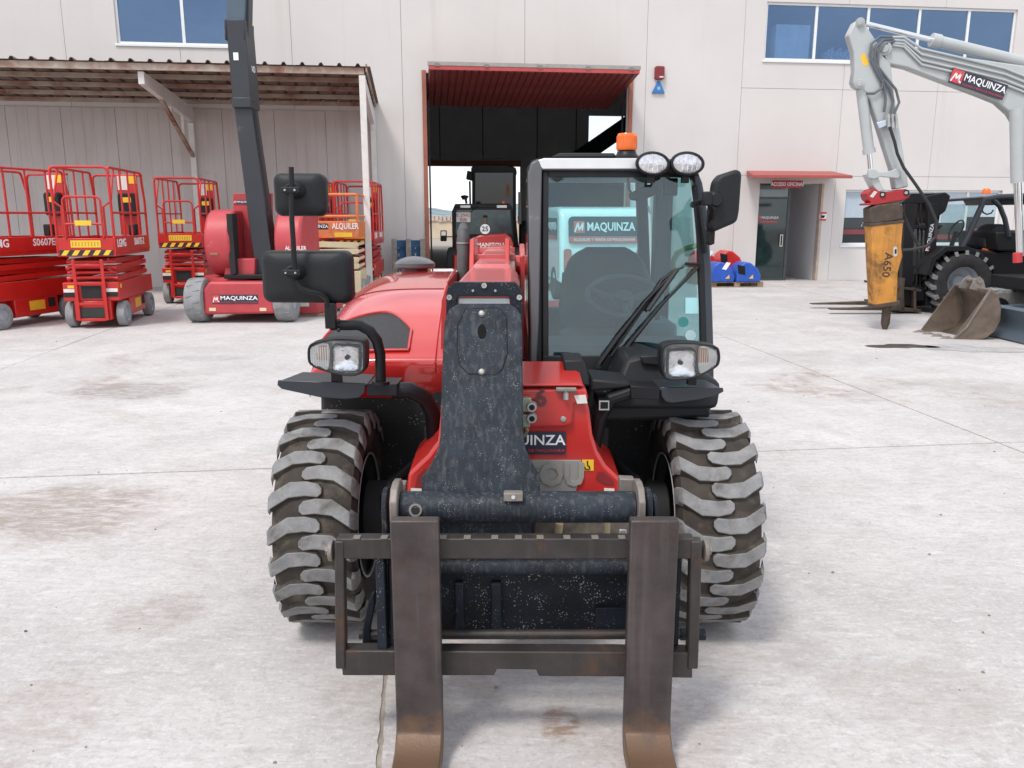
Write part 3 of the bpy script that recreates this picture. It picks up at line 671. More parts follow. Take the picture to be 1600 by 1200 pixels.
MB().bb((xb - .06, -.13, 0), (xb + .06, -.021, rz(0) - .43)).build('post', POSTW, shed, smooth=0, bevel=.006)
p0 = Vector((xb, -2.2, rz(-2.2) - .34)); p1 = Vector((xb, -.12, 2.95))
MB().tube([p0, p1], .05, 4).build('brace', PURLIN, shed, smooth=0)
for yy in (-1.6, -.75):
    t = (yy - p0.y) / (p1.y - p0.y); zz = p0.z + (p1.z - p0.z) * t
    MB().bb((xb - .03, yy - .03, zz), (xb + .03, yy + .03, rz(yy) - .36)).build('strut', POSTW, shed, smooth=0)
MB().bb((sx1_ - .10, SD - .02, 0), (sx1_ + .02, SD + .10, rz(SD) - .08)).build('post', POSTW, shed, smooth=0, bevel=.006)
MB().bb((sx1_ - .08, -.14, 0), (sx1_ + .04, -.02, rz(0) - .1)).build('post', POSTW, shed, smooth=0, bevel=.006)
cantilever(sx1_ - .04)
MB().hexa([(sx1_ + .03, SD - .05, rz(SD) - .02), (sx1_ + .06, SD - .05, rz(SD) - .02), (sx1_ + .06, SD - .05, rz(SD) + .12), (sx1_ + .03, SD - .05, rz(SD) + .12),
           (sx1_ + .03, -.02, rz(0) - .02), (sx1_ + .06, -.02, rz(0) - .02), (sx1_ + .06, -.02, rz(0) + .12), (sx1_ + .03, -.02, rz(0) + .12)]).build('verge_trim', PURLIN, shed, smooth=0)
# wall cladding behind the machines: narrow ribbed panels
cw = 1.15; x = sx1_ + .35
cm = MB()
for k in range(5): cm.bb((k * cw / 5 + .004, -.024, 0), ((k + 1) * cw / 5 - .004, 0, 3.98))
cm.bb((.004, -.020, 0), (cw - .004, 0, 3.978)); cmm = cm.mesh('cladding_panel', CLAD, 0)
x = sx1_ + .05
while x > -14.4:
    x -= cw; inst('cladding_panel', cmm, shed, Matrix.Translation((x, -.004, 0)))

# ---- beyond the hall: a yard wall and hills
yw = root('yard_wall', (0, 62, 0), 0, 'pale beige yard wall seen through the hangar doorway', 'wall')
wm = MB().bb((-2.46, 0, 0), (2.46, .3, 1.3)).mesh('wall_section', M('beige_block', (.56, .46, .34), .9, var=.1, scale=.8, coords='World'), 0)
for k in range(-7, 8): inst('wall_section', wm, yw, Matrix.Translation((k * 5, 0, 0)))
cop = MB(); rnd = random.Random(2)
for k in range(240):
    xx = -36 + k * .3; cop.box((xx, .15, 1.42 + rnd.uniform(0, .1)), (.34, .5, .3 + rnd.uniform(0, .15)), None)
o = cop.build('rubble_coping', M('pink_gravel', (.50, .40, .34), .9, var=.25, scale=6, coords='World'), yw, smooth=0); o['kind'] = 'stuff'
hill = MB(); rnd = random.Random(6)
def hfn(u, v):
    x = -700 + 1400 * u; y = 500 + 500 * v
    return (x, y, -8 + 26 * v * (.7 + .25 * math.sin(x * .011 + 1) + .12 * math.sin(x * .037) + .06 * math.sin(x * .11)))
hill.grid(hfn, 120, 8)
tag(hill.build('hills', M('blue_green_hill', (.16, .21, .22), .95, var=.4, scale=.03, coords='World', dirt=((.55, .56, .57), .2, .08))), kind='structure')
# ================================================================== the red telehandler in the middle
CX, YF = 0.017, 3.06                      # centre line and front axle
tele = root('telehandler', (CX, YF, 0), 0, 'red telehandler with pallet forks lowered, facing the viewer in mid yard', 'telehandler')
def B(mb, name, mat, parent=None, **k): return mb.build(name, mat, parent or tele, world=True, **k)
FX = Vector((1, 0, 0)); FZ = Vector((0, 0, 1))
def facing(p): return frame(p, (1, 0, 0), (0, 0, 1))      # local x right, y up, z towards the viewer

# ---- wheels
TW, TR = .280, .402                       # tread width, carcass radius
LUGW = M('tyre_lug_tread', (0.20, 0.198, 0.198), 0.85, var=0.25, scale=18, bump=0.6, bscale=110, dirt=((0.075, 0.062, 0.050), 0.58, 11), coords='World')
TYREW = M('tyre_carcass', (0.040, 0.032, 0.026), 0.9, var=0.4, scale=10, bump=0.4, bscale=70, dirt=((0.14, 0.112, 0.086), 0.6, 8), coords='World')
def lug_mesh(sgn, up=1):
    path = [(.172, -.165, .046), (.166, -.152, .016), (.152, -.128, .0), (.084, -.030, -.008), (.02, -.018, -.008), (-.026, -.034, -.008), (-.042, -.040, -.006)]
    hw = [.024, .026, .027, .028, .026, .024, .009]
    vs = []
    for (x, th, drop), w in zip(path, hw):
        for (ww, rad) in ((w + .010, TR - .012 - max(0, drop)), (w, TR + .020 - max(0, drop) * 1.2), (-w, TR + .020 - max(0, drop) * 1.4), (-w - .010, TR - .012 - max(0, drop))):
            a = (th + ww / TR) * up
            vs.append((sgn * x * .93, -rad * math.cos(a), rad * math.sin(a)))
    fs = []; n = len(path)
    for i in range(n - 1):
        for k in range(4): fs.append((i * 4 + k, i * 4 + (k + 1) % 4, (i + 1) * 4 + (k + 1) % 4, (i + 1) * 4 + k))
    fs += [(0, 1, 2, 3), ((n - 1) * 4 + 3, (n - 1) * 4 + 2, (n - 1) * 4 + 1, (n - 1) * 4)]
    me = MB().add(vs, fs).mesh('tread_lug', TYREW, 30); me.materials.append(LUGW)
    for p_ in me.polygons:
        rs = [math.hypot(me.vertices[i].co.y, me.vertices[i].co.z) for i in p_.vertices]; xm = min(abs(me.vertices[i].co.x) for i in p_.vertices)
        if p_.normal.y ** 2 + p_.normal.z ** 2 > .3 and (p_.center.y * p_.normal.y + p_.center.z * p_.normal.z) / math.hypot(p_.center.y, p_.center.z) > .75 or xm > .135: p_.material_index = 1
    return me
lugs = {(s_, u_): lug_mesh(s_, u_) for s_ in (1, -1) for u_ in (1, -1)}
AX = Matrix.Rotation(math.pi / 2, 4, 'Y')  # lathe axis -> x
tyre_prof = [(.235, -.125), (.25, -.14), (.31, -.158), (.36, -.160), (.388, -.150), (TR, -.120), (TR + .006, 0), (TR, .120), (.388, .150), (.36, .160), (.31, .158), (.25, .14), (.235, .125)]
tyre_me = MB().lathe([(r_, h_ * .93) for r_, h_ in tyre_prof], AX, 48).mesh('tyre', TYREW, 40)
rim_prof = [(.238, -.132), (.245, -.135), (.236, -.12), (.205, -.10), (.20, -.02), (.12, .0), (.11, .06), (.0, .06)]
rim_me = MB().lathe(rim_prof, AX, 32).lathe([(.238, .132), (.245, .135), (.236, .12), (.205, .10), (.20, -.0)], AX, 32).mesh('rim', BLACK, 40)
edge_me = {s_: MB().lathe([(.243, s_ * .136), (.250, s_ * .139), (.250, s_ * .142), (.243, s_ * .141)], AX, 40).mesh('rim_edge', SILVER, 40) for s_ in (-1, 1)}
hub_me = MB().lathe([(.0, -.10), (.07, -.10), (.075, -.06), (.10, -.05), (.10, .02)], AX, 20).mesh('hub', DARKIN, 40)
NL = 21
def wheel(x, y, ph, up=1):
    w = MB().lathe(rim_prof, AX, 32).lathe([(.238, .132), (.245, .135), (.236, .12), (.205, .10), (.20, -.0)], AX, 32)
    o = inst('wheel', rim_me, tele, Matrix.Translation((x - CX, y - YF, TR + .022)))
    inst('tyre', tyre_me, o, Matrix.Identity(4)); [inst('rim_edge', edge_me[s_], o, Matrix.Identity(4)) for s_ in (-1, 1)]; inst('hub', hub_me, o, Matrix.Identity(4))
    for k in range(NL):
        for s in (1, -1):
            a = 2 * math.pi * (k + (.5 if s > 0 else 0)) / NL + ph
            lg = inst('tread_lug', lugs[(s, up)], o, Matrix.Rotation(-a, 4, 'X'))
            md = lg.modifiers.new('worn_edges', 'BEVEL'); md.width = .004; md.segments = 2; md.limit_method = 'ANGLE'; md.angle_limit = R(40)
    return o
WX = .732
wheel(CX - WX, YF, .0); wheel(CX + WX, YF, .09, -1)
wheel(CX - WX, YF + 2.3, .05); wheel(CX + WX, YF + 2.3, .02)

# ---- axles and underbody
b = MB().cyl((CX - .60, YF, .43), (CX + .60, YF, .43), .075, 14); b.lathe([(0, -.16), (.12, -.14), (.16, 0), (.12, .14), (0, .16)], Matrix.Translation((CX, YF, .43)) @ AX, 18)
for s in (-1, 1): b.cyl((CX + s * .52, YF, .43), (CX + s * .60, YF, .43), .13, 16); b.bb((CX + s * .50 - .03, YF - .12, .33), (CX + s * .50 + .03, YF + .12, .55))
B(b, 'front_axle', DARKIN, bevel=.006)
b = MB().cyl((CX - .60, YF + 2.3, .43), (CX + .60, YF + 2.3, .43), .075, 14); b.bb((CX - .2, YF + 2.15, .3), (CX + .2, YF + 2.45, .56)); B(b, 'rear_axle', DARKIN, bevel=.006)
b = MB().bb((CX - .36, YF - .05, .42), (CX + .36, YF + 2.75, .80)); B(b, 'chassis_frame', DARKIN, bevel=.01)
b = MB().cyl((CX - .45, YF - .2, .50), (CX + .30, YF - .2, .50), .028, 10); b.cyl((CX + .05, YF - .2, .50), (CX + .45, YF - .2, .50), .04, 10); B(b, 'steering_cylinder', DARKIN)
for i, (x, z) in enumerate(((-.42, .62), (-.46, .68), (.40, .60), (.44, .70), (.48, .52))):
    b = MB().tube([(CX + x * .7, YF - .05, z - .26), (CX + x, YF - .14, z - .1), (CX + x * 1.1, YF - .05, z - .12), (CX + x * .8, YF + .2, z - .05), (CX + x * .5, YF + .5, z)], .016, 6)
    B(b, 'hydraulic_hose', RUBBER)
b = MB().bb((CX - .62, YF + 2.35, .45), (CX + .62, YF + 2.85, 1.0)); B(b, 'counterweight', RED, bevel=.04)

SPLASH = M('muddy_black_plastic', (.012, .012, .013), .6, var=.3, dirt=((.10, .095, .09), .32, 7), speck=((.25, .23, .2), .3, 60))
# ---- fenders over the front wheels
for s in (-1, 1):
    def fen(u, v, s=s):
        a = R(86 + 74 * u); r = .535 + .01 * math.sin(v * 3)
        return (CX + s * (.47 + .30 * v), YF - r * math.cos(a) * 1.02, .42 + r * math.sin(a))
    B(MB().grid(fen, 14, 3), 'mudguard', BLACK_PLAS, solid=.012)
for s in (-1, 1):
    B(MB().hexa([(CX + s * .30, YF + .26, .40), (CX + s * .86, YF + .30, .40), (CX + s * .84, YF + .30, .93), (CX + s * .30, YF + .22, .93), (CX + s * .30, YF + .32, .40), (CX + s * .86, YF + .36, .40), (CX + s * .84, YF + .36, .93), (CX + s * .30, YF + .28, .93)]), 'splash_panel', SPLASH, bevel=.02)
# right-hand cowl beside the windscreen and its moulded top
ck = MB()
q = [P(950, 640, 2.95), P(1122, 640, 2.95), P(1128, 600, 2.98), P(1100, 582, 3.0), P(1010, 552, 3.02), P(978, 560, 3.02), P(962, 600, 2.98)]
ck.ext(q, (0, .40, 0)); B(ck, 'cab_cowl', BLACK_PLAS, bevel=.02)
B(MB().ext([P(998, 555, 3.005), P(1040, 553, 3.005), P(1040, 571, 3.0), P(1003, 568, 3.0)], (0, -.018, 0)), 'cowl_cover', BLACK_PLAS, bevel=.006)
B(MB().ext([P(925, 662, 3.0), P(1112, 655, 3.0), P(1108, 610, 3.0), P(940, 615, 3.0)], (0, .3, 0)), 'cowl_skirt', BLACK_PLAS, bevel=.02)
B(MB().ext([P(880, 562, 2.86), P(912, 562, 2.86), P(925, 604, 2.84), P(884, 601, 2.84)], (0, .16, .0)), 'junction_box', BLACK_PLAS, bevel=.008)
B(MB().ext([P(922, 612, 2.82), P(985, 606, 2.82), P(985, 598, 2.82), P(925, 592, 2.82)], (0, .2, 0)), 'cowl_shelf', BLACK_PLAS, bevel=.01)
B(MB().tube([P(985, 612, 2.84), P(955, 622, 2.84), P(938, 650, 2.86), P(928, 700, 2.9), P(926, 740, 2.95)], .026, 10), 'light_bracket', BLACK)
b = MB().bb(P(936, 641, 2.80), P(952, 626, 2.80) + Vector((0, .2, 0))); o = B(b, 'square_tube', BLACK)
b = MB().bb(P(938.5, 638.5, 2.797), P(949.5, 628.5, 2.797) + Vector((0, .001, 0))); B(b, 'tube_mouth', M('tube_inside', (.003, .003, .003), .9), o)
b = MB()
for (u0, v0, u1, v1) in ((936, 626, 952, 628.2), (936, 639, 952, 641), (936, 628, 938.2, 639), (950, 628, 952, 639)): b.bb(P(u0, v1, 2.795), P(u1, v0, 2.795) + Vector((0, .003, 0)))
B(b, 'tube_rim', GALV, o)

# ---- lamp platforms, headlights
def plate(us, Y, depth, name, mat, th=None):
    pts = [P(u, v, Y) for u, v in us]
    return B(MB().ext(pts, (0, depth, 0)), name, mat, bevel=.006)
# left: folded plate, lip in front, top seen from above
lipL = [(434, 594), (571, 599), (570, 614), (560, 622), (538, 624), (500, 621), (440, 608), (433, 602)]
plate(lipL, 2.80, .006, 'lamp_platform', PLATE)
b = MB().ext([P(434, 596, 2.802), P(574, 600, 2.802), P(574, 600, 2.802) + Vector((0, .16, .004)), P(455, 596, 2.802) + Vector((0, .16, .004))], (0, 0, -.006)); B(b, 'lamp_platform', PLATE, bevel=.002)
b = MB().ext([P(574, 600, 2.80), P(621, 600, 2.80), P(621, 619, 2.80), P(574, 619, 2.80)], (0, .006, 0)); b.ext([P(574, 600, 2.806), P(621, 600, 2.806), P(623, 600, 2.806) + Vector((0, .12, .0)), P(574, 600, 2.806) + Vector((0, .12, 0))], (0, 0, -.006)); B(b, 'bracket_plate', BLACK, bevel=.003)
B(MB().tube([P(612, 610, 2.86), P(640, 609, 2.86), P(664, 622, 2.88), P(676, 645, 2.92), P(679, 690, 2.98)], .030, 12), 'light_bracket', BLACK)
lipR = [(1032, 605), (1130, 606), (1131, 612), (1118, 619), (1090, 625), (1050, 630), (1040, 628), (1034, 620)]
plate(lipR, 2.80, .006, 'lamp_platform', PLATE)
b = MB().ext([P(1030, 607, 2.802), P(1130, 608, 2.802), P(1118, 607, 2.802) + Vector((0, .16, .0)), P(1030, 606, 2.802) + Vector((0, .16, 0))], (0, 0, -.006)); B(b, 'lamp_platform', PLATE, bevel=.002)
b = MB().ext([P(985, 603, 2.80), P(1031, 606, 2.80), P(1030, 625, 2.80), P(986, 623, 2.80)], (0, .10, 0)); B(b, 'bracket_plate', BLACK, bevel=.003)
def smooth_poly(p, k=3):
    n = len(p); o = []
    for i in range(n):
        a, b, c, d = (Vector(p[(i + j) % n]) for j in (-1, 0, 1, 2))
        for q in range(k):
            t = q / k; o.append(tuple(.5 * (2 * b + (c - a) * t + (2 * a - 5 * b + 4 * c - d) * t * t + (3 * b - a - 3 * c + d) * t ** 3)))
    return o
LAMPGLASS = glass('lamp_glass', (.95, .95, .95), 1.0, .02)
def headlight(out, zs, split, u_mid, stem):
    Y = 2.76; out = smooth_poly(out); zs = smooth_poly(zs)
    body = [P(u, v, Y) for u, v in out]; n = len(body); cxy = sum(body, Vector()) / n
    inner = [cxy + (p - cxy) * .91 for p in body]
    bx = MB(); vs = body + inner + [p + Vector((0, .07, 0)) for p in body] + [p + Vector((0, .045, 0)) for p in inner]
    fs = [(k, (k + 1) % n, n + (k + 1) % n, n + k) for k in range(n)] + [(k, (k + 1) % n, 2 * n + (k + 1) % n, 2 * n + k) for k in range(n)] + [(n + k, n + (k + 1) % n, 3 * n + (k + 1) % n, 3 * n + k) for k in range(n)] + [tuple(range(2 * n, 3 * n)), tuple(range(3 * n, 4 * n))]
    bx.add(vs, fs); hl = B(bx, 'headlight', BLACK_PLAS, bevel=.004)
    B(MB().ext([cxy + (p - cxy) * .90 + Vector((0, .034, 0)) for p in body], (0, .004, 0)), 'lens_bezel', SILVER, hl)
    cu, cv, w, h = split
    pr = [P(cu + x, cv + y, Y) for x, y in rr(w, h, 10, 5)]; n = len(pr); c0 = sum(pr, Vector()) / n; bowl = MB(); vs = []
    lev = [(1.0, .003), (.92, .008), (.62, .012), (.3, .015), (.2, .016)]
    for q_, (k_, d_) in enumerate(lev): vs += [c0 + (p - c0) * k_ + Vector((0, d_, 0)) for i_, p in enumerate(pr)]
    fs = [(r * n + k, r * n + (k + 1) % n, (r + 1) * n + (k + 1) % n, (r + 1) * n + k) for r in range(len(lev) - 1) for k in range(n)] + [tuple(range((len(lev) - 1) * n, len(lev) * n))]
    bowl.add(vs, fs); B(bowl, 'reflector', REFLECTOR, hl, smooth=60)
    B(MB().ext([cxy + (p - cxy) * .905 + Vector((0, .001, 0)) for p in body], (0, .002, 0)), 'lens_glass', LAMPGLASS, hl, smooth=0)
    B(MB().cyl(P(cu, cv, Y + .006), P(cu, cv, Y + .020), .008, 12), 'bulb', BLACK, hl)
    ind = [P(u, v, Y + .004) for u, v in zs]
    B(MB().ext(ind, (0, .004, 0)), 'indicator_lens', CLEARLENS, hl, bevel=.002)
    am = MB(); s = 1 if u_mid[0] > cu else -1
    am.ext([P(u_mid[0] + x * s, u_mid[1] + y, Y + .0035) for x, y in ((-9, -17), (6, -15), (8, 6), (-9, 7))], (0, .002, 0)); B(am, 'indicator_bulb', AMBER, hl)
    rb = MB()
    us = [u for u, _ in zs]; vsx = [v for _, v in zs]
    for k in range(1, 9):
        u = min(us) + (max(us) - min(us)) * k / 9
        rb.bb(P(u - .35, max(vsx) - 6, Y + .0025), P(u + .35, min(vsx) + 6, Y + .0025) + Vector((0, .002, 0)))
    B(rb, 'lens_rib', CLEARLENS, hl, smooth=0)
    B(MB().bb(P(stem - 7, 602, Y + .05), P(stem + 7, 580, Y + .05) + Vector((0, .03, 0))), 'lamp_stem', BLACK, hl)
headlight([(482, 541), (492, 535), (520, 530), (560, 531), (571, 537), (572, 560), (570, 578), (560, 586), (540, 588), (505, 580), (484, 570), (480, 556)],
          [(485, 544), (513, 537), (513, 576), (500, 573), (486, 566), (484, 555)], (542, 559, 49, 47), (502, 556), 525)
headlight([(1036, 541), (1050, 536), (1085, 536), (1118, 541), (1125, 550), (1125, 566), (1117, 576), (1085, 591), (1050, 595), (1038, 590), (1033, 570), (1033, 550)],
          [(1093, 542), (1116, 547), (1121, 555), (1120, 566), (1112, 574), (1093, 583)], (1064, 567, 50, 49), (1100, 560), 1082)

# ---- mirrors on the left stalk
def mirror_head(u0, v0, u1, v1, Y, rad, name, lean=0):
    a, c = P(u0, v1, Y), P(u1, v0, Y); w, h = c.x - a.x, c.z - a.z
    m = facing(((a.x + c.x) / 2, Y, (a.z + c.z) / 2)) @ Matrix.Rotation(lean, 4, 'Y')
    mb = MB(); out = rr(w, h, rad, 6)
    n = len(out); vs = []; lev = [(1.0, -.055), (1.0, -.02), (.97, .0), (.86, .012), (.5, .018)]
    for k, z in lev: vs += [(x * k if k < 1 else x, y * k if k < 1 else y, z) for x, y in out]
    fs = [(r * n + i, r * n + (i + 1) % n, (r + 1) * n + (i + 1) % n, (r + 1) * n + i) for r in range(len(lev) - 1) for i in range(n)]
    fs += [tuple(range(n - 1, -1, -1)), tuple(range((len(lev) - 1) * n, len(lev) * n))]
    mb.add(vs, fs, m); o = B(mb, name, BLACK_PLAS, smooth=50)
    B(MB().prism([(x * .93, y * .93) for x, y in out], -.0565, -.056, m), 'mirror_glass', MIRRORFACE, o, smooth=0)
    return o, m
MY = 2.74
mA, m1 = mirror_head(430, 270, 507, 338, MY, .026, 'rear_view_mirror', R(4))
mB, m2 = mirror_head(409, 392, 547, 474, MY, .030, 'rear_view_mirror', R(-3))
for (u, v, mo) in ((462, 298, mA), (463, 424, mB)):
    p = P(u, v, MY); c = MB().cyl(p + Vector((.014, .0, 0)), p + Vector((.0, -.05, 0)), .030, 16, .024); c.cyl(p + Vector((0, -.062, 0)), p + Vector((-.006, -.035, 0)), .022, 14)
    c.bb(p + Vector((-.03, -.072, -.010)), p + Vector((.03, -.05, .010))); o = B(c, 'ball_clamp', BLACK_PLAS, mo, bevel=.003)
    for dx in (-.016, .016): B(MB().cyl(p + Vector((dx, -.076, 0)), p + Vector((dx, -.072, 0)), .0035, 8), 'clamp_screw', GALV, mo)
B(MB().tube([P(455, 261, MY - .062), P(456, 345, MY - .062), P(458, 375, MY - .062), P(461, 432, MY - .062)], .0085, 10), 'mirror_stalk', BLACK)
B(MB().tube([P(463, 440, MY - .05), P(470, 450, MY - .05), P(485, 456, MY - .05), P(500, 458, MY - .04), P(510, 466, MY - .03), P(514, 482, MY - .02)], .009, 10), 'mirror_stalk', BLACK)
B(MB().bb(P(508, 514, MY - .03), P(523, 474, MY - .03) + Vector((0, .03, 0))), 'stalk_joint', BLACK, bevel=.003)
B(MB().cyl(P(516, 508, MY), P(552, 508, MY + .02), .018, 12), 'stalk_clamp', BLACK)
B(MB().tube([P(548, 507, MY + .02), P(562, 508, MY + .03), P(578, 517, MY + .04), P(589, 532, MY + .05), P(594, 552, MY + .06), P(595, 598, MY + .07)], .019, 12), 'mirror_post', BLACK)
B(MB().cyl(P(595, 600, MY + .07), P(595, 595, MY + .07), .032, 16), 'post_flange', BLACK)
for v in (483, 501, 516): B(MB().cyl(P(527, v, MY - .02), P(531, v, MY - .02), .007, 6), 'stalk_bolt', BLACK)

# ---- red front frame
YR = 2.72
fr_out = [(690, 606), (912, 606), (921, 640), (926, 680), (934, 706), (947, 728), (970, 749), (970, 770), (960, 800), (640, 800), (634, 770), (638, 740), (668, 712), (684, 690), (688, 650)]
B(MB().ext([P(u, v, YR) for u, v in fr_out], (0, .30, .02)), 'front_frame', RED, bevel=.012)
b = MB().ext([P(u, v, YR - .02) for u, v in ((720, 609), (916, 607), (920, 626), (896, 632), (895, 662), (884, 668), (722, 672))], (0, .10, .0)); B(b, 'valve_cover', RED, bevel=.010)
b = MB().ext([P(u, v, YR - .025) for u, v in ((690, 605), (913, 604), (905, 600), (700, 600))], (0, .28, .03)); B(b, 'frame_top', RED, bevel=.008)
for poly in (((934, 738), (943, 737), (958, 750), (960, 759), (946, 758), (931, 750)), ((652, 744), (664, 732), (668, 734), (660, 762), (648, 762))):
    B(MB().ext([P(u, v, YR - .002) for u, v in poly], (0, .003, 0)), 'frame_pocket', M('pocket_red', (.20, .012, .014), .6))
pt = [P(u, v, YR - .004) for u, v in ((776, 718), (908, 719), (906, 745), (900, 768), (776, 770))]
gp = B(MB().ext(pt, (0, .006, 0)), 'badge_panel', GREYPANEL, bevel=.004)
p = P(806, 743, YR - .006); text('MANITOU', GREYPANEL, tele, facing(p), .115, name='badge_lettering', ext=.004, sx=.92, bold=.004)
logo(tele, facing(P(803, 692, YR - .004)), .365, .082)
B(MB().ext([P(u, v, YR - .002) for u, v in ((909.5, 718.5), (927.5, 718.5), (927.5, 735.5), (909.5, 735.5))], (0, .003, 0)), 'hook_sticker', YELLOW, smooth=0)
hk = MB().tube([P(918 + x, 726 + y, YR - .004) for x, y in ((0, -6), (0, 1), (3, 3), (4, 6), (1, 8), (-3, 7), (-4, 4))], .0022, 5); B(hk, 'hook_symbol', BLACK)
B(MB().ext([P(u, v, YR - .022) for u, v in ((897, 618), (915, 617), (918, 630), (902, 631))], (0, .003, 0)), 'caution_sticker', WHITE_DIRTY, smooth=0)
for (u0, u1) in ((944, 960), (642, 660)):
    B(MB().ext([P(u0, 770, YR - .003), P(u1, 771, YR - .003), P(u1, 764, YR - .003), P(u0, 763, YR - .003)], (0, .003, 0)), 'caution_sticker', WHITE_DIRTY, smooth=0)
B(MB().lathe([(0, .004), (.009, .003), (.011, 0)], facing(P(880, 655, YR - .021)), 14), 'rivet', GALV)
p = P(845, 623, YR - .022); text('6', M('faded_black_print', (.13, .035, .035), .7), tele, facing(p), .085, name='stencil_number', ext=.001, bold=.003)
b = MB().cyl(P(884, 624, YR - .032), P(884, 614, YR - .032), .010, 12); B(b, 'pull_handle', GALV)
b = MB().cyl(P(869, 609, YR - .032), P(900, 609, YR - .032), .009, 10); b.cyl(P(884, 616, YR - .032), P(884, 609, YR - .032), .009, 10); B(b, 'pull_handle', WORNPLATE)
cp = MB()
cp.bb(P(812, 644, YR - .05), P(830, 622, YR - .05) + Vector((0, .05, 0))); cp.bb(P(812, 668, YR - .05), P(828, 648, YR - .05) + Vector((0, .05, 0))); cpo = B(cp, 'valve_block', M('pale_green_metal', (.30, .33, .25), .5, metal=.3), bevel=.003)
for v in (635, 652.5):
    pp = P(831, v, YR - .05); B(MB().lathe([(0, .0), (.009, .0), (.009, .016), (.016, .016), (.018, .004), (.018, -.01)], frame(pp, (1, 0, 0), (0, 0, 1)), 16), 'hose_coupling', GALV, cpo)
    B(MB().cyl(pp + Vector((0, -.012, 0)), pp + Vector((0, -.018, 0)), .010, 12), 'coupling_plug', BLACK, cpo)
B(MB().tube([P(822, 667, YR - .04), P(824, 673, YR - .03), P(818, 682, YR - .02)], .006, 8), 'hose', M('tan_hose', (.25, .21, .14), .6))
# clutter seen under the coupler tube
b = MB().ext([P(u, v, 2.62) for u, v in ((836, 812), (984, 812), (984, 842), (836, 842))], (0, .05, 0)); B(b, 'tool_tray', M('dusty_metal', (.11, .095, .08), .8, var=.5, scale=18, dirt=((.2, .17, .13), .4, 14)), bevel=.004)
b = MB().cyl(P(949, 836, 2.58), P(949, 812, 2.58), .010, 10); b.cyl(P(872, 836, 2.58), P(874, 818, 2.58), .014, 10); B(b, 'pin', M('brass_pin', (.38, .31, .2), .5, metal=.4))
B(MB().ext([P(u, v, 2.50) for u, v in ((968, 828), (979, 828), (980, 846), (966, 846))], (0, .01, 0)), 'lock_tab', GALV, bevel=.002)

# ---- boom: outer section, cheek plates, collar, nose
ZB = 1.400
b = MB().hexa([(CX - .150, 2.64, 1.12), (CX + .132, 2.64, 1.12), (CX + .132, 2.64, ZB), (CX - .150, 2.64, ZB), (CX - .150, 5.2, 1.10), (CX + .132, 5.2, 1.10), (CX + .132, 5.2, ZB + .01), (CX - .150, 5.2, ZB + .01)])
boomM = [ -.150, .132]
xl, xr = P(704, 441, 2.66).x, P(812, 441, 2.66).x
b = MB()
def bsec(y, z0, z1, l, r, c=.03): return [(l, y, z0), (r, y, z0), (r, y, z1 - c), (r - c, y, z1), (l + c, y, z1), (l, y, z1 - c)]
secs = [bsec(2.645, 1.10, 1.392, xl, xr), bsec(3.35, 1.10, 1.398, xl + .012, xr), bsec(3.36, 1.10, 1.408, xl + .022, xr - .01), bsec(5.25, 1.08, 1.425, xl + .03, xr - .01)]
vs = [p for s_ in secs for p in s_]; n = 6
fs = [(r_ * n + k, r_ * n + (k + 1) % n, (r_ + 1) * n + (k + 1) % n, (r_ + 1) * n + k) for r_ in range(3) for k in range(n)] + [tuple(range(n)), tuple(range(3 * n, 4 * n))]
boom = B(MB().add(vs, fs), 'boom', BOOMRED, smooth=30, bevel=.004)
for x in (xl + .005, xr - .062):
    yb = 2.86; B(MB().hexa([(x, yb, 1.385), (x + .018, yb, 1.385), (x + .018, yb + .12, 1.455), (x, yb + .12, 1.455), (x, yb + .45, 1.385), (x + .018, yb + .45, 1.385), (x + .018, yb + .34, 1.455), (x, yb + .34, 1.455)]) if x > 0 else
      MB().hexa([(x + .004, 3.6, 1.30), (x + .026, 3.6, 1.30), (x + .026, 3.75, 1.50), (x + .004, 3.75, 1.50), (x + .004, 4.2, 1.30), (x + .026, 4.2, 1.30), (x + .026, 4.05, 1.50), (x + .004, 4.05, 1.50)]), 'boom_lug', RED, boom, bevel=.004)
for y in (3.75, 4.6): B(MB().bb((xl + .02, y, 1.40), (xr - .01, y + .012, 1.43)), 'boom_rib', BOOMRED, boom, bevel=.002)
b = MB().cyl((xr - .01, 4.75, 1.32), (xr + .18, 4.75, 1.32), .06, 18); B(b, 'boom_pivot', RED, bevel=.006)
for x in (xl - .06, xr + .02): B(MB().ext([(x, 4.6, .8), (x, 5.35, .8), (x, 5.3, 1.36), (x, 4.95, 1.44), (x, 4.7, 1.38)], (.03, 0, 0)), 'boom_mount', RED, bevel=.006)
# black collar with its window
cy = 2.62
col = MB()
outl = [(P(697, 500, cy)), P(697, 458, cy), P(700, 449, cy), P(709, 441, cy), P(804, 441, cy), P(812, 448, cy), P(816, 458, cy), P(816, 500, cy)]
inn = [P(713, 500, cy), P(713, 470, cy), P(714, 466, cy), P(718, 462.5, cy), P(794, 462.5, cy), P(798, 466, cy), P(800, 470, cy), P(800, 500, cy)]
n = 8; vs = outl + inn + [p + Vector((0, .03, 0)) for p in outl + inn]
fs = [(k, k + 1, n + k + 1, n + k) for k in range(n - 1)] + [(2 * n + k, 2 * n + k + 1, 3 * n + k + 1, 3 * n + k) for k in range(n - 1)]
fs += [(k, k + 1, 2 * n + k + 1, 2 * n + k) for k in range(n - 1)] + [(n + k, n + k + 1, 3 * n + k + 1, 3 * n + k) for k in range(n - 1)]
col.add(vs, fs); collar = B(col, 'boom_collar', BOOMEDGE, boom, smooth=0, bevel=.002)
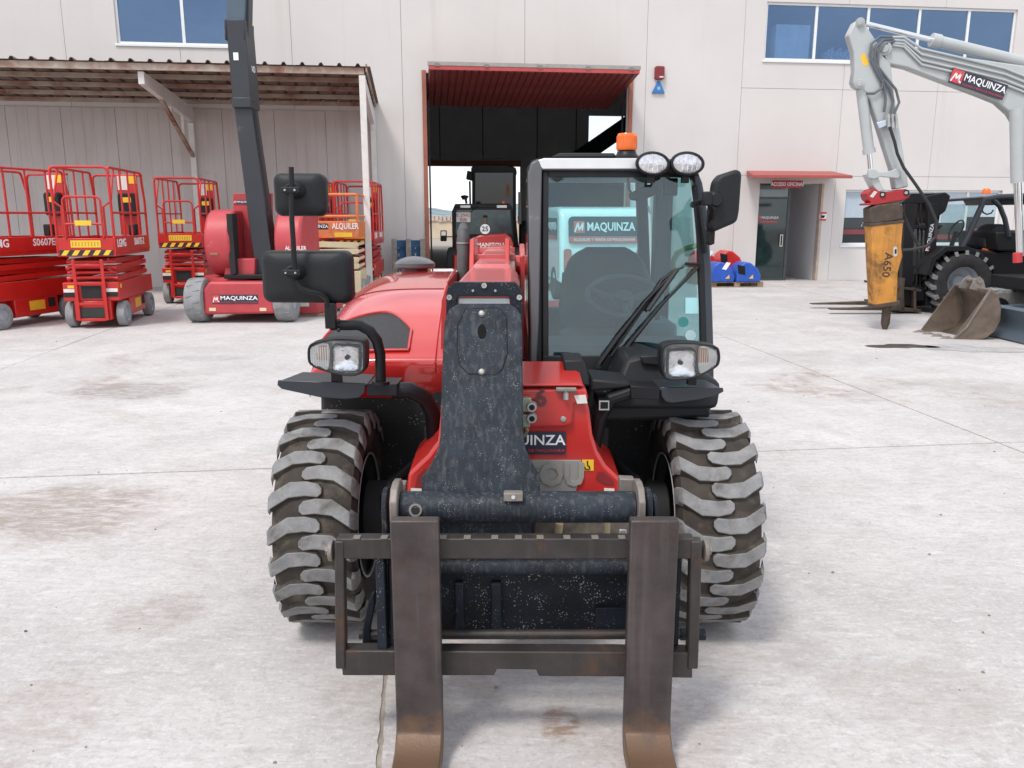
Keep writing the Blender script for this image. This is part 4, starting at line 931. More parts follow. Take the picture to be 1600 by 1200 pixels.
for (u, v, r_) in ((756.5, 446, .0088), (702, 464.5, .0088), (811.5, 464.5, .0088), (739, 454, .004), (774, 454, .004)):
    B(MB().lathe([(0, .002), (r_ * .4, .002), (r_ * .45, .006), (r_, .006), (r_, 0)], facing(P(u, v, cy - .001)), 12), 'bolt', GALV, boom)
B(MB().ext([P(716, 476, 2.635), P(797, 476, 2.635), P(797, 466, 2.635), P(716, 466, 2.635)], (0, .02, 0)), 'wear_pad', M('pad_white', (.62, .63, .62), .5), boom, bevel=.003)
# nose: tilted speckled plate with its body behind
n0 = Vector((0, 2.58, 1.34)); n1 = Vector((0, 2.36, .77)); nd = (n1 - n0).normalized(); nn = Vector((0, -nd.z, nd.y)) * (1 if -nd.z < 0 else -1)
NB = n0
def NP(u, v, off=0): return hit(u, v, NB + nn * off, nn)
nose = [(717, 473.5), (795, 473.5), (806, 480), (814, 492), (816, 520), (817, 600), (818, 680), (821, 700), (833, 725), (843, 742), (844, 775), (830, 800), (830, 852), (686, 852), (686, 800), (658, 775), (659, 746), (672, 727), (685, 700), (688, 680), (690, 600), (693, 520), (695, 500), (702, 482)]
no = B(MB().ext([NP(u, v) for u, v in nose], -nn * .20), 'boom_nose', BOOMBLUE, bevel=.006)
hatch = [NP(752 + x, 530.5 + y, .001) for x, y in ((-25, -48), (28, -50), (40, -35), (41, 22), (33, 47), (24, 55), (-20, 54), (-34, 40), (-38, 10), (-37, -22))]
B(MB().tube(hatch, .0009, 5, closed=True), 'hatch_seam', BLACK, no)
B(MB().ext([NP(752 + x, 530.5 + y, .0005) for x, y in ((-24, -47), (27, -49), (39, -34), (40, 22), (32, 46), (23, 54), (-19, 53), (-33, 40), (-37, 10), (-36, -22))], nn * .002), 'hatch_plate', M('hatch_paint', (.016, .021, .029), .55, var=.5, scale=12, spec=.25, speck=((.30, .29, .27), .24, 160), streak=((.085, .09, .095), .6, 70)), no)
sl = [NP(753 + 6.8 * math.cos(2 * math.pi * k / 20), 518 + 11.5 * math.sin(2 * math.pi * k / 20), .004) for k in range(20)]
B(MB().ext(sl, -nn * .001), 'slot_hole', M('slot_dark', (.001, .001, .001), 1), no)
for (u, v) in ((752.5, 490), (752.5, 581)):
    pp = NP(u, v, .003); B(MB().lathe([(0, .010), (.007, .009), (.010, .005), (.011, 0)], frame(pp, (1, 0, 0), -nd), 14), 'bolt', M('bolt_grey', (.36, .35, .32), .5, metal=.5), no)
B(MB().ext([P(u, v, 2.42) for u, v in ((686, 800), (830, 800), (830, 860), (686, 860))], (0, .25, 0)), 'nose_foot', BOOMBLUE, bevel=.006)

# ---- coupler tube, ears, back plate
TY = 2.29
t0 = P(628, 792, TY); rt = .0475
cplr = B(MB().cyl((P(628, 792, TY).x, TY, t0.z), (P(990, 792, TY).x, TY, t0.z), rt, 28), 'coupler_tube', BOOMBLUE)
B(MB().cyl(P(649, 797, TY - .046), P(649, 797, TY - .056), .0195, 18), 'lock_pin', WORNPLATE, cplr); B(MB().cyl(P(649, 797, TY - .0565), P(649, 797, TY - .058), .013, 14), 'pin_recess', BOOMEDGE, cplr)
B(MB().bb(P(787, 784, TY - .052), P(817, 771, TY - .052) + Vector((0, .03, 0))), 'grease_pad', WORNPLATE, cplr, bevel=.003)
B(MB().cyl(P(802, 777, TY - .056), P(802, 777, TY - .05), .006, 8), 'grease_nipple', GALV, cplr)
def ear(u, w, top, bot, Y, mat, dy=.075, name='coupler_ear'):
    x = P(u, 790, Y).x; wd = w * Y / FPX; zt = P(u, top, Y).z; zb_ = P(u, bot, Y).z
    prof = [(-dy, zb_), (dy, zb_), (dy, zt - .03), (dy * .6, zt - .006), (0, zt), (-dy * .6, zt - .008), (-dy, zt - .04)]
    return B(MB().ext([(x - wd / 2, Y + a, z) for a, z in prof], (wd, 0, 0)), name, mat, bevel=.004)
ear(620, 12, 752, 860, TY, WORNPLATE); ear(604, 9, 762, 1000, TY + .05, BOOMEDGE, .05)
ear(629, 8, 770, 850, TY + .01, BOOMEDGE, .055)
ear(997, 11, 752, 860, TY, WORNPLATE); ear(1011, 10, 763, 860, TY + .05, BOOMEDGE, .055); ear(1021, 7, 772, 850, TY + .06, BOOMEDGE, .045); 
B(MB().ext([P(u, v, TY + .10) for u, v in ((612, 756), (634, 756), (634, 775), (612, 775))], (0, .04, 0)), 'rear_ear', WORNPLATE, bevel=.004)
B(MB().ext([P(u, v, TY + .12) for u, v in ((968, 748), (992, 749), (992, 775), (968, 775))], (0, .04, 0)), 'rear_ear', WORNPLATE, bevel=.004)
bp = B(MB().ext([P(u, v, TY + .06) for u, v in ((640, 876), (995, 876), (995, 990), (640, 990))], (0, .03, 0)), 'coupler_plate', M('dark_speckled_plate', (.007, .009, .014), .55, var=.4, scale=8, spec=.25, speck=((.32, .31, .29), .40, 130), bump=.15, bscale=100), bevel=.004)
B(MB().cyl(P(640, 884, TY + .05), P(995, 884, TY + .05), .026, 18), 'coupler_rib', BOOMBLUE, bp)
for (u0, u1, v0) in ((768, 783, 912), (712, 724, 912), (930, 980, 950)):
    B(MB().bb(P(u0, 985, TY + .035), P(u1, v0, TY + .035) + Vector((0, .03, 0))), 'coupler_web', BOOMEDGE, bp, bevel=.003)

# ---- fork carriage and forks
KY = 2.175
car = B(MB().bb(P(527, 874, KY), P(1086, 842, KY) + Vector((0, .045, 0))), 'fork_carriage', STEELBAR, bevel=.004)
nt_ = MB().bb((-.010, -.002, 0), (.010, .02, .004)).mesh('bar_notch', WORNPLATE, 0)
for u in (557, 600, 692, 730, 773, 810, 844, 886, 930, 972): 
    pp = P(u, 842, KY) - RM[tele].translation; inst('bar_notch', nt_, car, Matrix.Translation(pp))
B(MB().ext([P(u, v, KY) for u, v in ((532, 1017), (1082, 1020), (1082, 1060), (985, 1058), (842, 1057), (838, 1047), (776, 1046), (772, 1056), (535, 1056)) ], (0, .05, 0)), 'lower_bar', STEELBAR, car, bevel=.004)
for (u0, u1, ub0, ub1) in ((522, 537, 524, 540), (1080, 1098, 1074, 1091)):
    B(MB().ext([P(u0, 846, KY - .004), P(u1, 846, KY - .004), P(ub1, 1046, KY - .004), P(ub0, 1046, KY - .004)], (0, .04, 0)), 'side_post', STEELBAR, car, bevel=.005)
for (u0, u1) in ((586, 600),):
    B(MB().ext([P(u0, 872, KY + .01), P(u1, 872, KY + .01), P(u1 + 6, 1020, KY + .01), P(u0 + 4, 1020, KY + .01)], (0, .05, 0)), 'inner_post', BOOMEDGE, car, bevel=.004)
B(MB().ext([P(608, 870, KY + .03), P(617, 870, KY + .03), P(618, 1012, KY + .03), P(609, 1012, KY + .03)], (0, .10, 0)), 'inner_post', BOOMEDGE, car, bevel=.004)
B(MB().ext([P(1058, 872, KY + .03), P(1066, 872, KY + .03), P(1060, 1010, KY + .03), P(1052, 1010, KY + .03)], (0, .10, 0)), 'inner_post', BOOMEDGE, car, bevel=.004)
for (u, s_) in ((521, -1), (1099, 1)):
    pp = P(u, 860, KY + .02); B(MB().cyl(pp, pp + Vector((s_ * .012, 0, 0)), .031, 18), 'end_washer', WORNPLATE, car, bevel=.002); B(MB().cyl(pp + Vector((s_ * .0121, 0, 0)), pp + Vector((s_ * .022, 0, 0)), .014, 6), 'end_bolt', WORNPLATE, car)
pz = P(700, 991, TY).z
B(MB().cyl((P(562, 994, TY).x, TY, pz), (P(1101, 994, TY).x, TY, pz), .0155, 16), 'lower_rod', STEELBAR, car)
B(MB().cyl((P(1062, 994, TY).x, TY - .001, pz), (P(1101.5, 994, TY).x, TY - .001, pz), .018, 16), 'rod_end', BOOMEDGE, car, bevel=.002)
# lower left latch
B(MB().ext([P(u, v, TY - .02) for u, v in ((566, 985), (574, 945), (580, 930), (585, 928), (586, 945), (578, 985), (579, 1008), (566, 1010))], (0, .03, 0)), 'latch', BOOMEDGE, car, bevel=.004)
B(MB().bb(P(577, 1012, TY), P(590, 998, TY) + Vector((0, .03, 0))), 'latch_foot', BLACK, car)
def fork(ut, name='fork'):
    xc = P(ut, 812, 2.13).x; w = .069; th = .040; Yf = 2.13
    zt = P(646, 814, Yf).z; prof = [(Yf, zt), (Yf, .14), (Yf - .012, .095), (Yf - .05, .066), (Yf - .10, .058)]
    prof += [(Yf - 1.12, .045), (Yf - 1.12, .035), (Yf - .1, .012), (Yf + .0, .012), (Yf + th * .7, .035), (Yf + th, .075), (Yf + th, zt)]
    return B(MB().ext([(xc - w, y, z) for y, z in prof], (2 * w, 0, 0)), name, FORKM, car, bevel=.006)
def fork_mat():
    m = STEEL.copy(); m.name = 'fork_worn_steel'; nt = m.node_tree; N = nt.nodes; L = nt.links; b_ = N['Principled BSDF']
    src = b_.inputs['Base Color'].links[0].from_socket
    tc = N.new('ShaderNodeNewGeometry'); sp = N.new('ShaderNodeSeparateXYZ'); L.new(tc.outputs['Position'], sp.inputs[0])
    nz = N.new('ShaderNodeTexNoise'); nz.inputs['Scale'].default_value = 11; nz.inputs['Detail'].default_value = 6; L.new(tc.outputs['Position'], nz.inputs['Vector'])
    ad = N.new('ShaderNodeMath'); ad.operation = 'MULTIPLY_ADD'; L.new(nz.outputs[0], ad.inputs[0]); ad.inputs[1].default_value = -.22; L.new(sp.outputs[2], ad.inputs[2])
    mr = N.new('ShaderNodeMapRange'); mr.inputs[1].default_value = .04; mr.inputs[2].default_value = -.02; L.new(ad.outputs[0], mr.inputs[0])
    mx = N.new('ShaderNodeMix'); mx.data_type = 'RGBA'; L.new(mr.outputs[0], mx.inputs['Factor']); L.new(src, mx.inputs['A']); mx.inputs['B'].default_value = (.125, .072, .043, 1)
    L.new(mx.outputs['Result'], b_.inputs['Base Color']); return m
FORKM = fork_mat()
fork(647); fork(1024)

# ---- engine hood on the left, as one swept skin
HP = [(3.30, .85), (3.27, .93), (3.26, 1.01), (3.30, 1.045), (3.42, 1.115), (3.60, 1.195), (3.85, 1.262), (4.2, 1.30), (4.6, 1.305), (5.0, 1.28), (5.22, 1.18), (5.28, .80)]
def hp(t):
    t = max(0, min(.99999, t)) * (len(HP) - 1); i = int(t); f = t - i
    p0, p1, p2, p3 = HP[max(0, i - 1)], HP[i], HP[i + 1], HP[min(len(HP) - 1, i + 2)]
    return tuple(.5 * (2 * p1[k] + (-p0[k] + p2[k]) * f + (2 * p0[k] - 5 * p1[k] + 4 * p2[k] - p3[k]) * f * f + (-p0[k] + 3 * p1[k] - 3 * p2[k] + p3[k]) * f ** 3) for k in (0, 1))
HXI, HXO = -.255, -.880
def hs(u, t):                              # u: 0 inner edge .. 1 foot of the outer side
    y, z = hp(t); u = max(0.0, min(1.0, u)); f = math.pi / 2 * u * u
    xs = math.sin(f) ** .42; dn = 1 - max(0, math.cos(f)) ** .44
    back = .11 * u ** 4 * max(0, 1 - t * 2.0)
    return Vector((CX + HXI + (HXO - HXI) * xs, y + back, z - dn * (z - .85)))
hood = B(MB().grid(lambda u, v: hs(u, v), 28, 66), 'engine_hood', RED_CLEAN, smooth=60)
def hs_n(u, t):
    a = hs(u + .004, t) - hs(u - .004, t); c = hs(u, t + .002) - hs(u, t - .002); n_ = a.cross(c).normalized()
    return n_ if n_.z > 0 else -n_
def patch(poly, off):
    pass
g0, g1 = .275, .44                         # grille span along the skin
def gfn(u, v, off=.004):
    uu = .20 + .62 * u; hi_ = g1 - .07 * max(0, (u - .3)) ** 1.6 - .07 * max(0, (.3 - u) / .3) ** 2.2; lo_ = g0 + .006
    t = lo_ + (hi_ - lo_) * v; return hs(uu, t) + hs_n(uu, t) * off
B(MB().grid(lambda u, v: gfn(u, v), 24, 12), 'grille', GRILLE, hood, smooth=60)
edge = [gfn(k / 24, 0, .006) for k in range(25)] + [gfn(1, k / 12, .006) for k in range(1, 13)] + [gfn(1 - k / 24, 1, .006) for k in range(1, 25)] + [gfn(0, 1 - k / 12, .006) for k in range(1, 12)]
B(MB().tube(edge, .007, 6, closed=True), 'grille_trim', RED_CLEAN, hood)
B(MB().tube([hs(.07, t / 60) + hs_n(.07, t / 60) * .001 for t in range(8, 52)], .006, 6), 'hood_crease', RED_CLEAN, hood)
B(MB().tube([hs(.05 + .7 * k / 30, .545) + hs_n(.05 + .7 * k / 30, .545) * .0005 for k in range(31)], .0028, 6), 'hood_seam', M('seam_dark_red', (.10, .006, .008), .6), hood)
B(MB().ext([P(u, v, 3.32) for u, v in ((690, 470), (700, 440), (700, 615), (688, 612))], (0, 1.6, 0)), 'hood_side', RED, hood)
B(MB().bb((CX - .80, 3.45, .55), (CX - .30, 5.2, .82)), 'engine_skirt', DARKIN, bevel=.02)
# air pre-cleaner cap, exhaust
ap = P(648, 424, 4.55); ac = MB().lathe([(0, .060), (.045, .056), (.085, .043), (.108, .028), (.114, .022), (.114, .002), (.108, -.004), (.0, -.004)], Matrix.Translation(P(648, 417, 4.55)), 28)
cap = B(ac, 'intake_cap', M('smoky_plastic', (.075, .078, .082), .3, var=.1, coat=.4))
B(MB().cyl(P(648, 440, 4.55), P(648, 416, 4.55), .075, 20), 'intake_neck', M('dark_red_plastic', (.12, .012, .014), .4), cap)
ey = 3.95
B(MB().tube([P(724, 470, ey), P(724, 380, ey), P(724, 362, ey + .02), P(724, 353, ey + .06)], [.031, .031, .030, .020], 18), 'exhaust_pipe', M('exhaust_steel', (.085, .085, .09), .6, metal=.3, var=.3, scale=9, dirt=((.15, .10, .07), .3, 6)))
B(MB().cyl(P(724, 380.5, ey), P(724, 378.5, ey), .0335, 18), 'exhaust_clamp', GALV)

# ---- cab
CY0, CY1, CYR = 3.26, 3.40, 4.55          # windscreen foot, head, rear of cab
def wsp(u, v, off=0):                      # a point on the windscreen plane
    p0 = Vector((0, CY0, 1.0)); p1 = Vector((0, CY1, 1.86)); d_ = (p1 - p0).normalized(); n_ = Vector((0, -d_.z, d_.y))
    return hit(u, v, p0 + n_ * off, n_)
wn_ = Vector((0, -(1.86 - 1.0), CY1 - CY0)).normalized()
ws_out = [(850, 284), (856, 275), (1085, 275), (1094, 284), (1108, 420), (1114, 560), (1112, 570), (850, 570), (847, 560)]
xL = wsp(824, 400).x; xR = wsp(1112, 400).x; xRt = wsp(1094, 280).x
zr = P(900, 247, CY1).z
cabm = MB()
# left A pillar and long side post
B(MB().ext([wsp(u, v, -.02) for u, v in ((824, 262), (832, 250), (848, 249), (848, 600), (826, 600))], (0, .05, 0)), 'front_pillar', BLACK, bevel=.006)
B(MB().ext([wsp(u, v, .012) for u, v in ((825, 270), (830, 254), (842, 249), (847, 262), (842, 500), (838, 590), (829, 590), (827, 400))], (0, .03, 0)), 'pillar_cover', M('grey_pillar_trim', (.10, .10, .105), .4, metal=.2, dirt=((.35, .3, .26), .3, 6)), bevel=.006)
B(MB().ext([wsp(u, v, -.01) for u, v in ((848, 268), (857, 268), (857, 598), (848, 598))], (0, .03, 0)), 'screen_frame', BLACK_PLAS, bevel=.003)
B(MB().ext([wsp(u, v, -.01) for u, v in ((857, 265), (1086, 266), (1086, 277), (857, 277))], (0, .04, 0)), 'screen_frame', BLACK_PLAS, bevel=.003)
B(MB().ext([wsp(u, v, -.008) for u, v in ((848, 556), (1112, 556), (1112, 604), (848, 604))], (0, .05, 0)), 'screen_frame', BLACK_PLAS, bevel=.003)
B(MB().ext([wsp(u, v, .004) for u, v in ((861, 277), (882, 277), (875, 281), (871, 283.5), (867, 281))], (0, .01, 0)), 'screen_hinge', BLACK, bevel=.002)
rp = [(1078, 262), (1090, 266), (1098, 285), (1106, 330), (1112, 420), (1116, 560), (1116, 600), (1101, 600), (1101, 560), (1097, 420), (1090, 330), (1084, 285)]
B(MB().ext([wsp(u, v, .0) for u, v in rp], (0, .07, 0)), 'front_pillar', PLATE, bevel=.010)
B(MB().ext([wsp(u, v, .006) for u, v in ((1083, 290), (1090, 288), (1098, 360), (1103, 500), (1104, 590), (1096, 590), (1094, 480), (1090, 370))], (0, .03, 0)), 'pillar_seal', BLACK, bevel=.003)
ws = B(MB().ext([wsp(u, v, -.012) for u, v in ((857, 277), (1086, 277), (1096, 400), (1101, 500), (1102, 557), (857, 557))], (0, .005, 0)), 'windscreen', CABGLASS, smooth=0)
# roof: silver front band, dark lid
B(MB().ext([wsp(u, v, .01) for u, v in ((838, 251), (850, 247), (1000, 247), (1005, 250), (1005, 264), (848, 264.5), (841, 258))], (0, .03, .0)), 'roof_band', SILVER, bevel=.004)
B(MB().ext([wsp(u, v, .005) for u, v in ((1000, 249), (1075, 252), (1090, 264), (1094, 276), (1000, 266))], (0, .05, 0)), 'roof_corner', BLACK, bevel=.008)
zc = wsp(900, 248).z
rf = MB().hexa([(xL + .01, CY1 - .02, zc - .05), (xRt - .0, CY1 - .02, zc - .05), (xRt - .02, CY1 - .0, zc), (xL + .03, CY1 - .0, zc), (xL + .01, CYR, zc - .05), (xRt, CYR, zc - .05), (xRt - .02, CYR, zc + .01), (xL + .03, CYR, zc + .01)])
B(rf, 'roof', M('cab_roof_dark', (.035, .036, .038), .5), bevel=.012)
B(MB().hexa([P(862, 245, 3.6), P(960, 245, 3.6), P(960, 239, 3.62), P(875, 239, 3.62), P(862, 245, 3.6) + Vector((0, .7, .0)), P(1010, 246, 3.6) + Vector((0, .7, 0)), P(1005, 240, 3.6) + Vector((0, .7, 0)), P(875, 239, 3.62) + Vector((0, .7, 0))]), 'roof_hatch', BLACK, bevel=.004)
# beacon
bc = P(979, 237, 3.62)
B(MB().lathe([(.0, -.035), (.058, -.035), (.055, -.01), (.043, .002), (.041, .012), (0, .012)], Matrix.Translation(P(979, 241, 3.62)), 20), 'beacon_base', BLACK)
bcn = B(MB().lathe([(.043, 0), (.044, .004), (.042, .062), (.038, .070), (.0, .072)], Matrix.Translation(P(979, 235, 3.62)), 24), 'beacon', ORANGE)
rb = MB()
for k in range(24):
    a = 2 * math.pi * k / 24; c = P(979, 235, 3.62); rb.box((c.x + .0435 * math.cos(a), c.y + .0435 * math.sin(a), c.z + .033), (.0035, .0035, .052))
B(rb, 'beacon_ribs', ORANGE, bcn, smooth=0)
WORKLENS = M('work_lamp_lens', (.62, .61, .63), .1, metal=.75, var=.25, scale=40, bump=.5, bscale=70)
# oval work lamps
for u in (1020, 1074):
    c = P(u, 255.5, 3.33); k = Matrix.Diagonal((1.33, .90, 1, 1)); mm = facing(c) @ Matrix.Rotation(R(-4), 4, 'Z') @ k
    wl = B(MB().lathe([(0, -.07), (.030, -.065), (.050, -.03), (.053, 0), (.051, .008), (.045, .010), (.043, .004)], mm, 28), 'work_lamp', BLACK_PLAS)
    B(MB().lathe([(.0435, .004), (.03, .009), (0, .011)], mm, 28), 'lens', WORKLENS, wl)
    rb = MB()
    for x in (-.028, -.014, 0, .014, .028): rb.bb((x - .0012, -.036 + abs(x) * .4, .0090), (x + .0012, .036 - abs(x) * .4, .0112), mm)
    B(rb, 'lens_rib', WORKLENS, wl, smooth=0)
    B(MB().bb((-.014, -.075, -.05), (.014, -.03, -.02), facing(c)), 'lamp_bracket', BLACK, wl)
# right mirror
mx, m3 = None, None
mo = [(1117, 283), (1126, 273), (1150, 265), (1159, 266), (1160, 275), (1156, 330), (1153, 346), (1146, 350), (1118, 362), (1112, 362), (1109, 352), (1111, 325)]
mr_ = B(MB().ext([P(u, v, 3.10) for u, v in mo], (0, .075, 0)), 'rear_view_mirror', BLACK_PLAS, bevel=.014, seg=3)
B(MB().ext([P(1135 + (u - 1135) * .9, 313 + (v - 313) * .9, 3.176) for u, v in mo], (0, .003, 0)), 'mirror_glass', MIRRORFACE, mr_)
c = P(1118, 312, 3.09); B(MB().cyl(c + Vector((0, .02, 0)), c + Vector((-.004, -.03, 0)), .032, 16, .022), 'ball_clamp', BLACK_PLAS, mr_)
B(MB().bb(P(1100, 321, 3.05), P(1114, 299, 3.05) + Vector((0, .05, 0))), 'arm_clamp', BLACK_PLAS, mr_, bevel=.005)
B(MB().tube([P(1104, 312, 3.08), P(1092, 316, 3.12), P(1084, 319, 3.2), P(1083, 320, 3.3)], .013, 8), 'mirror_arm', BLACK, mr_)
B(MB().tube([P(1108, 318, 3.08), P(1115, 326, 3.08), P(1112, 336, 3.1), P(1110, 355, 3.14), P(1110, 380, 3.2)], .012, 8), 'mirror_arm', BLACK, mr_)
B(MB().bb(P(1106, 382, 3.14), P(1118, 358, 3.14) + Vector((0, .05, 0))), 'arm_bracket', BLACK, mr_, bevel=.005)
B(MB().tube([wsp(1093, 322, .02), wsp(1101, 370, .025), wsp(1103, 395, .02)], .009, 8), 'hinge_rod', BLACK)
# wipers
def wiper(pts, r0, blade):
    w_ = B(MB().tube([wsp(u, v, .02) for u, v in pts], r0, 6), 'wiper_arm', BLACK)
    B(MB().cyl(wsp(*pts[0], .0), wsp(*pts[0], .035), .013, 10), 'wiper_pivot', BLACK, w_)
    return w_
wa = wiper([(934, 572), (965, 528), (1010, 470), (1058, 420)], [.012, .011, .006, .006], 1)
wb = wiper([(956, 574), (985, 535), (1030, 480), (1090, 418)], [.012, .011, .006, .006], 1)
B(MB().tube([wsp(1070, 412, .018), wsp(1094, 413, .018)], .006, 6), 'wiper_link', BLACK, wa)
B(MB().tube([wsp(955, 556, .012), wsp(1000, 490, .012), wsp(1035, 437, .012), wsp(1052, 424, .012), wsp(1068, 417, .012)], .005, 6), 'wiper_blade', RUBBER, wa)
B(MB().tube([wsp(1012, 485, .022), wsp(1058, 421, .026)], .010, 6), 'wiper_blade', RUBBER, wa)
B(MB().tube([wsp(1005, 512, .012), wsp(1040, 470, .012), wsp(1092, 414, .012)], .005, 6), 'wiper_blade', RUBBER, wb)
# stickers at the foot of the screen
for (u, v, r_, cm_) in ((1068, 503, 8, (.02, .16, .16)), (1079, 524, 8.5, (.30, .44, .46))):
    B(MB().ext([wsp(u + r_ * math.cos(6.283 * k / 18), v + r_ * math.sin(6.283 * k / 18), -.006) for k in range(18)], (0, .001, 0)), 'round_sticker', M('round_sticker', cm_, .5))
B(MB().ext([wsp(u, v, -.006) for u, v in ((1071, 465), (1091, 465), (1091, 490), (1071, 490))], (0, .001, 0)), 'square_sticker', M('pale_teal_sticker', (.30, .55, .58), .5))
# cab body behind: sides, rear posts, rear window, floor
z0c = .80
B(MB().ext([(xL + .005, CY0 + .03, z0c), (xL + .005, CYR, z0c), (xL + .005, CYR, 1.12), (xL + .005, CY0 + .05, 1.10)], (.025, 0, 0)), 'cab_side', RED)
B(MB().ext([(xR - .03, CY0 + .06, z0c), (xR - .03, CYR, z0c), (xR - .03, CYR, 1.0), (xR - .03, CY0 + .06, 1.0)], (.025, 0, 0)), 'cab_door', RED)
B(MB().ext([(xL + .012, CY1, 1.12), (xL + .012, CYR - .04, 1.13), (xL + .012, CYR - .10, zc - .06), (xL + .012, CY1 + .04, zc - .06)], (.005, 0, 0)), 'side_window', SIDEGLASS, smooth=0)
B(MB().ext([(xR - .02, CY0 + .10, 1.0), (xR - .02, CYR - .04, 1.0), (xRt - .03, CYR - .10, zc - .06), (xRt - .03, CY1 + .06, zc - .06)], (.005, 0, 0)), 'side_window', SIDEGLASS, smooth=0)
for x, x2 in ((xL + .02, xL + .04), (xR - .075, xRt - .10)):
    B(MB().hexa([(x, CYR - .06, z0c), (x + .06, CYR - .06, z0c), (x2 + .06, CYR - .10, zc - .05), (x2, CYR - .10, zc - .05), (x, CYR, z0c), (x + .06, CYR, z0c), (x2 + .06, CYR - .04, zc - .05), (x2, CYR - .04, zc - .05)]), 'rear_pillar', PLATE, bevel=.008)
B(MB().bb((xR - .12, 4.0, .9), (xR - .035, 4.09, zc - .05)), 'door_pillar', PLATE, bevel=.01)
B(MB().ext([(xL + .09, CYR - .03, 1.10), (xR - .08, CYR - .03, 1.10), (xRt - .11, CYR - .07, zc - .06), (xL + .10, CYR - .07, zc - .06)], (0, .005, 0)), 'rear_window', SIDEGLASS, smooth=0)
B(MB().bb((xL + .04, CYR - .05, z0c), (xR - .04, CYR, 1.10)), 'rear_panel', BLACK_PLAS, bevel=.01)
B(MB().bb((xL + .03, CY0 + .08, z0c - .04), (xR - .03, CYR, z0c)), 'cab_floor', BLACK_PLAS)
# inside: seat, wheel, dash, console, mirror
s0 = P(952, 480, 4.05).x
seat = B(MB().ext([(s0 + x, 4.16 + .10 * (z - 1.0), z) for x, z in ((-.235, .98), (-.245, 1.15), (-.225, 1.30), (-.185, 1.40), (-.10, 1.445), (.10, 1.445), (.185, 1.40), (.225, 1.30), (.245, 1.15), (.235, .98))], (0, .11, 0)), 'seat', SEAT, bevel=.035, seg=3)
B(MB().bb((s0 - .25, 3.75, .90), (s0 + .25, 4.2, 1.03)), 'seat_cushion', SEAT, seat, bevel=.04, seg=3)
swc = P(975, 462, 3.62)
sw = MB(); ring = []
axs = Vector((0, -.45, .89)).normalized(); sx_ = Vector((1, 0, 0)); sy_ = axs.cross(sx_)
for k in range(32): ring.append(swc + (sx_ * math.cos(6.2832 * k / 32) + sy_ * math.sin(6.2832 * k / 32)) * .165)
sw.tube(ring, .014, 8, closed=True)
GRIP = M('grey_grip', (.085, .09, .095), .6)
swo = B(sw, 'steering_wheel', GRIP)
sp = MB()
for a in (-.3, 3.44, 1.57): sp.tube([swc - axs * .03, swc + (sx_ * math.cos(a) + sy_ * -math.sin(a)) * .16], .016, 6)
sp.cyl(swc - axs * .05, swc + axs * .005, .045, 14); B(sp, 'wheel_spokes', GRIP, swo)
B(MB().cyl(swc - axs * .05, (swc.x, 3.46, .95), .04, 12, .06), 'steering_column', BLACK_PLAS)
B(MB().hexa([(xL + .05, 3.34, .95), (xR - .05, 3.34, .95), (xR - .05, 3.36, 1.06), (xL + .05, 3.36, 1.06), (xL + .05, 3.56, .95), (xR - .05, 3.56, .95), (xR - .05, 3.52, 1.09), (xL + .05, 3.52, 1.09)]), 'dashboard', M('grey_dash', (.10, .11, .115), .7, var=.15), bevel=.02)
B(MB().bb((xR - .20, 3.65, .85), (xR - .06, 4.3, 1.12)), 'side_console', M('grey_console', (.16, .17, .18), .7), bevel=.02)
B(MB().tube([(xR - .13, 3.8, 1.12), (xR - .13, 3.78, 1.25)], .012, 8), 'joystick', BLACK)
gt = [P(1050, 436, 3.98), P(1052, 408, 3.98), P(1058, 396, 3.98), P(1072, 388, 3.98), P(1088, 384, 3.98)]
B(MB().tube(gt, .014, 8), 'grab_rail', M('olive_rail', (.22, .24, .10), .5))
imr = B(MB().ext([P(u, v, 3.50) for u, v in ((985, 312), (982, 303), (1012, 288), (1030, 292), (1030, 302), (1000, 315))], (0, .02, 0)), 'interior_mirror', BLACK, bevel=.005)
B(MB().tube([P(1020, 292, 3.51), P(1022, 276, 3.52)], .012, 8), 'mirror_arm', BLACK, imr)
B(MB().tube([P(981, 278, 3.5), P(983, 296, 3.5), P(990, 306, 3.5)], .005, 6), 'mirror_cable', BLACK, imr)
B(MB().bb(P(1036, 306, 3.52), P(1060, 278, 3.52) + Vector((0, .03, 0))), 'sun_visor', BLACK, bevel=.006)
B(MB().tube([P(1013, 322, 3.55), P(1014, 328, 3.55), P(1018, 334, 3.55)], .005, 6), 'key_tag', WHITE)
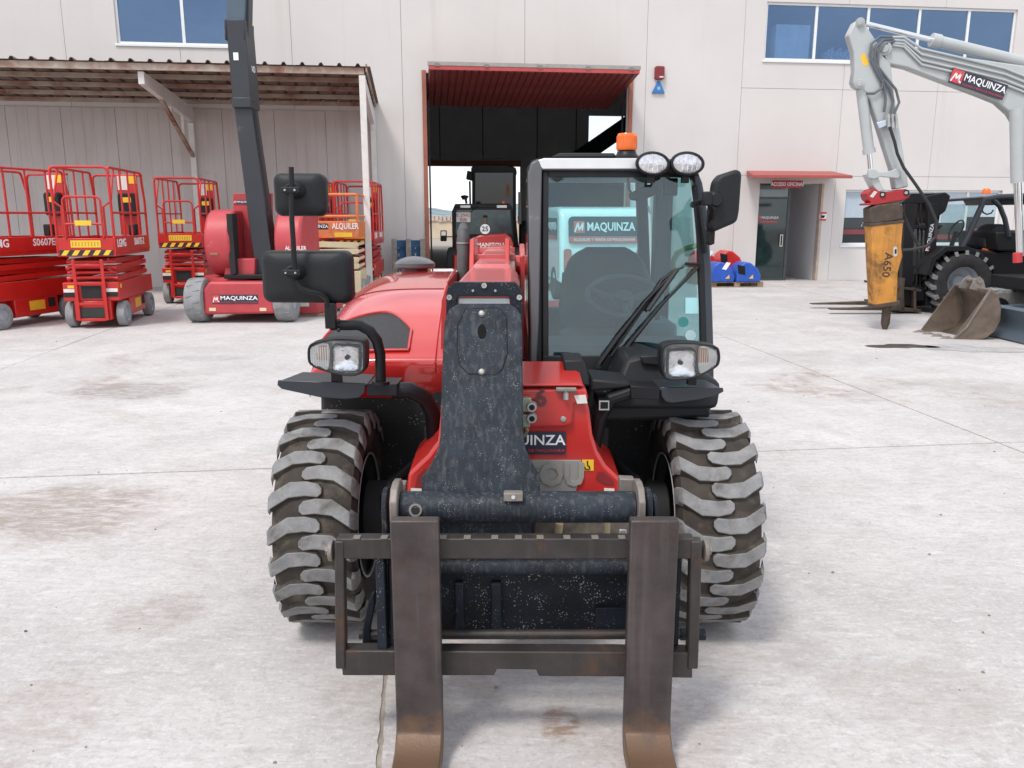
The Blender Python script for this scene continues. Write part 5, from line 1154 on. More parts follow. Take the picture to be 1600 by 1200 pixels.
# ================================================================== machines under and before the shed
YEL = YELLOW
def rail(mb, pts, r=.019, n=8): mb.tube(pts, r, n)
def arc(c, r, a0, a1, plane, k=5):
    out = []
    for i in range(k + 1):
        a = R(a0 + (a1 - a0) * i / k)
        if plane == 'xz': out.append((c[0] + r * math.cos(a), c[1], c[2] + r * math.sin(a)))
        else: out.append((c[0], c[1] + r * math.cos(a), c[2] + r * math.sin(a)))
    return out
HAZ = M('hazard_black', (.02, .02, .02), .5)
def scissor_lift(label, low=False, red=RED_LIFT, name_txt='S0607E-2', top=2.29, detail=True):
    """x across, y along (front towards -y), z up"""
    t = root('scissor_lift', (0, 0, 0), 0, label, 'scissor lift', 'red scissor lifts parked by the shed')
    W, Lh = .38, .93
    wm = MB().lathe([(.115, -.062), (.17, -.062), (.188, -.05), (.190, 0), (.188, .05), (.17, .062), (.115, .062)], AX, 26).mesh('wheel', TYRE_GREY, 40)
    hm = MB().lathe([(.0, -.05), (.05, -.05), (.06, -.035), (.115, -.03), (.116, -.062)], AX, 22).lathe([(.0, .05), (.05, .05), (.06, .035), (.115, .03), (.116, .062)], AX, 22).mesh('hub', HUBGREY, 40)
    gv = MB()
    for k in range(22):
        a = 2 * math.pi * k / 22; gv.box((0, .1895 * math.cos(a), .1895 * math.sin(a)), (.10, .004, .02), None)
    for sx in (-1, 1):
        for sy in (-1, 1):
            w = inst('wheel', wm, t, Matrix.Translation((sx * (W - .03), sy * .68, .19))); inst('hub', hm, w, Matrix.Identity(4))
    ch = MB().bb((-W, -Lh + .02, .40), (W, Lh, .67)); ch.bb((-W + .13, -Lh + .02, .12), (W - .13, Lh - .05, .40)); ch.bb((-W, -.42, .14), (W, .42, .40))
    ch = ch.build('chassis', red, t, bevel=.012)
    MB().bb((-.13, -Lh + .005, .44), (.13, -Lh + .019, .62)).build('motor_opening', DARKIN, ch, smooth=0)
    MB().bb((-.19, -Lh - .004, .16), (.19, -Lh + .018, .30)).build('front_panel', M('dark_panel', (.02, .024, .022), .6), ch, smooth=0, bevel=.004)
    ld = MB()
    for x in (-.19, .19): ld.bb((x - .022, -Lh - .03, .12), (x + .022, -Lh - .006, 1.0))
    for z in (.13, .36, .66, .92): ld.bb((-.168, -Lh - .028, z - .02), (.168, -Lh - .008, z + .02))
    ld.build('ladder', red, t, bevel=.005)
    for x in (-.29, .28):
        MB().bb((x - .08, -Lh + .014, .53), (x + .08, -Lh + .0185, .58)).build('white_label', WHITE_DIRTY, ch, smooth=0)
        MB().bb((x - .08, -Lh + .014, .46), (x + .08, -Lh + .0185, .525)).build('vent_slot', DARKIN, ch, smooth=0)
    MB().bb((-.31, -Lh + .014, .59), (-.22, -Lh + .0185, .63)).build('yellow_label', YEL, ch, smooth=0)
    MB().bb((W + .001, -.15, .22), (W + .004, .15, .36)).build('yellow_label', YEL, ch, smooth=0)
    MB().bb((W + .001, -.85, .58), (W + .004, -.78, .64)).build('yellow_label', YEL, ch, smooth=0)
    MB().bb((W + .001, .22, .24), (W + .004, .36, .38)).build('control_recess', DARKIN, ch, smooth=0)
    am = MB().prism(rr(.072, 1.62, .034, 4), -.025, .025, frame((0, 0, 0), (0, 0, 1), (0, 1, 0))).mesh('scissor_arm', red, 30)
    for i in range(4):
        for sx in (-1, 1):
            inst('scissor_arm', am, t, Matrix.Translation((sx * (W - .06 - .055 * (i % 2)), 0, .725 + i * .078)) @ Matrix.Rotation(R(.8 * (-1) ** i), 4, 'X'))
        for y in (-.78, .78): MB().cyl((-W + .05, y, .725 + i * .078), (W - .05, y, .725 + i * .078), .026, 10).build('cross_tube', red, t)
    dk = MB().bb((-W - .01, -Lh, 1.04), (W + .01, Lh, 1.09)); 
    for sx in (-1, 1): dk.bb((sx * (W + .005) - .012, -Lh, 1.09), (sx * (W + .005) + .012, Lh, 1.31))
    dk.bb((-W + .007, -Lh, 1.09), (W - .007, -Lh + .024, 1.30)); dk.bb((-W + .007, Lh - .024, 1.09), (W - .007, Lh, 1.30))
    dk = dk.build('platform', red, t, bevel=.006)
    text('LGMG', WHITE, dk, Matrix(((0, 0, 1, W + .019), (1, 0, 0, -.62), (0, 1, 0, 1.22), (0, 0, 0, 1))), .16, world=False, bold=.003)
    text(name_txt, WHITE, dk, Matrix(((0, 0, 1, W + .019), (1, 0, 0, .32), (0, 1, 0, 1.22), (0, 0, 0, 1))), .15, world=False, bold=.003)
    MB().bb((-W + .02, -Lh - .006, 1.055), (W - .02, -Lh - .001, 1.135)).build('hazard_strip', HAZ, dk, smooth=0)
    hz = MB().prism([(-.06, -.036), (.01, -.036), (.06, .036), (-.01, .036)], 0, .003, frame((0, 0, 0), (1, 0, 0), (0, 0, 1))).mesh('hazard_stripe', YEL, 0)
    for k in range(5): inst('hazard_stripe', hz, dk, Matrix.Translation((-.28 + k * .14, -Lh - .0065, 1.095)))
    MB().bb((-.20, -Lh - .006, 1.17), (.20, -Lh - .001, 1.27)).build('yellow_label', YEL, dk, smooth=0)
    bl = MB()
    for k in range(9): bl.bb((-.18 + k * .042, -Lh - .008, 1.19), (-.165 + k * .042, -Lh - .0065, 1.25))
    bl.build('label_print', M('faded_print', (.45, .27, .03), .6), dk, smooth=0)
    # guard rails: side frames, front gate, back frame with the control box
    for sx in (-1, 1):
        x = sx * W
        g = MB(); rail(g, [(x, -Lh + .03, 1.30), (x, -Lh + .03, 1.55)] + [(x, -Lh + .02, top - .08)] + arc((x, -Lh + .09, top - .07), .07, 180, 90, 'yz') + arc((x, Lh - .19, top - .07), .07, 90, 20, 'yz') + [(x, Lh - .02, 1.85), (x, Lh - .02, 1.30)])
        g.build('side_rail', red, t)
        g = MB(); rail(g, [(x, -Lh + .03, 1.66), (x, Lh - .03, 1.66)], .016); g.build('mid_rail', red, t)
        for y in (-.35, .05, .45):
            g = MB(); rail(g, [(x, y, 1.30), (x, y, top - .01 if y < .4 else top - .02)], .015); g.build('rail_post', red, t)
        g = MB(); rail(g, [(x, -Lh + .03, 1.80), (x * .98, -Lh + .32, top - .01)], .015); g.build('rail_brace', red, t)
    g = MB(); rail(g, [(-W, -Lh + .02, top - .10)] + arc((-W + .07, -Lh + .02, top - .07), .07, 180, 90, 'xz') + arc((W - .07, -Lh + .02, top - .07), .07, 90, 0, 'xz') + [(W, -Lh + .02, top - .10)]); g.build('front_rail', red, t)
    g = MB(); rail(g, [(-.25, -Lh, 1.30), (-.25, -Lh, 1.80)] + arc((-.18, -Lh, 1.81), .07, 180, 90, 'xz') + arc((.18, -Lh, 1.81), .07, 90, 0, 'xz') + [(.25, -Lh, 1.80), (.25, -Lh, 1.30)], .017); rail(g, [(-.25, -Lh, 1.50), (.25, -Lh, 1.50)], .017)
    gt_ = g.build('gate', red, t)
    MB().bb((-.11, -Lh - .025, 1.48), (.11, -Lh - .02, 1.55)).build('yellow_label', YEL, gt_, smooth=0)
    for sx in (-1, 1):
        g = MB(); rail(g, [(sx * .28, -Lh + .02, 1.30), (sx * .28, -Lh + .02, 1.74), (sx * (W - .02), -Lh + .02, 1.80)], .015); g.build('gate_post', red, t)
    bp_ = MB().bb((-.02, Lh - .05, 1.31), (.30, Lh - .02, top - .02)).build('back_panel', red, t, bevel=.006)
    g = MB(); rail(g, [(-W, Lh - .02, 1.30), (-W, Lh - .02, top - .10)] + arc((-W + .07, Lh - .02, top - .10), .07, 180, 90, 'xz') + [(W, Lh - .02, top - .03)]); g.build('back_rail', red, t)
    cb = MB().prism(rr(.27, .36, .05, 4), 0, .10, frame((.14, Lh - .051, 1.80), (1, 0, 0), (0, 0, 1))).build('manual_box', BLACK_PLAS, t, bevel=.01)
    MB().bb((.07, Lh - .155, 1.83), (.21, Lh - .1515, 1.91)).build('yellow_label', YEL, cb, smooth=0)
    MB().bb((.0, Lh - .055, 2.03), (.16, Lh - .0505, 2.25)).build('white_notice', WHITE_DIRTY, bp_, smooth=0)
    MB().bb((.16, Lh - .055, 2.13), (.29, Lh - .0505, 2.25)).build('yellow_label', YEL, bp_, smooth=0)
    MB().box((.27, .55, 1.40), (.12, .16, .18)).build('joystick_box', BLACK_PLAS, t, bevel=.02)
    return t
def place(t, x, y, rz):
    t.location = (x, y, 0); t.rotation_euler = (0, 0, rz)
def dupl(t, label, x, y, rz):
    c = clone(t); c['label'] = label; place(c, x, y, rz); return c
L1 = scissor_lift('red scissor lift standing whole, nearest the left edge, hazard stripe facing forward')
fb = (G(115, 511) + G(193, 510)) / 2; a = R(10)
place(L1, fb.x - .68 * math.sin(a) - .0, fb.y + .68 * math.cos(a) + .05, a)
# the one cut by the left edge shows its long side
pa, pb = G(6, 515), G(97, 500); d = (pb - pa).normalized(); rz_ = math.atan2(-d.x, d.y)
mid = (pa + pb) / 2 + Vector((-d.y, d.x, 0)) * .35
dupl(L1, 'red scissor lift cut off by the left picture edge, showing its long side', mid.x, mid.y + .1, rz_ )
fb = (G(258, 474) + G(332, 472)) / 2; a = R(9)
dupl(L1, 'red scissor lift half hidden behind the boom lift, under the shed beam', fb.x - .68 * math.sin(a), fb.y + .68 * math.cos(a), a)
# two more far back near the white post, behind the cream lift
fb = P(500, 400, 17.6); dupl(L1, 'red scissor lift behind the cream lift, left one of two', fb.x, 17.3, R(4))
fb = P(568, 400, 17.6); dupl(L1, 'red scissor lift behind the white shed post', fb.x, 17.35, R(3))

# ---- cream scissor lift with rusty orange basket
cr = root('scissor_lift', (0, 0, 0), 0, 'cream scissor lift with rusty orange basket beside the white shed post', 'scissor lift')
c0 = P(514, 400, 14.9); place(cr, c0.x, 15.3, R(4))
Lw = .54
base = MB().bb((-Lw, -.45, .22), (Lw, .9, .62)).build('chassis', CREAM, cr, bevel=.012)
MB().bb((.22, -.4545, .42), (.42, -.451, .52)).build('chassis_label', M('dark_label', (.05, .05, .05), .6), base, smooth=0)
wm_ = MB().lathe([(.0, -.08), (.13, -.08), (.22, -.09), (.235, 0), (.22, .09), (.13, .08), (.0, .08)], AX, 24).mesh('wheel', TYRE_GREY, 40)
for sx in (-1, 1):
    for y in (-.2, .7): inst('wheel', wm_, cr, Matrix.Translation((sx * (Lw - .02), y, .235)))
for i in range(4):
    z = .70 + i * .135
    MB().prism(rr(1.04, .105, .03, 3), -.03, .03, frame((0, -.42, z), (1, .0, .0), (0, .0, 1)) @ Matrix.Rotation(R(1.5 * (-1) ** i), 4, 'Z')).build('scissor_arm', CREAM, cr)
    for sx in (-.5, .5): MB().cyl((sx, -.47, z), (sx, .5, z), .03, 10).build('pivot_pin', CREAM, cr)
dk = MB().bb((-Lw, -.46, 1.22), (Lw, .9, 1.52)).build('platform', RAIL_ORANGE, cr, bevel=.008)
text('ALQUILER', WHITE, dk, Matrix(((1, 0, 0, .30), (0, 0, -1, -.468), (0, 1, 0, 1.43), (0, 0, 0, 1))), .15, world=False, bold=.002, fit=.48)
logo(dk, Matrix(((1, 0, 0, -.26), (0, 0, -1, -.462), (0, 1, 0, 1.43), (0, 0, 0, 1))), .50, .10, sub=None, world=False)
MB().bb((.10, -.466, 1.24), (.42, -.461, 1.32)).build('yellow_label', YEL, dk, smooth=0)
zt = P(516, 304, 14.9).z; zm = P(516, 338, 14.9).z
for nm, z in (('top_rail', zt), ('mid_rail', zm)):
    g = MB(); g.tube([(-Lw, -.44, z), (Lw - .02, -.44, z)], .028, 8); g.build(nm, RAIL_ORANGE, cr)
    for sx in (-1, 1):
        g = MB(); g.tube([(sx * (Lw - .02), -.44, z), (sx * (Lw - .02), .88, z)], .024, 8); g.build(nm, RAIL_ORANGE, cr)
for sx in (-1, 1):
    for y in (-.44, .88): g = MB(); g.tube([(sx * (Lw - .02), y, 1.5), (sx * (Lw - .02), y, zt)], .026, 8); g.build('rail_post', RAIL_ORANGE, cr)

# ---- red boom lift with dark mast
bo = (G(304, 505) + G(442, 505)) / 2
bl = root('boom_lift', (bo.x, bo.y + .25, 0), R(2), 'red boom lift with dark grey mast rising out of the picture, before the shed', 'boom lift')
BY = bo.y
def BB(mb, name, mat, par=None, **k): return mb.build(name, mat, par or bl, world=True, **k)
wm_ = MB().lathe([(.14, -.13), (.20, -.14), (.30, -.145), (.335, -.12), (.345, 0), (.335, .12), (.30, .145), (.20, .14), (.14, .13)], AX, 30).mesh('wheel', TYRE_GREY, 40)
hb_ = MB().lathe([(0, -.06), (.08, -.06), (.12, -.10), (.15, -.13)], AX, 20).lathe([(0, .06), (.08, .06), (.12, .10), (.15, .13)], AX, 20).mesh('hub', HUBGREY, 40)
tg = MB().hexa([(-.1, -.348, -.018), (0, -.350, .006), (0, -.350, .014), (-.1, -.348, -.006), (-.1, -.33, -.018), (0, -.33, .006), (0, -.33, .014), (-.1, -.33, -.006)]).mesh('tread_block', TYRE_GREY, 0)
for sx, y in ((-.66, .0), (.68, .0), (-.66, 1.7), (.68, 1.7)):
    w = inst('wheel', wm_, bl, Matrix.Translation((sx, y, .335))); inst('hub', hb_, w, Matrix.Identity(4))
    for k in range(24):
        inst('tread_block', tg, w, Matrix.Rotation(2 * math.pi * k / 24, 4, 'X') @ Matrix.Translation((0 if k % 2 else .1, 0, 0)))
fy = BY - .02
ch = BB(MB().ext([P(u, v, fy) for u, v in ((318, 452), (326, 440), (418, 440), (426, 452), (430, 490), (316, 492))], (0, 1.9, 0)), 'chassis', RED_FADED, bevel=.04, seg=3)
logo(bl, facing(P(367, 467.5, fy - .004)), .70, .135)
for u in (332, 411): BB(MB().bb(P(u - 5, 486, fy - .006), P(u + 5, 481, fy - .006) + Vector((0, .004, 0))), 'reflector', CREAM, ch)
BB(MB().lathe([(0, .1), (.5, .1), (.52, 0), (.0, 0)], Matrix.Translation(P(372, 440, BY + .75)), 28), 'slew_ring', RED_FADED)
def shell(uc, v0, v1, hw, Y, dy, name):
    c0, c1 = P(uc, v1, Y), P(uc, v0, Y); h = c1.z - c0.z
    def fn(u, v):
        a = R(-80 + 190 * v); z = c0.z + h * (.5 + .5 * math.sin(a)) ; y = Y + dy * (.5 - .5 * math.cos(a))
        return Vector((c0.x + hw * (2 * u - 1), y, z))
    pr = []
    for k in range(17):
        a = R(-100 + 200 * k / 16); pr.append((Y + dy * (.62 - .62 * math.cos(a)), c0.z + h * (.5 + .5 * math.sin(a))))
    pr += [(Y + dy * 1.6, c1.z), (Y + dy * 1.6, c0.z)]
    return BB(MB().ext([(c0.x - hw, y, z) for y, z in pr], (2 * hw, 0, 0)), name, RED_FADED, bevel=.05, seg=3)
shell(342, 327, 434, .20, BY + .1, .75, 'engine_cover'); shell(452, 327, 434, .21, BY + .1, .75, 'engine_cover')
BB(MB().bb(P(360, 428, BY + .13), P(362, 334, BY + .13) + Vector((0, .22, 0))), 'cover_inner', DARKIN)
BB(MB().ext([P(u, v, BY + .25) for u, v in ((350, 430), (398, 430), (398, 404), (353, 404))], (0, .55, 0)), 'step_box', RED_FADED, bevel=.015)
BB(MB().ext([P(u, v, BY + .80) for u, v in ((362, 432), (425, 432), (425, 302), (364, 302))], (0, .06, 0)), 'rear_cover', RED_FADED, bevel=.01)
logo(bl, facing(P(379, 315.5, BY + .79)), .29, .055, sub=None)
BB(MB().bb(P(350, 436, BY + .14), P(430, 429, BY + .14) + Vector((0, .5, 0))), 'floor_plate', BLACK, bevel=.01)
text('ALQUILER', WHITE, bl, facing(P(462, 388, BY + .06)), .09, ext=.001, fit=.32); 
for (u, v) in ((334, 396.5),): BB(MB().bb(P(u - 6, v + 2, BY + .11), P(u + 6, v - 2, BY + .11) + Vector((0, .02, 0))), 'cover_label', M('brown_label', (.28, .12, .08), .6))
# mast: three nested sections leaning left, going up
def mast(u0, v0, u1, v1, w0, w1, Y0, Y1, dep, name, mat=DKGREY):
    a, c = P(u0, v0, Y0), P(u1, v1, Y1); ws0, ws1 = w0 * Y0 / FPX / 2, w1 * Y1 / FPX / 2
    return BB(MB().hexa([a + Vector((-ws0, 0, 0)), a + Vector((ws0, 0, 0)), c + Vector((ws1, 0, 0)), c + Vector((-ws1, 0, 0)), a + Vector((-ws0, dep, 0)), a + Vector((ws0, dep, 0)), c + Vector((ws1, dep, 0)), c + Vector((-ws1, dep, 0))]), name, mat, bevel=.012)
mast(416, 440, 377, 155, 30, 25, BY + .35, BY + .35, .34, 'lower_mast')
mast(428, 440, 391, 155, 8, 6, BY + .42, BY + .42, .12, 'mast_cylinder', BLACK)
mast(378, 158, 367, 30, 28, 28, BY + .30, BY + .30, .42, 'knuckle')
mast(377.5, 168, 376.5, 152, 28, 28, BY + .29, BY + .29, .44, 'knuckle_band')
mast(367, 56, 371, -60, 27, 27, BY + .33, BY + .40, .34, 'upper_mast', M('slate_blue_boom', (.055, .085, .115), .45, var=.1))
mast(384, 60, 386, -60, 7, 7, BY + .40, BY + .46, .2, 'upper_link')
for du in (-14.5, 14.5): mast(367 + du, 62, 366 + du, 30, 3, 3, BY + .29, BY + .29, .44, 'knuckle_cheek')
BB(MB().bb(P(365, 94, BY + .294), P(372, 82, BY + .294) + Vector((0, .004, 0))), 'white_label', WHITE)
text('100', WHITE, bl, frame(P(393, 108, BY + .45), (.25, 1, 0), (0, 0, 1)), .14, ext=.001)

# ---- spare red steel base lying beside the boom lift
sb0 = G(478, 495)
sb = root('steel_base', (sb0.x, sb0.y, 0), R(4), 'low red steel base on timber, on the ground right of the boom lift', 'steel base')
MB().hexa([(-.22, 0, .05), (.20, 0, .05), (.20, 0, .33), (-.22, 0, .33), (-.22, .8, .05), (.5, .8, .05), (.5, .8, .36), (-.22, .8, .36)]).build('base_box', RED_FADED, sb, bevel=.015)
MB().bb((-.08, -.004, .17), (.06, 0, .30)).build('white_label', WHITE_DIRTY, sb, smooth=0)
MB().bb((-.3, .05, 0), (.35, .17, .05)).build('timber', WOOD, sb, smooth=0)

# ---- pallets standing on edge by the hangar
PALBLUE = M('blue_pallet_wood', (.020, .085, .19), .75, var=.25, scale=9, dirt=((.14, .16, .17), .25, 9))
def pallet_up(x, y, rz, label, k, w, h=1.2):
    t = root('pallet', (x, y, 0), rz, label, 'pallet', 'pallets stood on edge by the hangar')
    for sx in (-1, 0, 1):
        MB().bb((sx * (w / 2 - .06) - .06, 0, 0), (sx * (w / 2 - .06) + .06, .11, h)).build('stringer', WOOD_GREY, t, smooth=0, bevel=.006)
    for j in range(6):
        z = .06 + j * (h - .16) / 5; MB().bb((-w / 2, .112, z - .04), (w / 2, .135, z + .06)).build('board', PALBLUE if k else WOOD_GREY, t, smooth=0)
    for sx in (-1, 1):
        MB().bb((sx * w / 4 - w * .19, .06, h - .20), (sx * w / 4 + w * .19, .10, h - .03)).build('blue_board', PALBLUE, t, smooth=0)
        for q in (-.11, 0.03, .13): MB().bb((sx * w / 4 + q - .055, .09, .05), (sx * w / 4 + q + .055, .108, h - .2)).build('blue_slat', PALBLUE, t, smooth=0)
    return t
pp = P(636, 400, 18.6); zt_ = P(636, 374, 18.6).z
pallet_up(pp.x, 18.9, R(5), 'blue and grey wooden pallet stood on edge left of the hangar door', 1, .78, zt_)
# ================================================================== right side machines
# ---- light grey excavator with breaker: boom lies in the plane y = EY
EY = 11.55
DGH = M('dark_grey_hose', (.10, .11, .125), .55)
TRK = M('track_rubber', (.16, .15, .145), .85, var=.3, scale=9)
ex = root('excavator', (8.3, EY, 0), 0, 'light grey excavator with yellow hydraulic breaker, reaching in from the right edge', 'excavator')
def E_(mb, name, mat, par=None, **k): return mb.build(name, mat, par or ex, world=True, **k)
def slab(us, Y, dep, name, mat, par=None, bevel=.02, **k): return E_(MB().ext([P(u, v, Y) for u, v in us], (0, dep, 0)), name, mat, par, bevel=bevel, **k)
stick = slab([(1326, 54), (1336, 34), (1344, 29), (1352, 32), (1354, 40), (1366, 58), (1392, 98), (1398, 150), (1404, 190), (1412, 238), (1420, 292), (1400, 296), (1394, 262), (1376, 205), (1360, 155), (1350, 142), (1336, 135), (1333, 128), (1336, 110), (1334, 80)], EY - .08, .16, 'stick', LTGREY)
for (u, v, r_) in ((1344, 35, .06), (1383, 76, .085), (1343, 131, .06), (1400, 271, .06), (1362, 271, .065)):
    E_(MB().cyl(P(u, v, EY - .11), P(u, v, EY + .12), r_, 18).cyl(P(u, v, EY - .13), P(u, v, EY - .11), r_ * .55, 14), 'pivot_pin', LTGREY, stick, bevel=.004)
E_(MB().ext([P(u, v, EY - .0815) for u, v in ((1344, 86), (1352, 84), (1358, 101), (1349, 103))], (0, .002, 0)), 'yellow_label', YELLOW, stick)
boomx = slab([(1376, 76), (1380, 66), (1392, 64), (1420, 72), (1500, 88), (1600, 102), (1700, 135), (1760, 260), (1760, 330), (1690, 330), (1640, 240), (1592, 198), (1580, 178), (1560, 160), (1530, 148), (1460, 122), (1418, 106), (1390, 100), (1378, 90)], EY - .08, .16, 'boom', LTGREY)
cyl1 = E_(MB().cyl(P(1352, 37, EY), P(1470, 66, EY), .035, 14), 'stick_cylinder', CHROME)
E_(MB().cyl(P(1455, 62, EY), P(1660, 112, EY), .075, 18), 'cylinder_barrel', LTGREY, cyl1)
E_(MB().cyl(P(1455, 62, EY), P(1468, 65, EY), .088, 18), 'cylinder_gland', LTGREY, cyl1, bevel=.004)
cyl2 = E_(MB().cyl(P(1346, 140, EY), P(1358, 240, EY), .072, 18), 'bucket_cylinder', LTGREY)
E_(MB().cyl(P(1357, 232, EY), P(1358.5, 240, EY), .085, 18), 'cylinder_gland', LTGREY, cyl2)
E_(MB().cyl(P(1358, 238, EY), P(1361, 268, EY), .036, 14), 'cylinder_rod', CHROME, cyl2)
slab([(1357, 264), (1368, 264), (1374, 269), (1392, 267), (1402, 263), (1410, 270), (1404, 279), (1376, 276), (1366, 280), (1357, 278)], EY - .14, .04, 'link_arm', LTGREY, bevel=.01)
slab([(1356, 272), (1370, 272), (1382, 298), (1370, 300)], EY - .10, .20, 'link_lever', LTGREY, bevel=.01)
E_(MB().cyl(P(1588, 170, EY - .2), P(1590, 285, EY - .2), .085, 18), 'boom_cylinder', LTGREY); E_(MB().cyl(P(1590, 280, EY - .2), P(1594, 400, EY - .2), .05, 14), 'boom_cylinder_rod', CHROME)
E_(MB().tube([P(1590, 395, EY - .25), P(1590, 410, EY - .25)], .06, 10), 'red_cap', SIGNRED)
# steel lines along the boom and rubber hoses over the elbow
for k, dv in enumerate((0, 9, 18, 25)):
    pts = [(1394, 58 + dv * .5), (1412, 58 + dv * .6), (1440, 76 + dv), (1500, 90 + dv), (1570, 107 + dv), (1640, 135 + dv)]
    E_(MB().tube([P(u, v, EY - .10) for u, v in pts], .017, 7), 'steel_line', LTGREY, boomx)
for pts in ([(1394, 58), (1375, 57), (1362, 68), (1359, 88), (1370, 112), (1381, 132), (1384, 155), (1381, 175)],
            [(1396, 61), (1380, 62), (1368, 76), (1366, 95), (1376, 116), (1390, 138), (1396, 158), (1390, 180)],
            [(1398, 64), (1384, 68), (1372, 82), (1372, 104), (1384, 120), (1400, 140), (1405, 160), (1397, 178)],
            [(1381, 122), (1378, 138), (1366, 146), (1354, 146)]):
    E_(MB().tube([P(u, v, EY - .12) for u, v in pts], .017, 8), 'hydraulic_hose', DGH, stick)
slab([(1370, 192), (1400, 181), (1400, 190), (1374, 201)], EY - .17, .06, 'hose_manifold', M('zinc', (.5, .55, .62), .3, metal=.7), stick, bevel=.005)
for u in (1388, 1394, 1400): E_(MB().cyl(P(u, 178, EY - .19), P(u + 1, 200, EY - .19), .02, 8), 'hose_coupling', GALV, stick)
E_(MB().tube([P(u, v, EY - .22) for u, v in ((1390, 198), (1398, 222), (1402, 240), (1412, 262), (1432, 290), (1452, 320), (1463, 345), (1462, 370), (1448, 385), (1425, 390), (1410, 391))], .022, 8), 'breaker_hose', RUBBER)
E_(MB().tube([P(u, v, EY + .1) for u, v in ((1410, 330), (1418, 350), (1430, 375), (1436, 385))], .022, 8), 'breaker_hose', RUBBER)
logo(ex, frame(P(1528, 131, EY - .125), (1, 0, -.30), (.30, 0, 1)), .80, .20)
# quick hitch and breaker
hitch = slab([(1354, 303), (1360, 296), (1368, 294), (1374, 299), (1392, 300), (1408, 296), (1416, 295), (1421, 301), (1421, 309), (1410, 313), (1390, 316), (1372, 320), (1353, 321), (1352, 318), (1362, 317), (1356, 311)], EY - .11, .22, 'quick_hitch', M('hitch_red', (.34, .014, .018), .45), bevel=.01)
for (u, v) in ((1379, 304), (1416, 301)):
    E_(MB().cyl(P(u, v, EY - .125), P(u, v, EY - .11), .042, 16), 'hitch_pin', BLACK, hitch); E_(MB().cyl(P(u, v, EY - .13), P(u, v, EY - .124), .022, 10), 'hitch_bolt', GALV, hitch)
E_(MB().ext([P(u, v, EY - .112) for u, v in ((1359, 307), (1366, 298), (1371, 300), (1364, 309))], (0, .001, 0)), 'hitch_slot', M('pale_gap', (.55, .54, .53), .8), hitch)
slab([(1359, 325), (1372, 320), (1405, 316), (1411, 322), (1412, 342), (1390, 347), (1360, 350)], EY - .12, .24, 'breaker_bracket', RUSTDARK, bevel=.02)
brk = slab([(1361, 350), (1412, 345), (1409, 385), (1411, 400), (1404, 425), (1402, 470), (1405, 476), (1367, 478), (1364, 420)], EY - .12, .24, 'breaker', HAMMER, bevel=.02)
slab([(1365, 476), (1407, 470), (1406, 477), (1380, 480), (1366, 480)], EY - .125, .25, 'breaker_foot', RUSTDARK, brk, bevel=.008)
slab([(1359, 349), (1413, 344), (1413, 348), (1360, 354)], EY - .13, .26, 'breaker_flange', RUSTDARK, brk, bevel=.006)
E_(MB().ext([P(u, v, EY - .1215) for u, v in ((1396, 387), (1399, 385), (1402, 387), (1402, 399), (1399, 401), (1396, 399))], (0, .001, 0)), 'carry_slot', M('slot_pale', (.5, .5, .5), .8), brk)
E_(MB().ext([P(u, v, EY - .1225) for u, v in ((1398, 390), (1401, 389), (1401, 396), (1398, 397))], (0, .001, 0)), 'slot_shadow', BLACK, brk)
text('A650', M('black_stencil', (.045, .03, .02), .7, dirt=((.3, .13, .02), .4, 14)), ex, frame(P(1386, 414, EY - .1225), (-.06, 0, -1), (1, 0, -.06)), .16, ext=.001, bold=.002, name='stencil')
E_(MB().lathe([(.0, -.27), (.035, -.25), (.06, -.17), (.062, .1), (.0, .1)], Matrix.Translation(P(1385, 487, EY)), 16), 'chisel', RUSTDARK, brk)
# blade, track and the rest of the machine beyond the picture edge
b0, b1 = Vector((6.50, 12.0, 0)), Vector((6.56, 10.05, 0))
def bl_sec(p, s=0): return [(p.x, .44), (p.x - .05, .42), (p.x + .04, .28), (p.x + .05, .16), (p.x - .03, .02), (p.x + .06, .02), (p.x + .12, .2), (p.x + .08, .44)]
pr0 = [Vector((x, b0.y, z)) for x, z in bl_sec(b0)]; pr1 = [Vector((x, b1.y, z)) for x, z in bl_sec(b1)]
n = 8; vs = pr0 + pr1; fs = [tuple(range(n)), tuple(range(n, 2 * n))] + [(k, (k + 1) % n, n + (k + 1) % n, n + k) for k in range(n)]
E_(MB().add(vs, fs), 'dozer_blade', BLADEBLUE, bevel=.006)
for y in (10.6, 11.5): E_(MB().hexa([(6.64, y, .15), (7.4, y, .25), (7.4, y, .37), (6.64, y, .30), (6.64, y + .12, .15), (7.4, y + .12, .25), (7.4, y + .12, .37), (6.64, y + .12, .30)]), 'blade_arm', BLADEBLUE, bevel=.006)
for y0 in (10.25, 11.75):
    loop = [(x, z) for x, z in [(7.15 + .26 * math.cos(R(a_)), .27 + .26 * math.sin(R(a_))) for a_ in range(90, 271, 20)] + [(8.95 + .26 * math.cos(R(a_)), .27 + .26 * math.sin(R(a_))) for a_ in range(270, 451, 20)]]
    tk = E_(MB().ext([(x, y0, z) for x, z in loop], (0, .38, 0)), 'track', TRK, bevel=.02)
    for k in range(18): E_(MB().box((7.1 + k * .11, y0 + .19, .54), (.06, .37, .03)), 'track_pad', TYRE_GREY, tk, bevel=.006)
    E_(MB().cyl((7.15, y0 - .01, .27), (7.15, y0 + .39, .27), .17, 20), 'track_idler', BLACK, tk)
E_(MB().bb((7.3, 10.5, .55), (9.6, 12.3, .75)), 'undercarriage', BLACK, bevel=.03)
E_(MB().bb((7.9, 10.4, .80), (10.4, 12.5, 1.75)), 'upper_body', LTGREY, bevel=.08, seg=3)
E_(MB().bb((8.0, 10.45, 1.752), (9.3, 11.35, 2.75)), 'cab', DARKGLASS, bevel=.05)
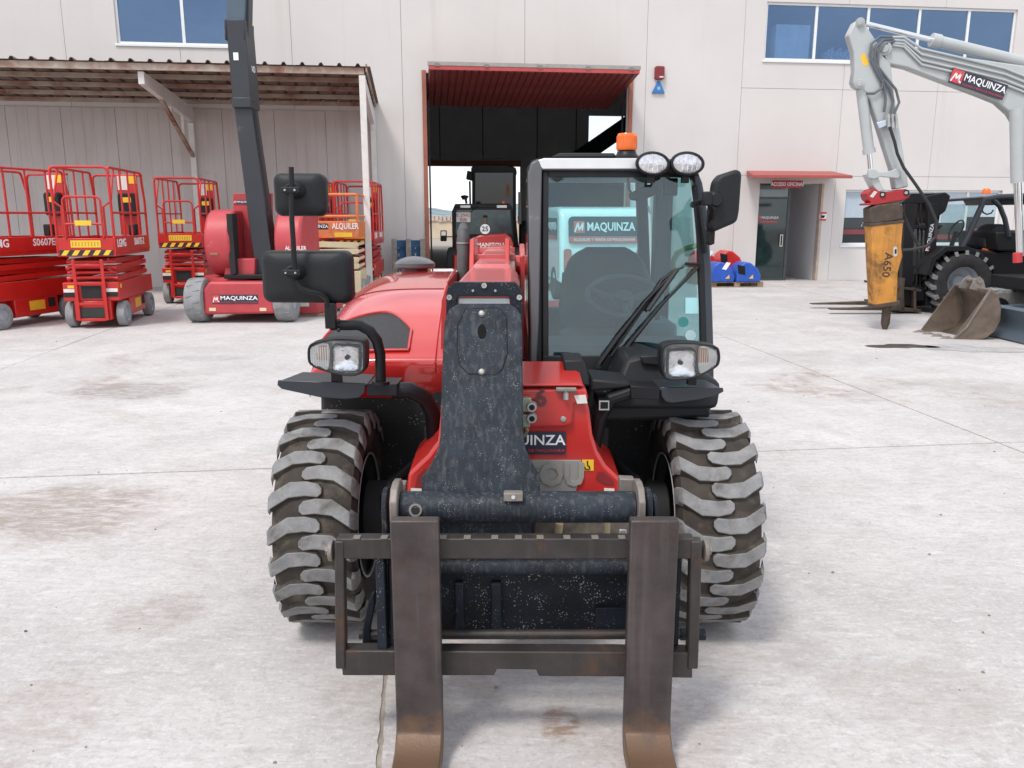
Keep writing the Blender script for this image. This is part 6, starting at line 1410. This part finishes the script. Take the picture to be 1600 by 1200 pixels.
# ---- loose digging bucket on the ground, its side plates follow the same curve
bk = root('digging_bucket', G(1505, 531), 0, 'worn rusty digging bucket with teeth lying in front of the breaker machine', 'bucket')
BKY = G(1505, 533).y
prof_px = [(1548, 452), (1558, 462), (1563, 480), (1562, 500), (1554, 516), (1540, 527), (1520, 533), (1500, 533), (1488, 531)]
near = [P(u, v, BKY + .02 + .02 * i) for i, (u, v) in enumerate(prof_px)]
wv = Vector((-.07, .74, 0))
far = [p + wv for p in near]
n = len(near)
o = MB().add(near + far, [(k, k + 1, n + k + 1, n + k) for k in range(n - 1)]).build('shell', BUCKET, bk, world=True, solid=.025)
lip = near[:] ; 
for s_, nm in ((near, 'side_plate'), (far, 'side_plate')):
    MB().add(s_, [tuple(range(n))]).build(nm, BUCKET, bk, world=True, solid=.025, smooth=0)
MB().tube([near[0], (near[0] * .35 + near[-1] * .65) + Vector((.02, 0, -.06)), near[-1]], .018, 6).build('side_edge', WORNPLATE, bk, world=True)
MB().tube([near[-1], far[-1]], .028, 6).build('cutting_edge', WORNPLATE, bk, world=True)
for k in range(4):
    c = near[-1].lerp(far[-1], .08 + k * .28); d_ = Vector((-.15, -.02, -.005))
    MB().hexa([c + Vector((0, -.05, -.03)), c + d_ + Vector((0, -.03, -.012)), c + d_ + Vector((0, -.03, .012)), c + Vector((0, -.05, .04)), c + Vector((0, .06, -.03)), c + d_ + Vector((0, .03, -.012)), c + d_ + Vector((0, .03, .012)), c + Vector((0, .06, .04))]).build('tooth', WORNPLATE, bk, world=True, bevel=.008)
for t_ in (.33, .62):
    c = near[0].lerp(far[0], t_); e0 = Vector((.06, 0, -.02))
    MB().ext([c + Vector((-.12, 0, -.02)), c + Vector((.12, 0, -.06)), c + Vector((.06, 0, .10)), c + Vector((0, 0, .15)), c + Vector((-.07, 0, .10))], (.015, .03, 0)).build('mounting_ear', WORNPLATE, bk, world=True, bevel=.006)
MB().cyl(near[0].lerp(far[0], .30) + Vector((0, 0, .09)), near[0].lerp(far[0], .66) + Vector((0, 0, .09)), .03, 12).build('mounting_pin', WORNPLATE, bk, world=True)

# ---- black rough-terrain forklift, facing left
FY = 13.4
fk = root('rough_terrain_forklift', (7.9, FY + .7, 0), 0, 'black open-cab rough terrain forklift parked behind the bucket', 'forklift')
def K_(mb, name, mat, par=None, **k): return mb.build(name, mat, par or fk, world=True, **k)
def kslab(us, Y, dep, name, mat, par=None, bevel=.015, **k): return K_(MB().ext([P(u, v, Y) for u, v in us], (0, dep, 0)), name, mat, par, bevel=bevel, **k)
wc = P(1494, 452, FY + .1); wr_ = .50
FT = [(.26, -.18), (.30, -.21), (.42, -.22), (.48, -.19), (.49, 0), (.48, .19), (.42, .22), (.30, .21), (.26, .18)]
MYm = Matrix.Rotation(-math.pi / 2, 4, 'X')
def fwheel(c, s):
    w = K_(MB().lathe([(0, .06), (.10, .06), (.13, .0), (.24, .02), (.27, .17), (.29, .2)], Matrix.Translation(c) @ Matrix.Rotation(math.pi / 2, 4, 'X') @ Matrix.Diagonal((s, s, s, 1)), 28), 'wheel', HUBGREY)
    K_(MB().lathe(FT, Matrix.Translation(c) @ Matrix.Rotation(math.pi / 2, 4, 'X') @ Matrix.Diagonal((s, s, s, 1)), 36), 'tyre', TYRE_DK, w)
    for k in range(18):
        for sd in (-1, 1):
            a_ = 2 * math.pi * (k + (.5 if sd > 0 else 0)) / 18
            mm = Matrix.Translation(c) @ Matrix.Rotation(a_, 4, 'Y') @ Matrix.Diagonal((s, s, s, 1))
            K_(MB().hexa([(-.03, sd * .22, .455), (.03, sd * .22, .455), (.10, 0, .485), (.05, 0, .485), (-.03, sd * .21, .53), (.025, sd * .21, .53), (.095, 0, .535), (.05, 0, .535)], mm), 'tread_lug', LUG if sd < 0 else TYRE_DK, w, smooth=0)
    return w
wc.z = .5
fwheel(Vector((P(1494, 452, FY + .15).x, FY + .15, .53)), 1.0)
fwheel(Vector((P(1494, 452, FY + .15).x, FY + 1.55, .53)), 1.0); fwheel(Vector((P(1494, 452, FY + .15).x + 2.2, FY + .15, .42)), .8); fwheel(Vector((P(1494, 452, FY + .15).x + 2.2, FY + 1.5, .42)), .8)
kslab([(1450, 420), (1470, 398), (1500, 392), (1530, 398), (1550, 420), (1556, 455), (1720, 455), (1720, 380), (1600, 384), (1560, 395), (1520, 388), (1462, 388), (1452, 402)], FY + .25, 1.2, 'body', BLACK, bevel=.02)
kslab([(1448, 430), (1456, 402), (1478, 385), (1512, 385), (1535, 395), (1550, 425), (1545, 425), (1530, 402), (1508, 392), (1480, 393), (1462, 408), (1455, 430)], FY - .05, .45, 'mudguard', BLACK_PLAS, bevel=.006)
# overhead guard and cab frame
for Y in (FY + .2, FY + 1.35):
    K_(MB().tube([P(1497, 396, Y), P(1512, 370, Y), P(1532, 325, Y), P(1538, 312, Y), P(1560, 308, Y), P(1680, 304, Y)], .05, 8), 'guard_post', PLATE)
    K_(MB().tube([P(1552, 312, Y), P(1562, 322, Y), P(1570, 342, Y), P(1576, 370, Y)], .042, 8), 'guard_post', PLATE)
K_(MB().hexa([P(1473, 316, FY + .2), P(1590, 307, FY + .2), P(1590, 304, FY + .2), P(1473, 312, FY + .2), P(1473, 316, FY + .2) + Vector((0, 1.2, 0)), P(1590, 307, FY + .2) + Vector((0, 1.2, 0)), P(1590, 304, FY + .2) + Vector((0, 1.2, 0)), P(1473, 312, FY + .2) + Vector((0, 1.2, 0))]), 'roof_panel', PLATE, bevel=.006)
kslab([(1560, 309), (1700, 300), (1700, 318), (1566, 320)], FY + .24, 1.1, 'roof_rear', BLACK, bevel=.01)
K_(MB().lathe([(0, .10), (.05, .09), (.075, .04), (.078, 0), (0, 0)], Matrix.Translation(P(1541, 303, FY + .8)), 18), 'beacon', ORANGE)
K_(MB().ext([P(u, v, FY + .22) for u, v in ((1462, 398), (1474, 320), (1528, 318), (1500, 395))], (0, .006, 0)), 'side_screen', CLEARGLASS, smooth=0)
K_(MB().ext([(P(1472, 320, FY + .22) + Vector((0, .02, 0))), P(1458, 398, FY + .22) + Vector((0, .02, 0)), P(1458, 398, FY + .22) + Vector((0, 1.1, 0)), P(1472, 320, FY + .22) + Vector((0, 1.1, 0))], (.006, 0, 0)), 'front_screen', CLEARGLASS, smooth=0)
st = kslab([(1541, 390), (1537, 384), (1540, 372), (1556, 354), (1566, 350), (1577, 352), (1579, 360), (1570, 380), (1566, 392)], FY + .5, .5, 'seat', SEAT, bevel=.05, seg=3)
kslab([(1508, 398), (1510, 393), (1556, 394), (1560, 400), (1550, 408), (1516, 406)], FY + .5, .5, 'seat_cushion', SEAT, st, bevel=.03)
K_(MB().tube([P(1535, 390, FY + .49), P(1546, 393, FY + .49), P(1559, 396, FY + .49)], .03, 6), 'seat_belt', M('orange_belt', (.62, .14, .03), .6), st)
K_(MB().tube([P(1494, 360, FY + .75) + Vector((0, .18 * math.cos(6.283 * k / 16), .0)) + Vector((.07 * math.sin(6.283 * k / 16), 0, .17 * math.sin(6.283 * k / 16))) for k in range(16)], .015, 6, closed=True), 'steering_wheel', BLACK)
K_(MB().tube([P(1494, 362, FY + .75), P(1484, 392, FY + .75)], .04, 8), 'steering_column', BLACK)
K_(MB().tube([P(u, v, FY + .25) for u, v in ((1533, 322), (1536, 332), (1542, 335), (1549, 333), (1552, 328))], .012, 6), 'loose_cable', BLACK)
kslab([(1558, 392), (1556, 362), (1600, 361), (1720, 361), (1720, 395)], FY + .2, 1.2, 'engine_cover', BLACK_PLAS, bevel=.03)
# mast: two channels, cross heads, chains, carriage, forks pointing left
for (u0, u1, Y) in ((1408, 1424, FY + .15), (1446, 1460, FY + .15), (1427, 1441, FY + .95)):
    kslab([(u0 + 6, 318), (u1 + 6, 318), (u1, 478), (u0, 478)], Y, .12, 'mast_channel', BLACK, bevel=.006)
for u in (1431, 1437, 1443): K_(MB().tube([P(u + 5, 306, FY + .3), P(u, 470, FY + .3)], .016, 6), 'mast_chain', DARKIN)
for (v0, v1) in ((302, 318), (352, 358), (448, 470)): kslab([(1408, v1), (1468, v1), (1474, v0), (1424, v0)], FY + .2, .9, 'mast_crosshead', BLACK, bevel=.01)
kslab([(1446, 306), (1478, 300), (1486, 306), (1478, 330), (1452, 350)], FY + .18, .5, 'hose_reel', BLACK, bevel=.02)
K_(MB().ext([P(u, v, FY + .148) for u, v in ((1448, 388), (1454, 388), (1457, 356), (1452, 356))], (0, .002, 0)), 'company_label', NAVY)
text('MAQUINZA', WHITE, fk, frame(P(1453, 371, FY + .146), (.1, 0, 1), (-1, 0, .1)), .085, ext=.001)
K_(MB().bb(P(1446, 391, FY + .148), P(1452, 384, FY + .148) + Vector((0, .002, 0))), 'company_emblem', SIGNRED)
K_(MB().bb(P(1453, 342, FY + .17), P(1459, 318, FY + .17) + Vector((0, .002, 0))), 'white_label', WHITE_DIRTY)
for (us) in (((1406, 446), (1412, 442), (1414, 486), (1406, 488)), ((1428, 450), (1432, 450), (1432, 488), (1428, 488))): kslab(us, FY + .05, 1.2, 'fork_carriage', RUSTDARK, bevel=.008)
kslab([(1398, 446), (1440, 452), (1440, 456), (1398, 450)], FY + .05, 1.2, 'carriage_bar', RUSTDARK, bevel=.006)
kslab([(1398, 478), (1440, 484), (1440, 489), (1398, 485)], FY + .05, 1.2, 'carriage_bar', RUSTDARK, bevel=.006)
xf0, xf1 = P(1410, 480, FY).x, G(1285, 487).x
for y in (FY + .0, FY + .85):
    K_(MB().ext([(xf0, y, .60), (xf0 - .05, y, .60), (xf0 - .06, y, .13), (xf1, y, .085), (xf1, y, .07), (xf0 - .03, y, .06), (xf0, y, .09)], (0, .14, 0)), 'fork', RUSTDARK, bevel=.006)

# ---- pallet with two sweeper attachments by the entrance
pc = G(1150, 449)
pl = root('pallet', (pc.x, pc.y + .5, 0), R(4), 'weathered wooden pallet under the blue bucket attachment', 'pallet')
for y in (-.42, 0, .42): MB().bb((-.62, y - .05, 0), (.62, y + .05, .02)).build('bottom_board', WOOD, pl, smooth=0)
for x in (-.55, 0, .55):
    for y in (-.42, 0, .42): MB().bb((x - .07, y - .05, .021), (x + .07, y + .05, .10)).build('block', WOOD, pl, smooth=0)
for k in range(7): MB().bb((-.62, -.47 + k * .147, .101), (.62, -.47 + k * .147 + .1, .122)).build('deck_board', WOOD, pl, smooth=0)
def attach(c, z0, mat, label, name='bucket_attachment', k=1.0, flip=1):
    t = root(name, (c.x, c.y, z0), R(4), label, 'bucket')
    for x0, x1 in ((-.60, -.02), (.02, .60)):
        body = [(0, 0), (.10, .0), (.34, .02), (.46, .16), (.40, .34), (.24, .46), (.10, .42), (.0, .22)]
        hh = MB(); 
        pr_ = [(x0 + .0, 0), (x0 + .1, .0), (x1 - .02, .0), (x1, .14), (x1 - .08, .30), (x1 - .26, .44), (x0 + .20, .46), (x0 + .06, .36), (x0, .2)]
        MB().prism([(x * k, z * k) for x, z in pr_], -.25, .35, frame((0, 0, 0), (1, 0, 0), (0, 0, 1))).build('shell', mat, t, bevel=.03, seg=3)
    MB().prism([(.05 * k, .20 * k), (.22 * k, .16 * k), (.20 * k, .36 * k), (.02 * k, .40 * k)], .352, .356, frame((0, 0, 0), (1, 0, 0), (0, 0, 1))).build('opening', BLACK, t, smooth=0)
    for x in (-.20, .36): MB().prism([(x - .05, .08), (x + .05, .08), (x + .04, .17)], .352, .356, frame((0, 0, 0), (1, 0, 0), (0, 0, 1))).build('warning_label', YELLOW, t, smooth=0)
    MB().prism([(-.34, .30), (-.24, .28), (-.14, .44), (-.24, .46)], .352, .36, frame((0, 0, 0), (1, 0, 0), (0, 0, 1))).build('white_label', WHITE, t, smooth=0)
    return t
attach(Vector((pc.x - .05, pc.y + .32, 0)), .123, BLUEPAINT, 'bright blue bucket attachment with yellow labels lying on the pallet', k=1.0)
attach(Vector((pc.x - .25, pc.y + 1.15, 0)), .35, RED_LIFT, 'red bucket attachment propped behind the blue one', k=1.0)
crt = root('timber_crate', (pc.x - .25, pc.y + 1.15, 0), R(4), 'low timber crate beneath the red bucket attachment', 'crate')
for y in (-.28, .0, .2): MB().bb((-.6, y, 0), (.6, y + .09, .34)).build('bearer', WOOD, crt, smooth=0)
# ================================================================== van and the machines in the hall doorway
VR = R(-6)                                 # van yaw: rear faces the viewer, its left flank shows
vc = P(944, 400, 15.3)
van = root('delivery_van', (vc.x, 15.3, 0), VR * -1, 'white delivery van seen from behind through the telehandler cab', 'van')
prof = [(0, .35), (.0, .62), (.04, 1.05), (.14, 1.60), (.24, 1.74), (.5, 1.79), (2.5, 1.80), (2.8, 1.74), (3.35, 1.15), (4.1, .98), (4.25, .80), (4.25, .35)]
MB().ext([(-.84, y, z) for y, z in prof], (1.68, 0, 0)).build('body', VANWHITE, van, bevel=.09, seg=4)
vm = lambda x, y, z: Matrix(((1, 0, 0, x), (0, .19, -.98, y), (0, .98, .19, z), (0, 0, 0, 1)))
rear = Matrix.Translation((0, .06, 1.32)) @ Matrix.Rotation(R(78), 4, 'X')
rw_ = MB().prism(rr(1.36, .50, .09, 5, 0, .04), .012, .02, rear).build('rear_window', M('van_dark_window', (.045, .055, .065), .15), van)
MB().prism(rr(1.36, .13, .03, 3, 0, -.15), .0205, .023, rear).build('red_film', M('faded_red_film', (.50, .12, .11), .4), rw_, smooth=0)
text('MAQUINZA', WHITE, rw_, rear @ Matrix.Translation((.13, .09, .024)), .22, world=False, bold=.004, fit=.92)
MB().prism([(-.58, -.02), (-.37, -.02), (-.37, .20), (-.58, .20)], .0205, .0225, rear).build('emblem_square', M('faded_emblem_red', (.55, .13, .12), .4), rw_, smooth=0)
e = MB()
for (a_, c_) in (((-.56, 0), (-.50, .17)), ((-.50, .17), (-.48, .03)), ((-.48, .03), (-.40, .17)), ((-.40, .17), (-.42, .03))):
    a_, c_ = Vector(a_), Vector(c_); d_ = (c_ - a_).normalized(); n_ = Vector((-d_.y, d_.x)) * .013; e.prism([a_ - n_, c_ - n_, c_ + n_, a_ + n_], .023, .025, rear)
e.build('emblem_letter', WHITE, rw_, smooth=0)
text('ALQUILER Y VENTA DE MAQUINARIA', WHITE, rw_, rear @ Matrix.Translation((0, -.15, .0245)), .075, world=False, fit=1.18)
for x in (-.70, .70): MB().prism(rr(.15, .42, .05, 4, x, 0), 0, .03, Matrix.Translation((0, .012, .80)) @ Matrix.Rotation(R(86), 4, 'X')).build('tail_light', M('tail_light_red', (.50, .12, .10), .25, coat=.5), van, bevel=.008)
MB().prism(rr(.26, .06, .028, 4, -.10, .0), 0, .02, Matrix.Translation((0, .01, .92)) @ Matrix.Rotation(R(85), 4, 'X')).build('door_handle', BLACK, van)
MB().bb((.085, -.008, .45), (.092, .02, 1.06)).build('door_gap', BLACK, van, smooth=0)
em = MB()
for (x0, z0, x1, z1) in ((.42, .90, .46, 1.0), (.46, 1.0, .51, .98), (.47, .97, .44, .92), (.48, .95, .53, .93), (.50, .93, .48, .87), (.46, .93, .40, .87)):
    em.tube([(x0, -.012, z0), (x1, -.012, z1)], .011, 6)
em.build('lion_badge', M('badge_grey', (.12, .13, .14), .3, metal=.6), van)
MB().bb((-.80, -.06, .34), (.80, .06, .58)).build('rear_bumper', BLACK_PLAS, van, bevel=.03)
MB().prism(rr(1.15, .40, .07, 4), 0, .01, frame((-.842, .95, 1.38), (0, -1, 0), (0, .03, 1))).build('side_window', M('van_side_window', (.05, .06, .065), .15), van)
MB().bb((-.853, .42, 1.17), (-.8525, 1.48, 1.24)).build('red_film', M('faded_red_film2', (.50, .12, .11), .4), van, smooth=0)
text('MAQUINZA', WHITE, van, frame((-.854, .95, 1.42), (0, -1, 0), (0, .03, 1)), .20, world=False)
vw = MB().lathe([(0, -.07), (.2, -.08), (.30, -.10), (.325, -.07), (.325, .07), (.30, .10), (.2, .08), (0, .07)], AX, 24).mesh('wheel', TYRE_DK, 40)
for x in (-.76, .76):
    for y in (.75, 3.45): inst('wheel', vw, van, Matrix.Translation((x, y, .325)))

# ---- second telehandler, seen from the rear, just inside the doorway
HY = 20.6
t2 = root('telehandler', (P(755, 400, HY).x, HY, 0), 0, 'red telehandler seen from behind in the hangar doorway, number 25 plate', 'telehandler')
def H_(mb, name, mat, par=None, **k): return mb.build(name, mat, par or t2, world=True, **k)
def hsl(us, Y, dep, name, mat, par=None, bevel=.02, **k): return H_(MB().ext([P(u, v, Y) for u, v in us], (0, dep, 0)), name, mat, par, bevel=bevel, **k)
hsl([(707, 400), (706, 330), (711, 319), (796, 318), (801, 326), (803, 372), (804, 400)], HY + .5, .06, 'cab_frame', BLACK, bevel=.02)
hsl([(708, 325), (711, 318.5), (796, 318), (801, 325)], HY + .49, 1.3, 'cab_roof', BLACK, bevel=.02)
hsl([(714, 328), (797, 328), (800, 366), (712, 366)], HY + .48, .01, 'rear_window', M('teal_dark_glass', (.035, .065, .072), .08, var=.3, spec=.7), bevel=0)
for u in (727, 784): hsl([(u - 8, 325), (u + 8, 325), (u + 8, 320.5), (u - 8, 320.5)], HY + .44, .05, 'rear_lamp', SILVER, bevel=.01)
hsl([(713, 347), (735, 347), (735, 332), (713, 332)], HY + .42, .01, 'number_plate', WHITE_DIRTY, bevel=0)
text('E 2945', M('plate_print', (.30, .06, .08), .6), t2, facing(P(724, 336.5, HY + .415)), .13, ext=.001); text('BJB', M('plate_print2', (.30, .06, .08), .6), t2, facing(P(724, 343.5, HY + .415)), .13, ext=.001)
pp = P(758, 358, HY + .08); H_(MB().cyl(pp, pp + Vector((0, .01, 0)), .125, 28), 'speed_disc', WHITE); text('25', BLACK, t2, facing(pp + Vector((0, -.003, 0))), .17, ext=.001, bold=.003)
H_(MB().cyl(P(758, 372, HY + .22), P(758, 340, HY + .22), .035, 10), 'exhaust_pipe', M('rusty_pipe', (.20, .12, .07), .7)); H_(MB().lathe([(0, .05), (.04, .045), (.055, .0), (.0, -.05)], Matrix.Translation(P(758, 339, HY + .22)), 14), 'exhaust_cap', BLACK)
hsl([(736, 400), (738, 372), (750, 367), (790, 365), (798, 370), (802, 380), (803, 388), (803, 400)], HY + .1, .6, 'rear_hood', RED, bevel=.05, seg=3)
hsl([(712, 412), (712, 370), (734, 370), (736, 412)], HY + .3, .5, 'side_cover', M('orange_red_paint', (.42, .09, .05), .5), bevel=.03)
hsl([(708, 430), (804, 430), (804, 398), (708, 398)], HY + .0, 2.0, 'counterweight', RED, bevel=.04)
text('MANITOU', WHITE, t2, facing(P(766, 383, HY + .095)), .15, ext=.001, bold=.003)
H_(MB().lathe([(0, .06), (.05, .055), (.055, 0), (0, 0)], Matrix.Translation(P(786, 318, HY + .9)), 16), 'beacon', ORANGE)
H_(MB().tube([P(729, 318, HY + .6), P(727, 309, HY + .6)], .03, 8), 'intake_stem', BLACK); H_(MB().lathe([(0, .12), (.09, .10), (.11, .06), (.07, .04), (.07, 0), (0, 0)], Matrix.Translation(P(726, 312, HY + .6)), 16), 'intake_cap', BLACK)
H_(MB().tube([P(708, 370, HY + .5), P(697, 370, HY + .4)], .015, 6), 'mirror_arm', BLACK); mo_ = hsl([(688, 377), (698, 377), (698, 360), (688, 360)], HY + .38, .05, 'rear_view_mirror', BLACK_PLAS)
hsl([(689.5, 368), (696.5, 368), (696.5, 361.5), (689.5, 361.5)], HY + .375, .004, 'mirror_glass', MIRRORFACE, mo_, bevel=0)
H_(MB().tube([P(733, 334, HY + .45), P(741, 326, HY + .45), P(745, 322, HY + .45)], .012, 6), 'wiper_arm', BLACK)
tw_ = MB().lathe([(0, -.1), (.22, -.12), (.34, -.16), (.40, -.14), (.42, 0), (.40, .14), (.34, .16), (.22, .12), (0, .1)], AX, 28).mesh('wheel', TYRE_DK, 40)
for x in (-.78, .78):
    for y in (.5, 2.6): inst('wheel', tw_, t2, Matrix.Translation((x, y, .42)))
# ---- dark wheel loader deeper in the hall
LY = 25.5
ld = root('wheel_loader', (P(778, 400, LY).x, LY + 1, 0), 0, 'tall dark wheel loader cab standing in the shade of the hangar', 'wheel loader')
def D_(us, Y, dep, name, mat, par=None, bevel=.03, **k): return MB().ext([P(u, v, Y) for u, v in us], (0, dep, 0)).build(name, mat, par or ld, world=True, bevel=bevel, **k)
D_([(736, 262), (741, 257), (792, 257), (806, 262), (808, 270), (736, 270)], LY, 1.6, 'cab_roof', BLACK)
for u in (740, 804): D_([(u - 2.5, 268), (u + 2.5, 268), (u + 2.5, 345), (u - 2.5, 345)], LY, .12, 'cab_post', BLACK, bevel=.01)
D_([(742, 269), (802, 269), (802, 340), (742, 340)], LY + .02, .02, 'cab_window', DARKGLASS, bevel=0)
D_([(742, 340), (806, 340), (812, 400), (736, 400)], LY - .3, 2.2, 'engine_cover', BLACK)
D_([(752, 345), (755, 295), (762, 288), (776, 288), (782, 295), (785, 345)], LY + .3, .3, 'seat', SEAT)
D_([(791, 307), (796, 307), (796, 288), (791, 288)], LY - .02, .02, 'orange_lamp', M('dull_orange', (.45, .15, .05), .5), bevel=0)
D_([(728, 280), (739, 283), (739, 269), (730, 266)], LY - .2, .15, 'rear_view_mirror', BLACK)
MB().tube([P(734, 283, LY - .1), P(735, 330, LY - .1)], .03, 8).build('hand_rail', BLACK, ld, world=True)
MB().tube([P(812, 300, LY - .1), P(812, 350, LY - .1)], .05, 8).build('hand_rail', M('pale_stripe_rail', (.45, .42, .42), .5), ld, world=True)
lw = MB().lathe([(0, -.2), (.4, -.22), (.62, -.26), (.72, -.22), (.74, 0), (.72, .22), (.62, .26), (.4, .22), (0, .2)], AX, 30).mesh('wheel', TYRE_DK, 40)
for x in (-.95, .95):
    for y in (-.2, 2.6): inst('wheel', lw, ld, Matrix.Translation((x, y, .74)))
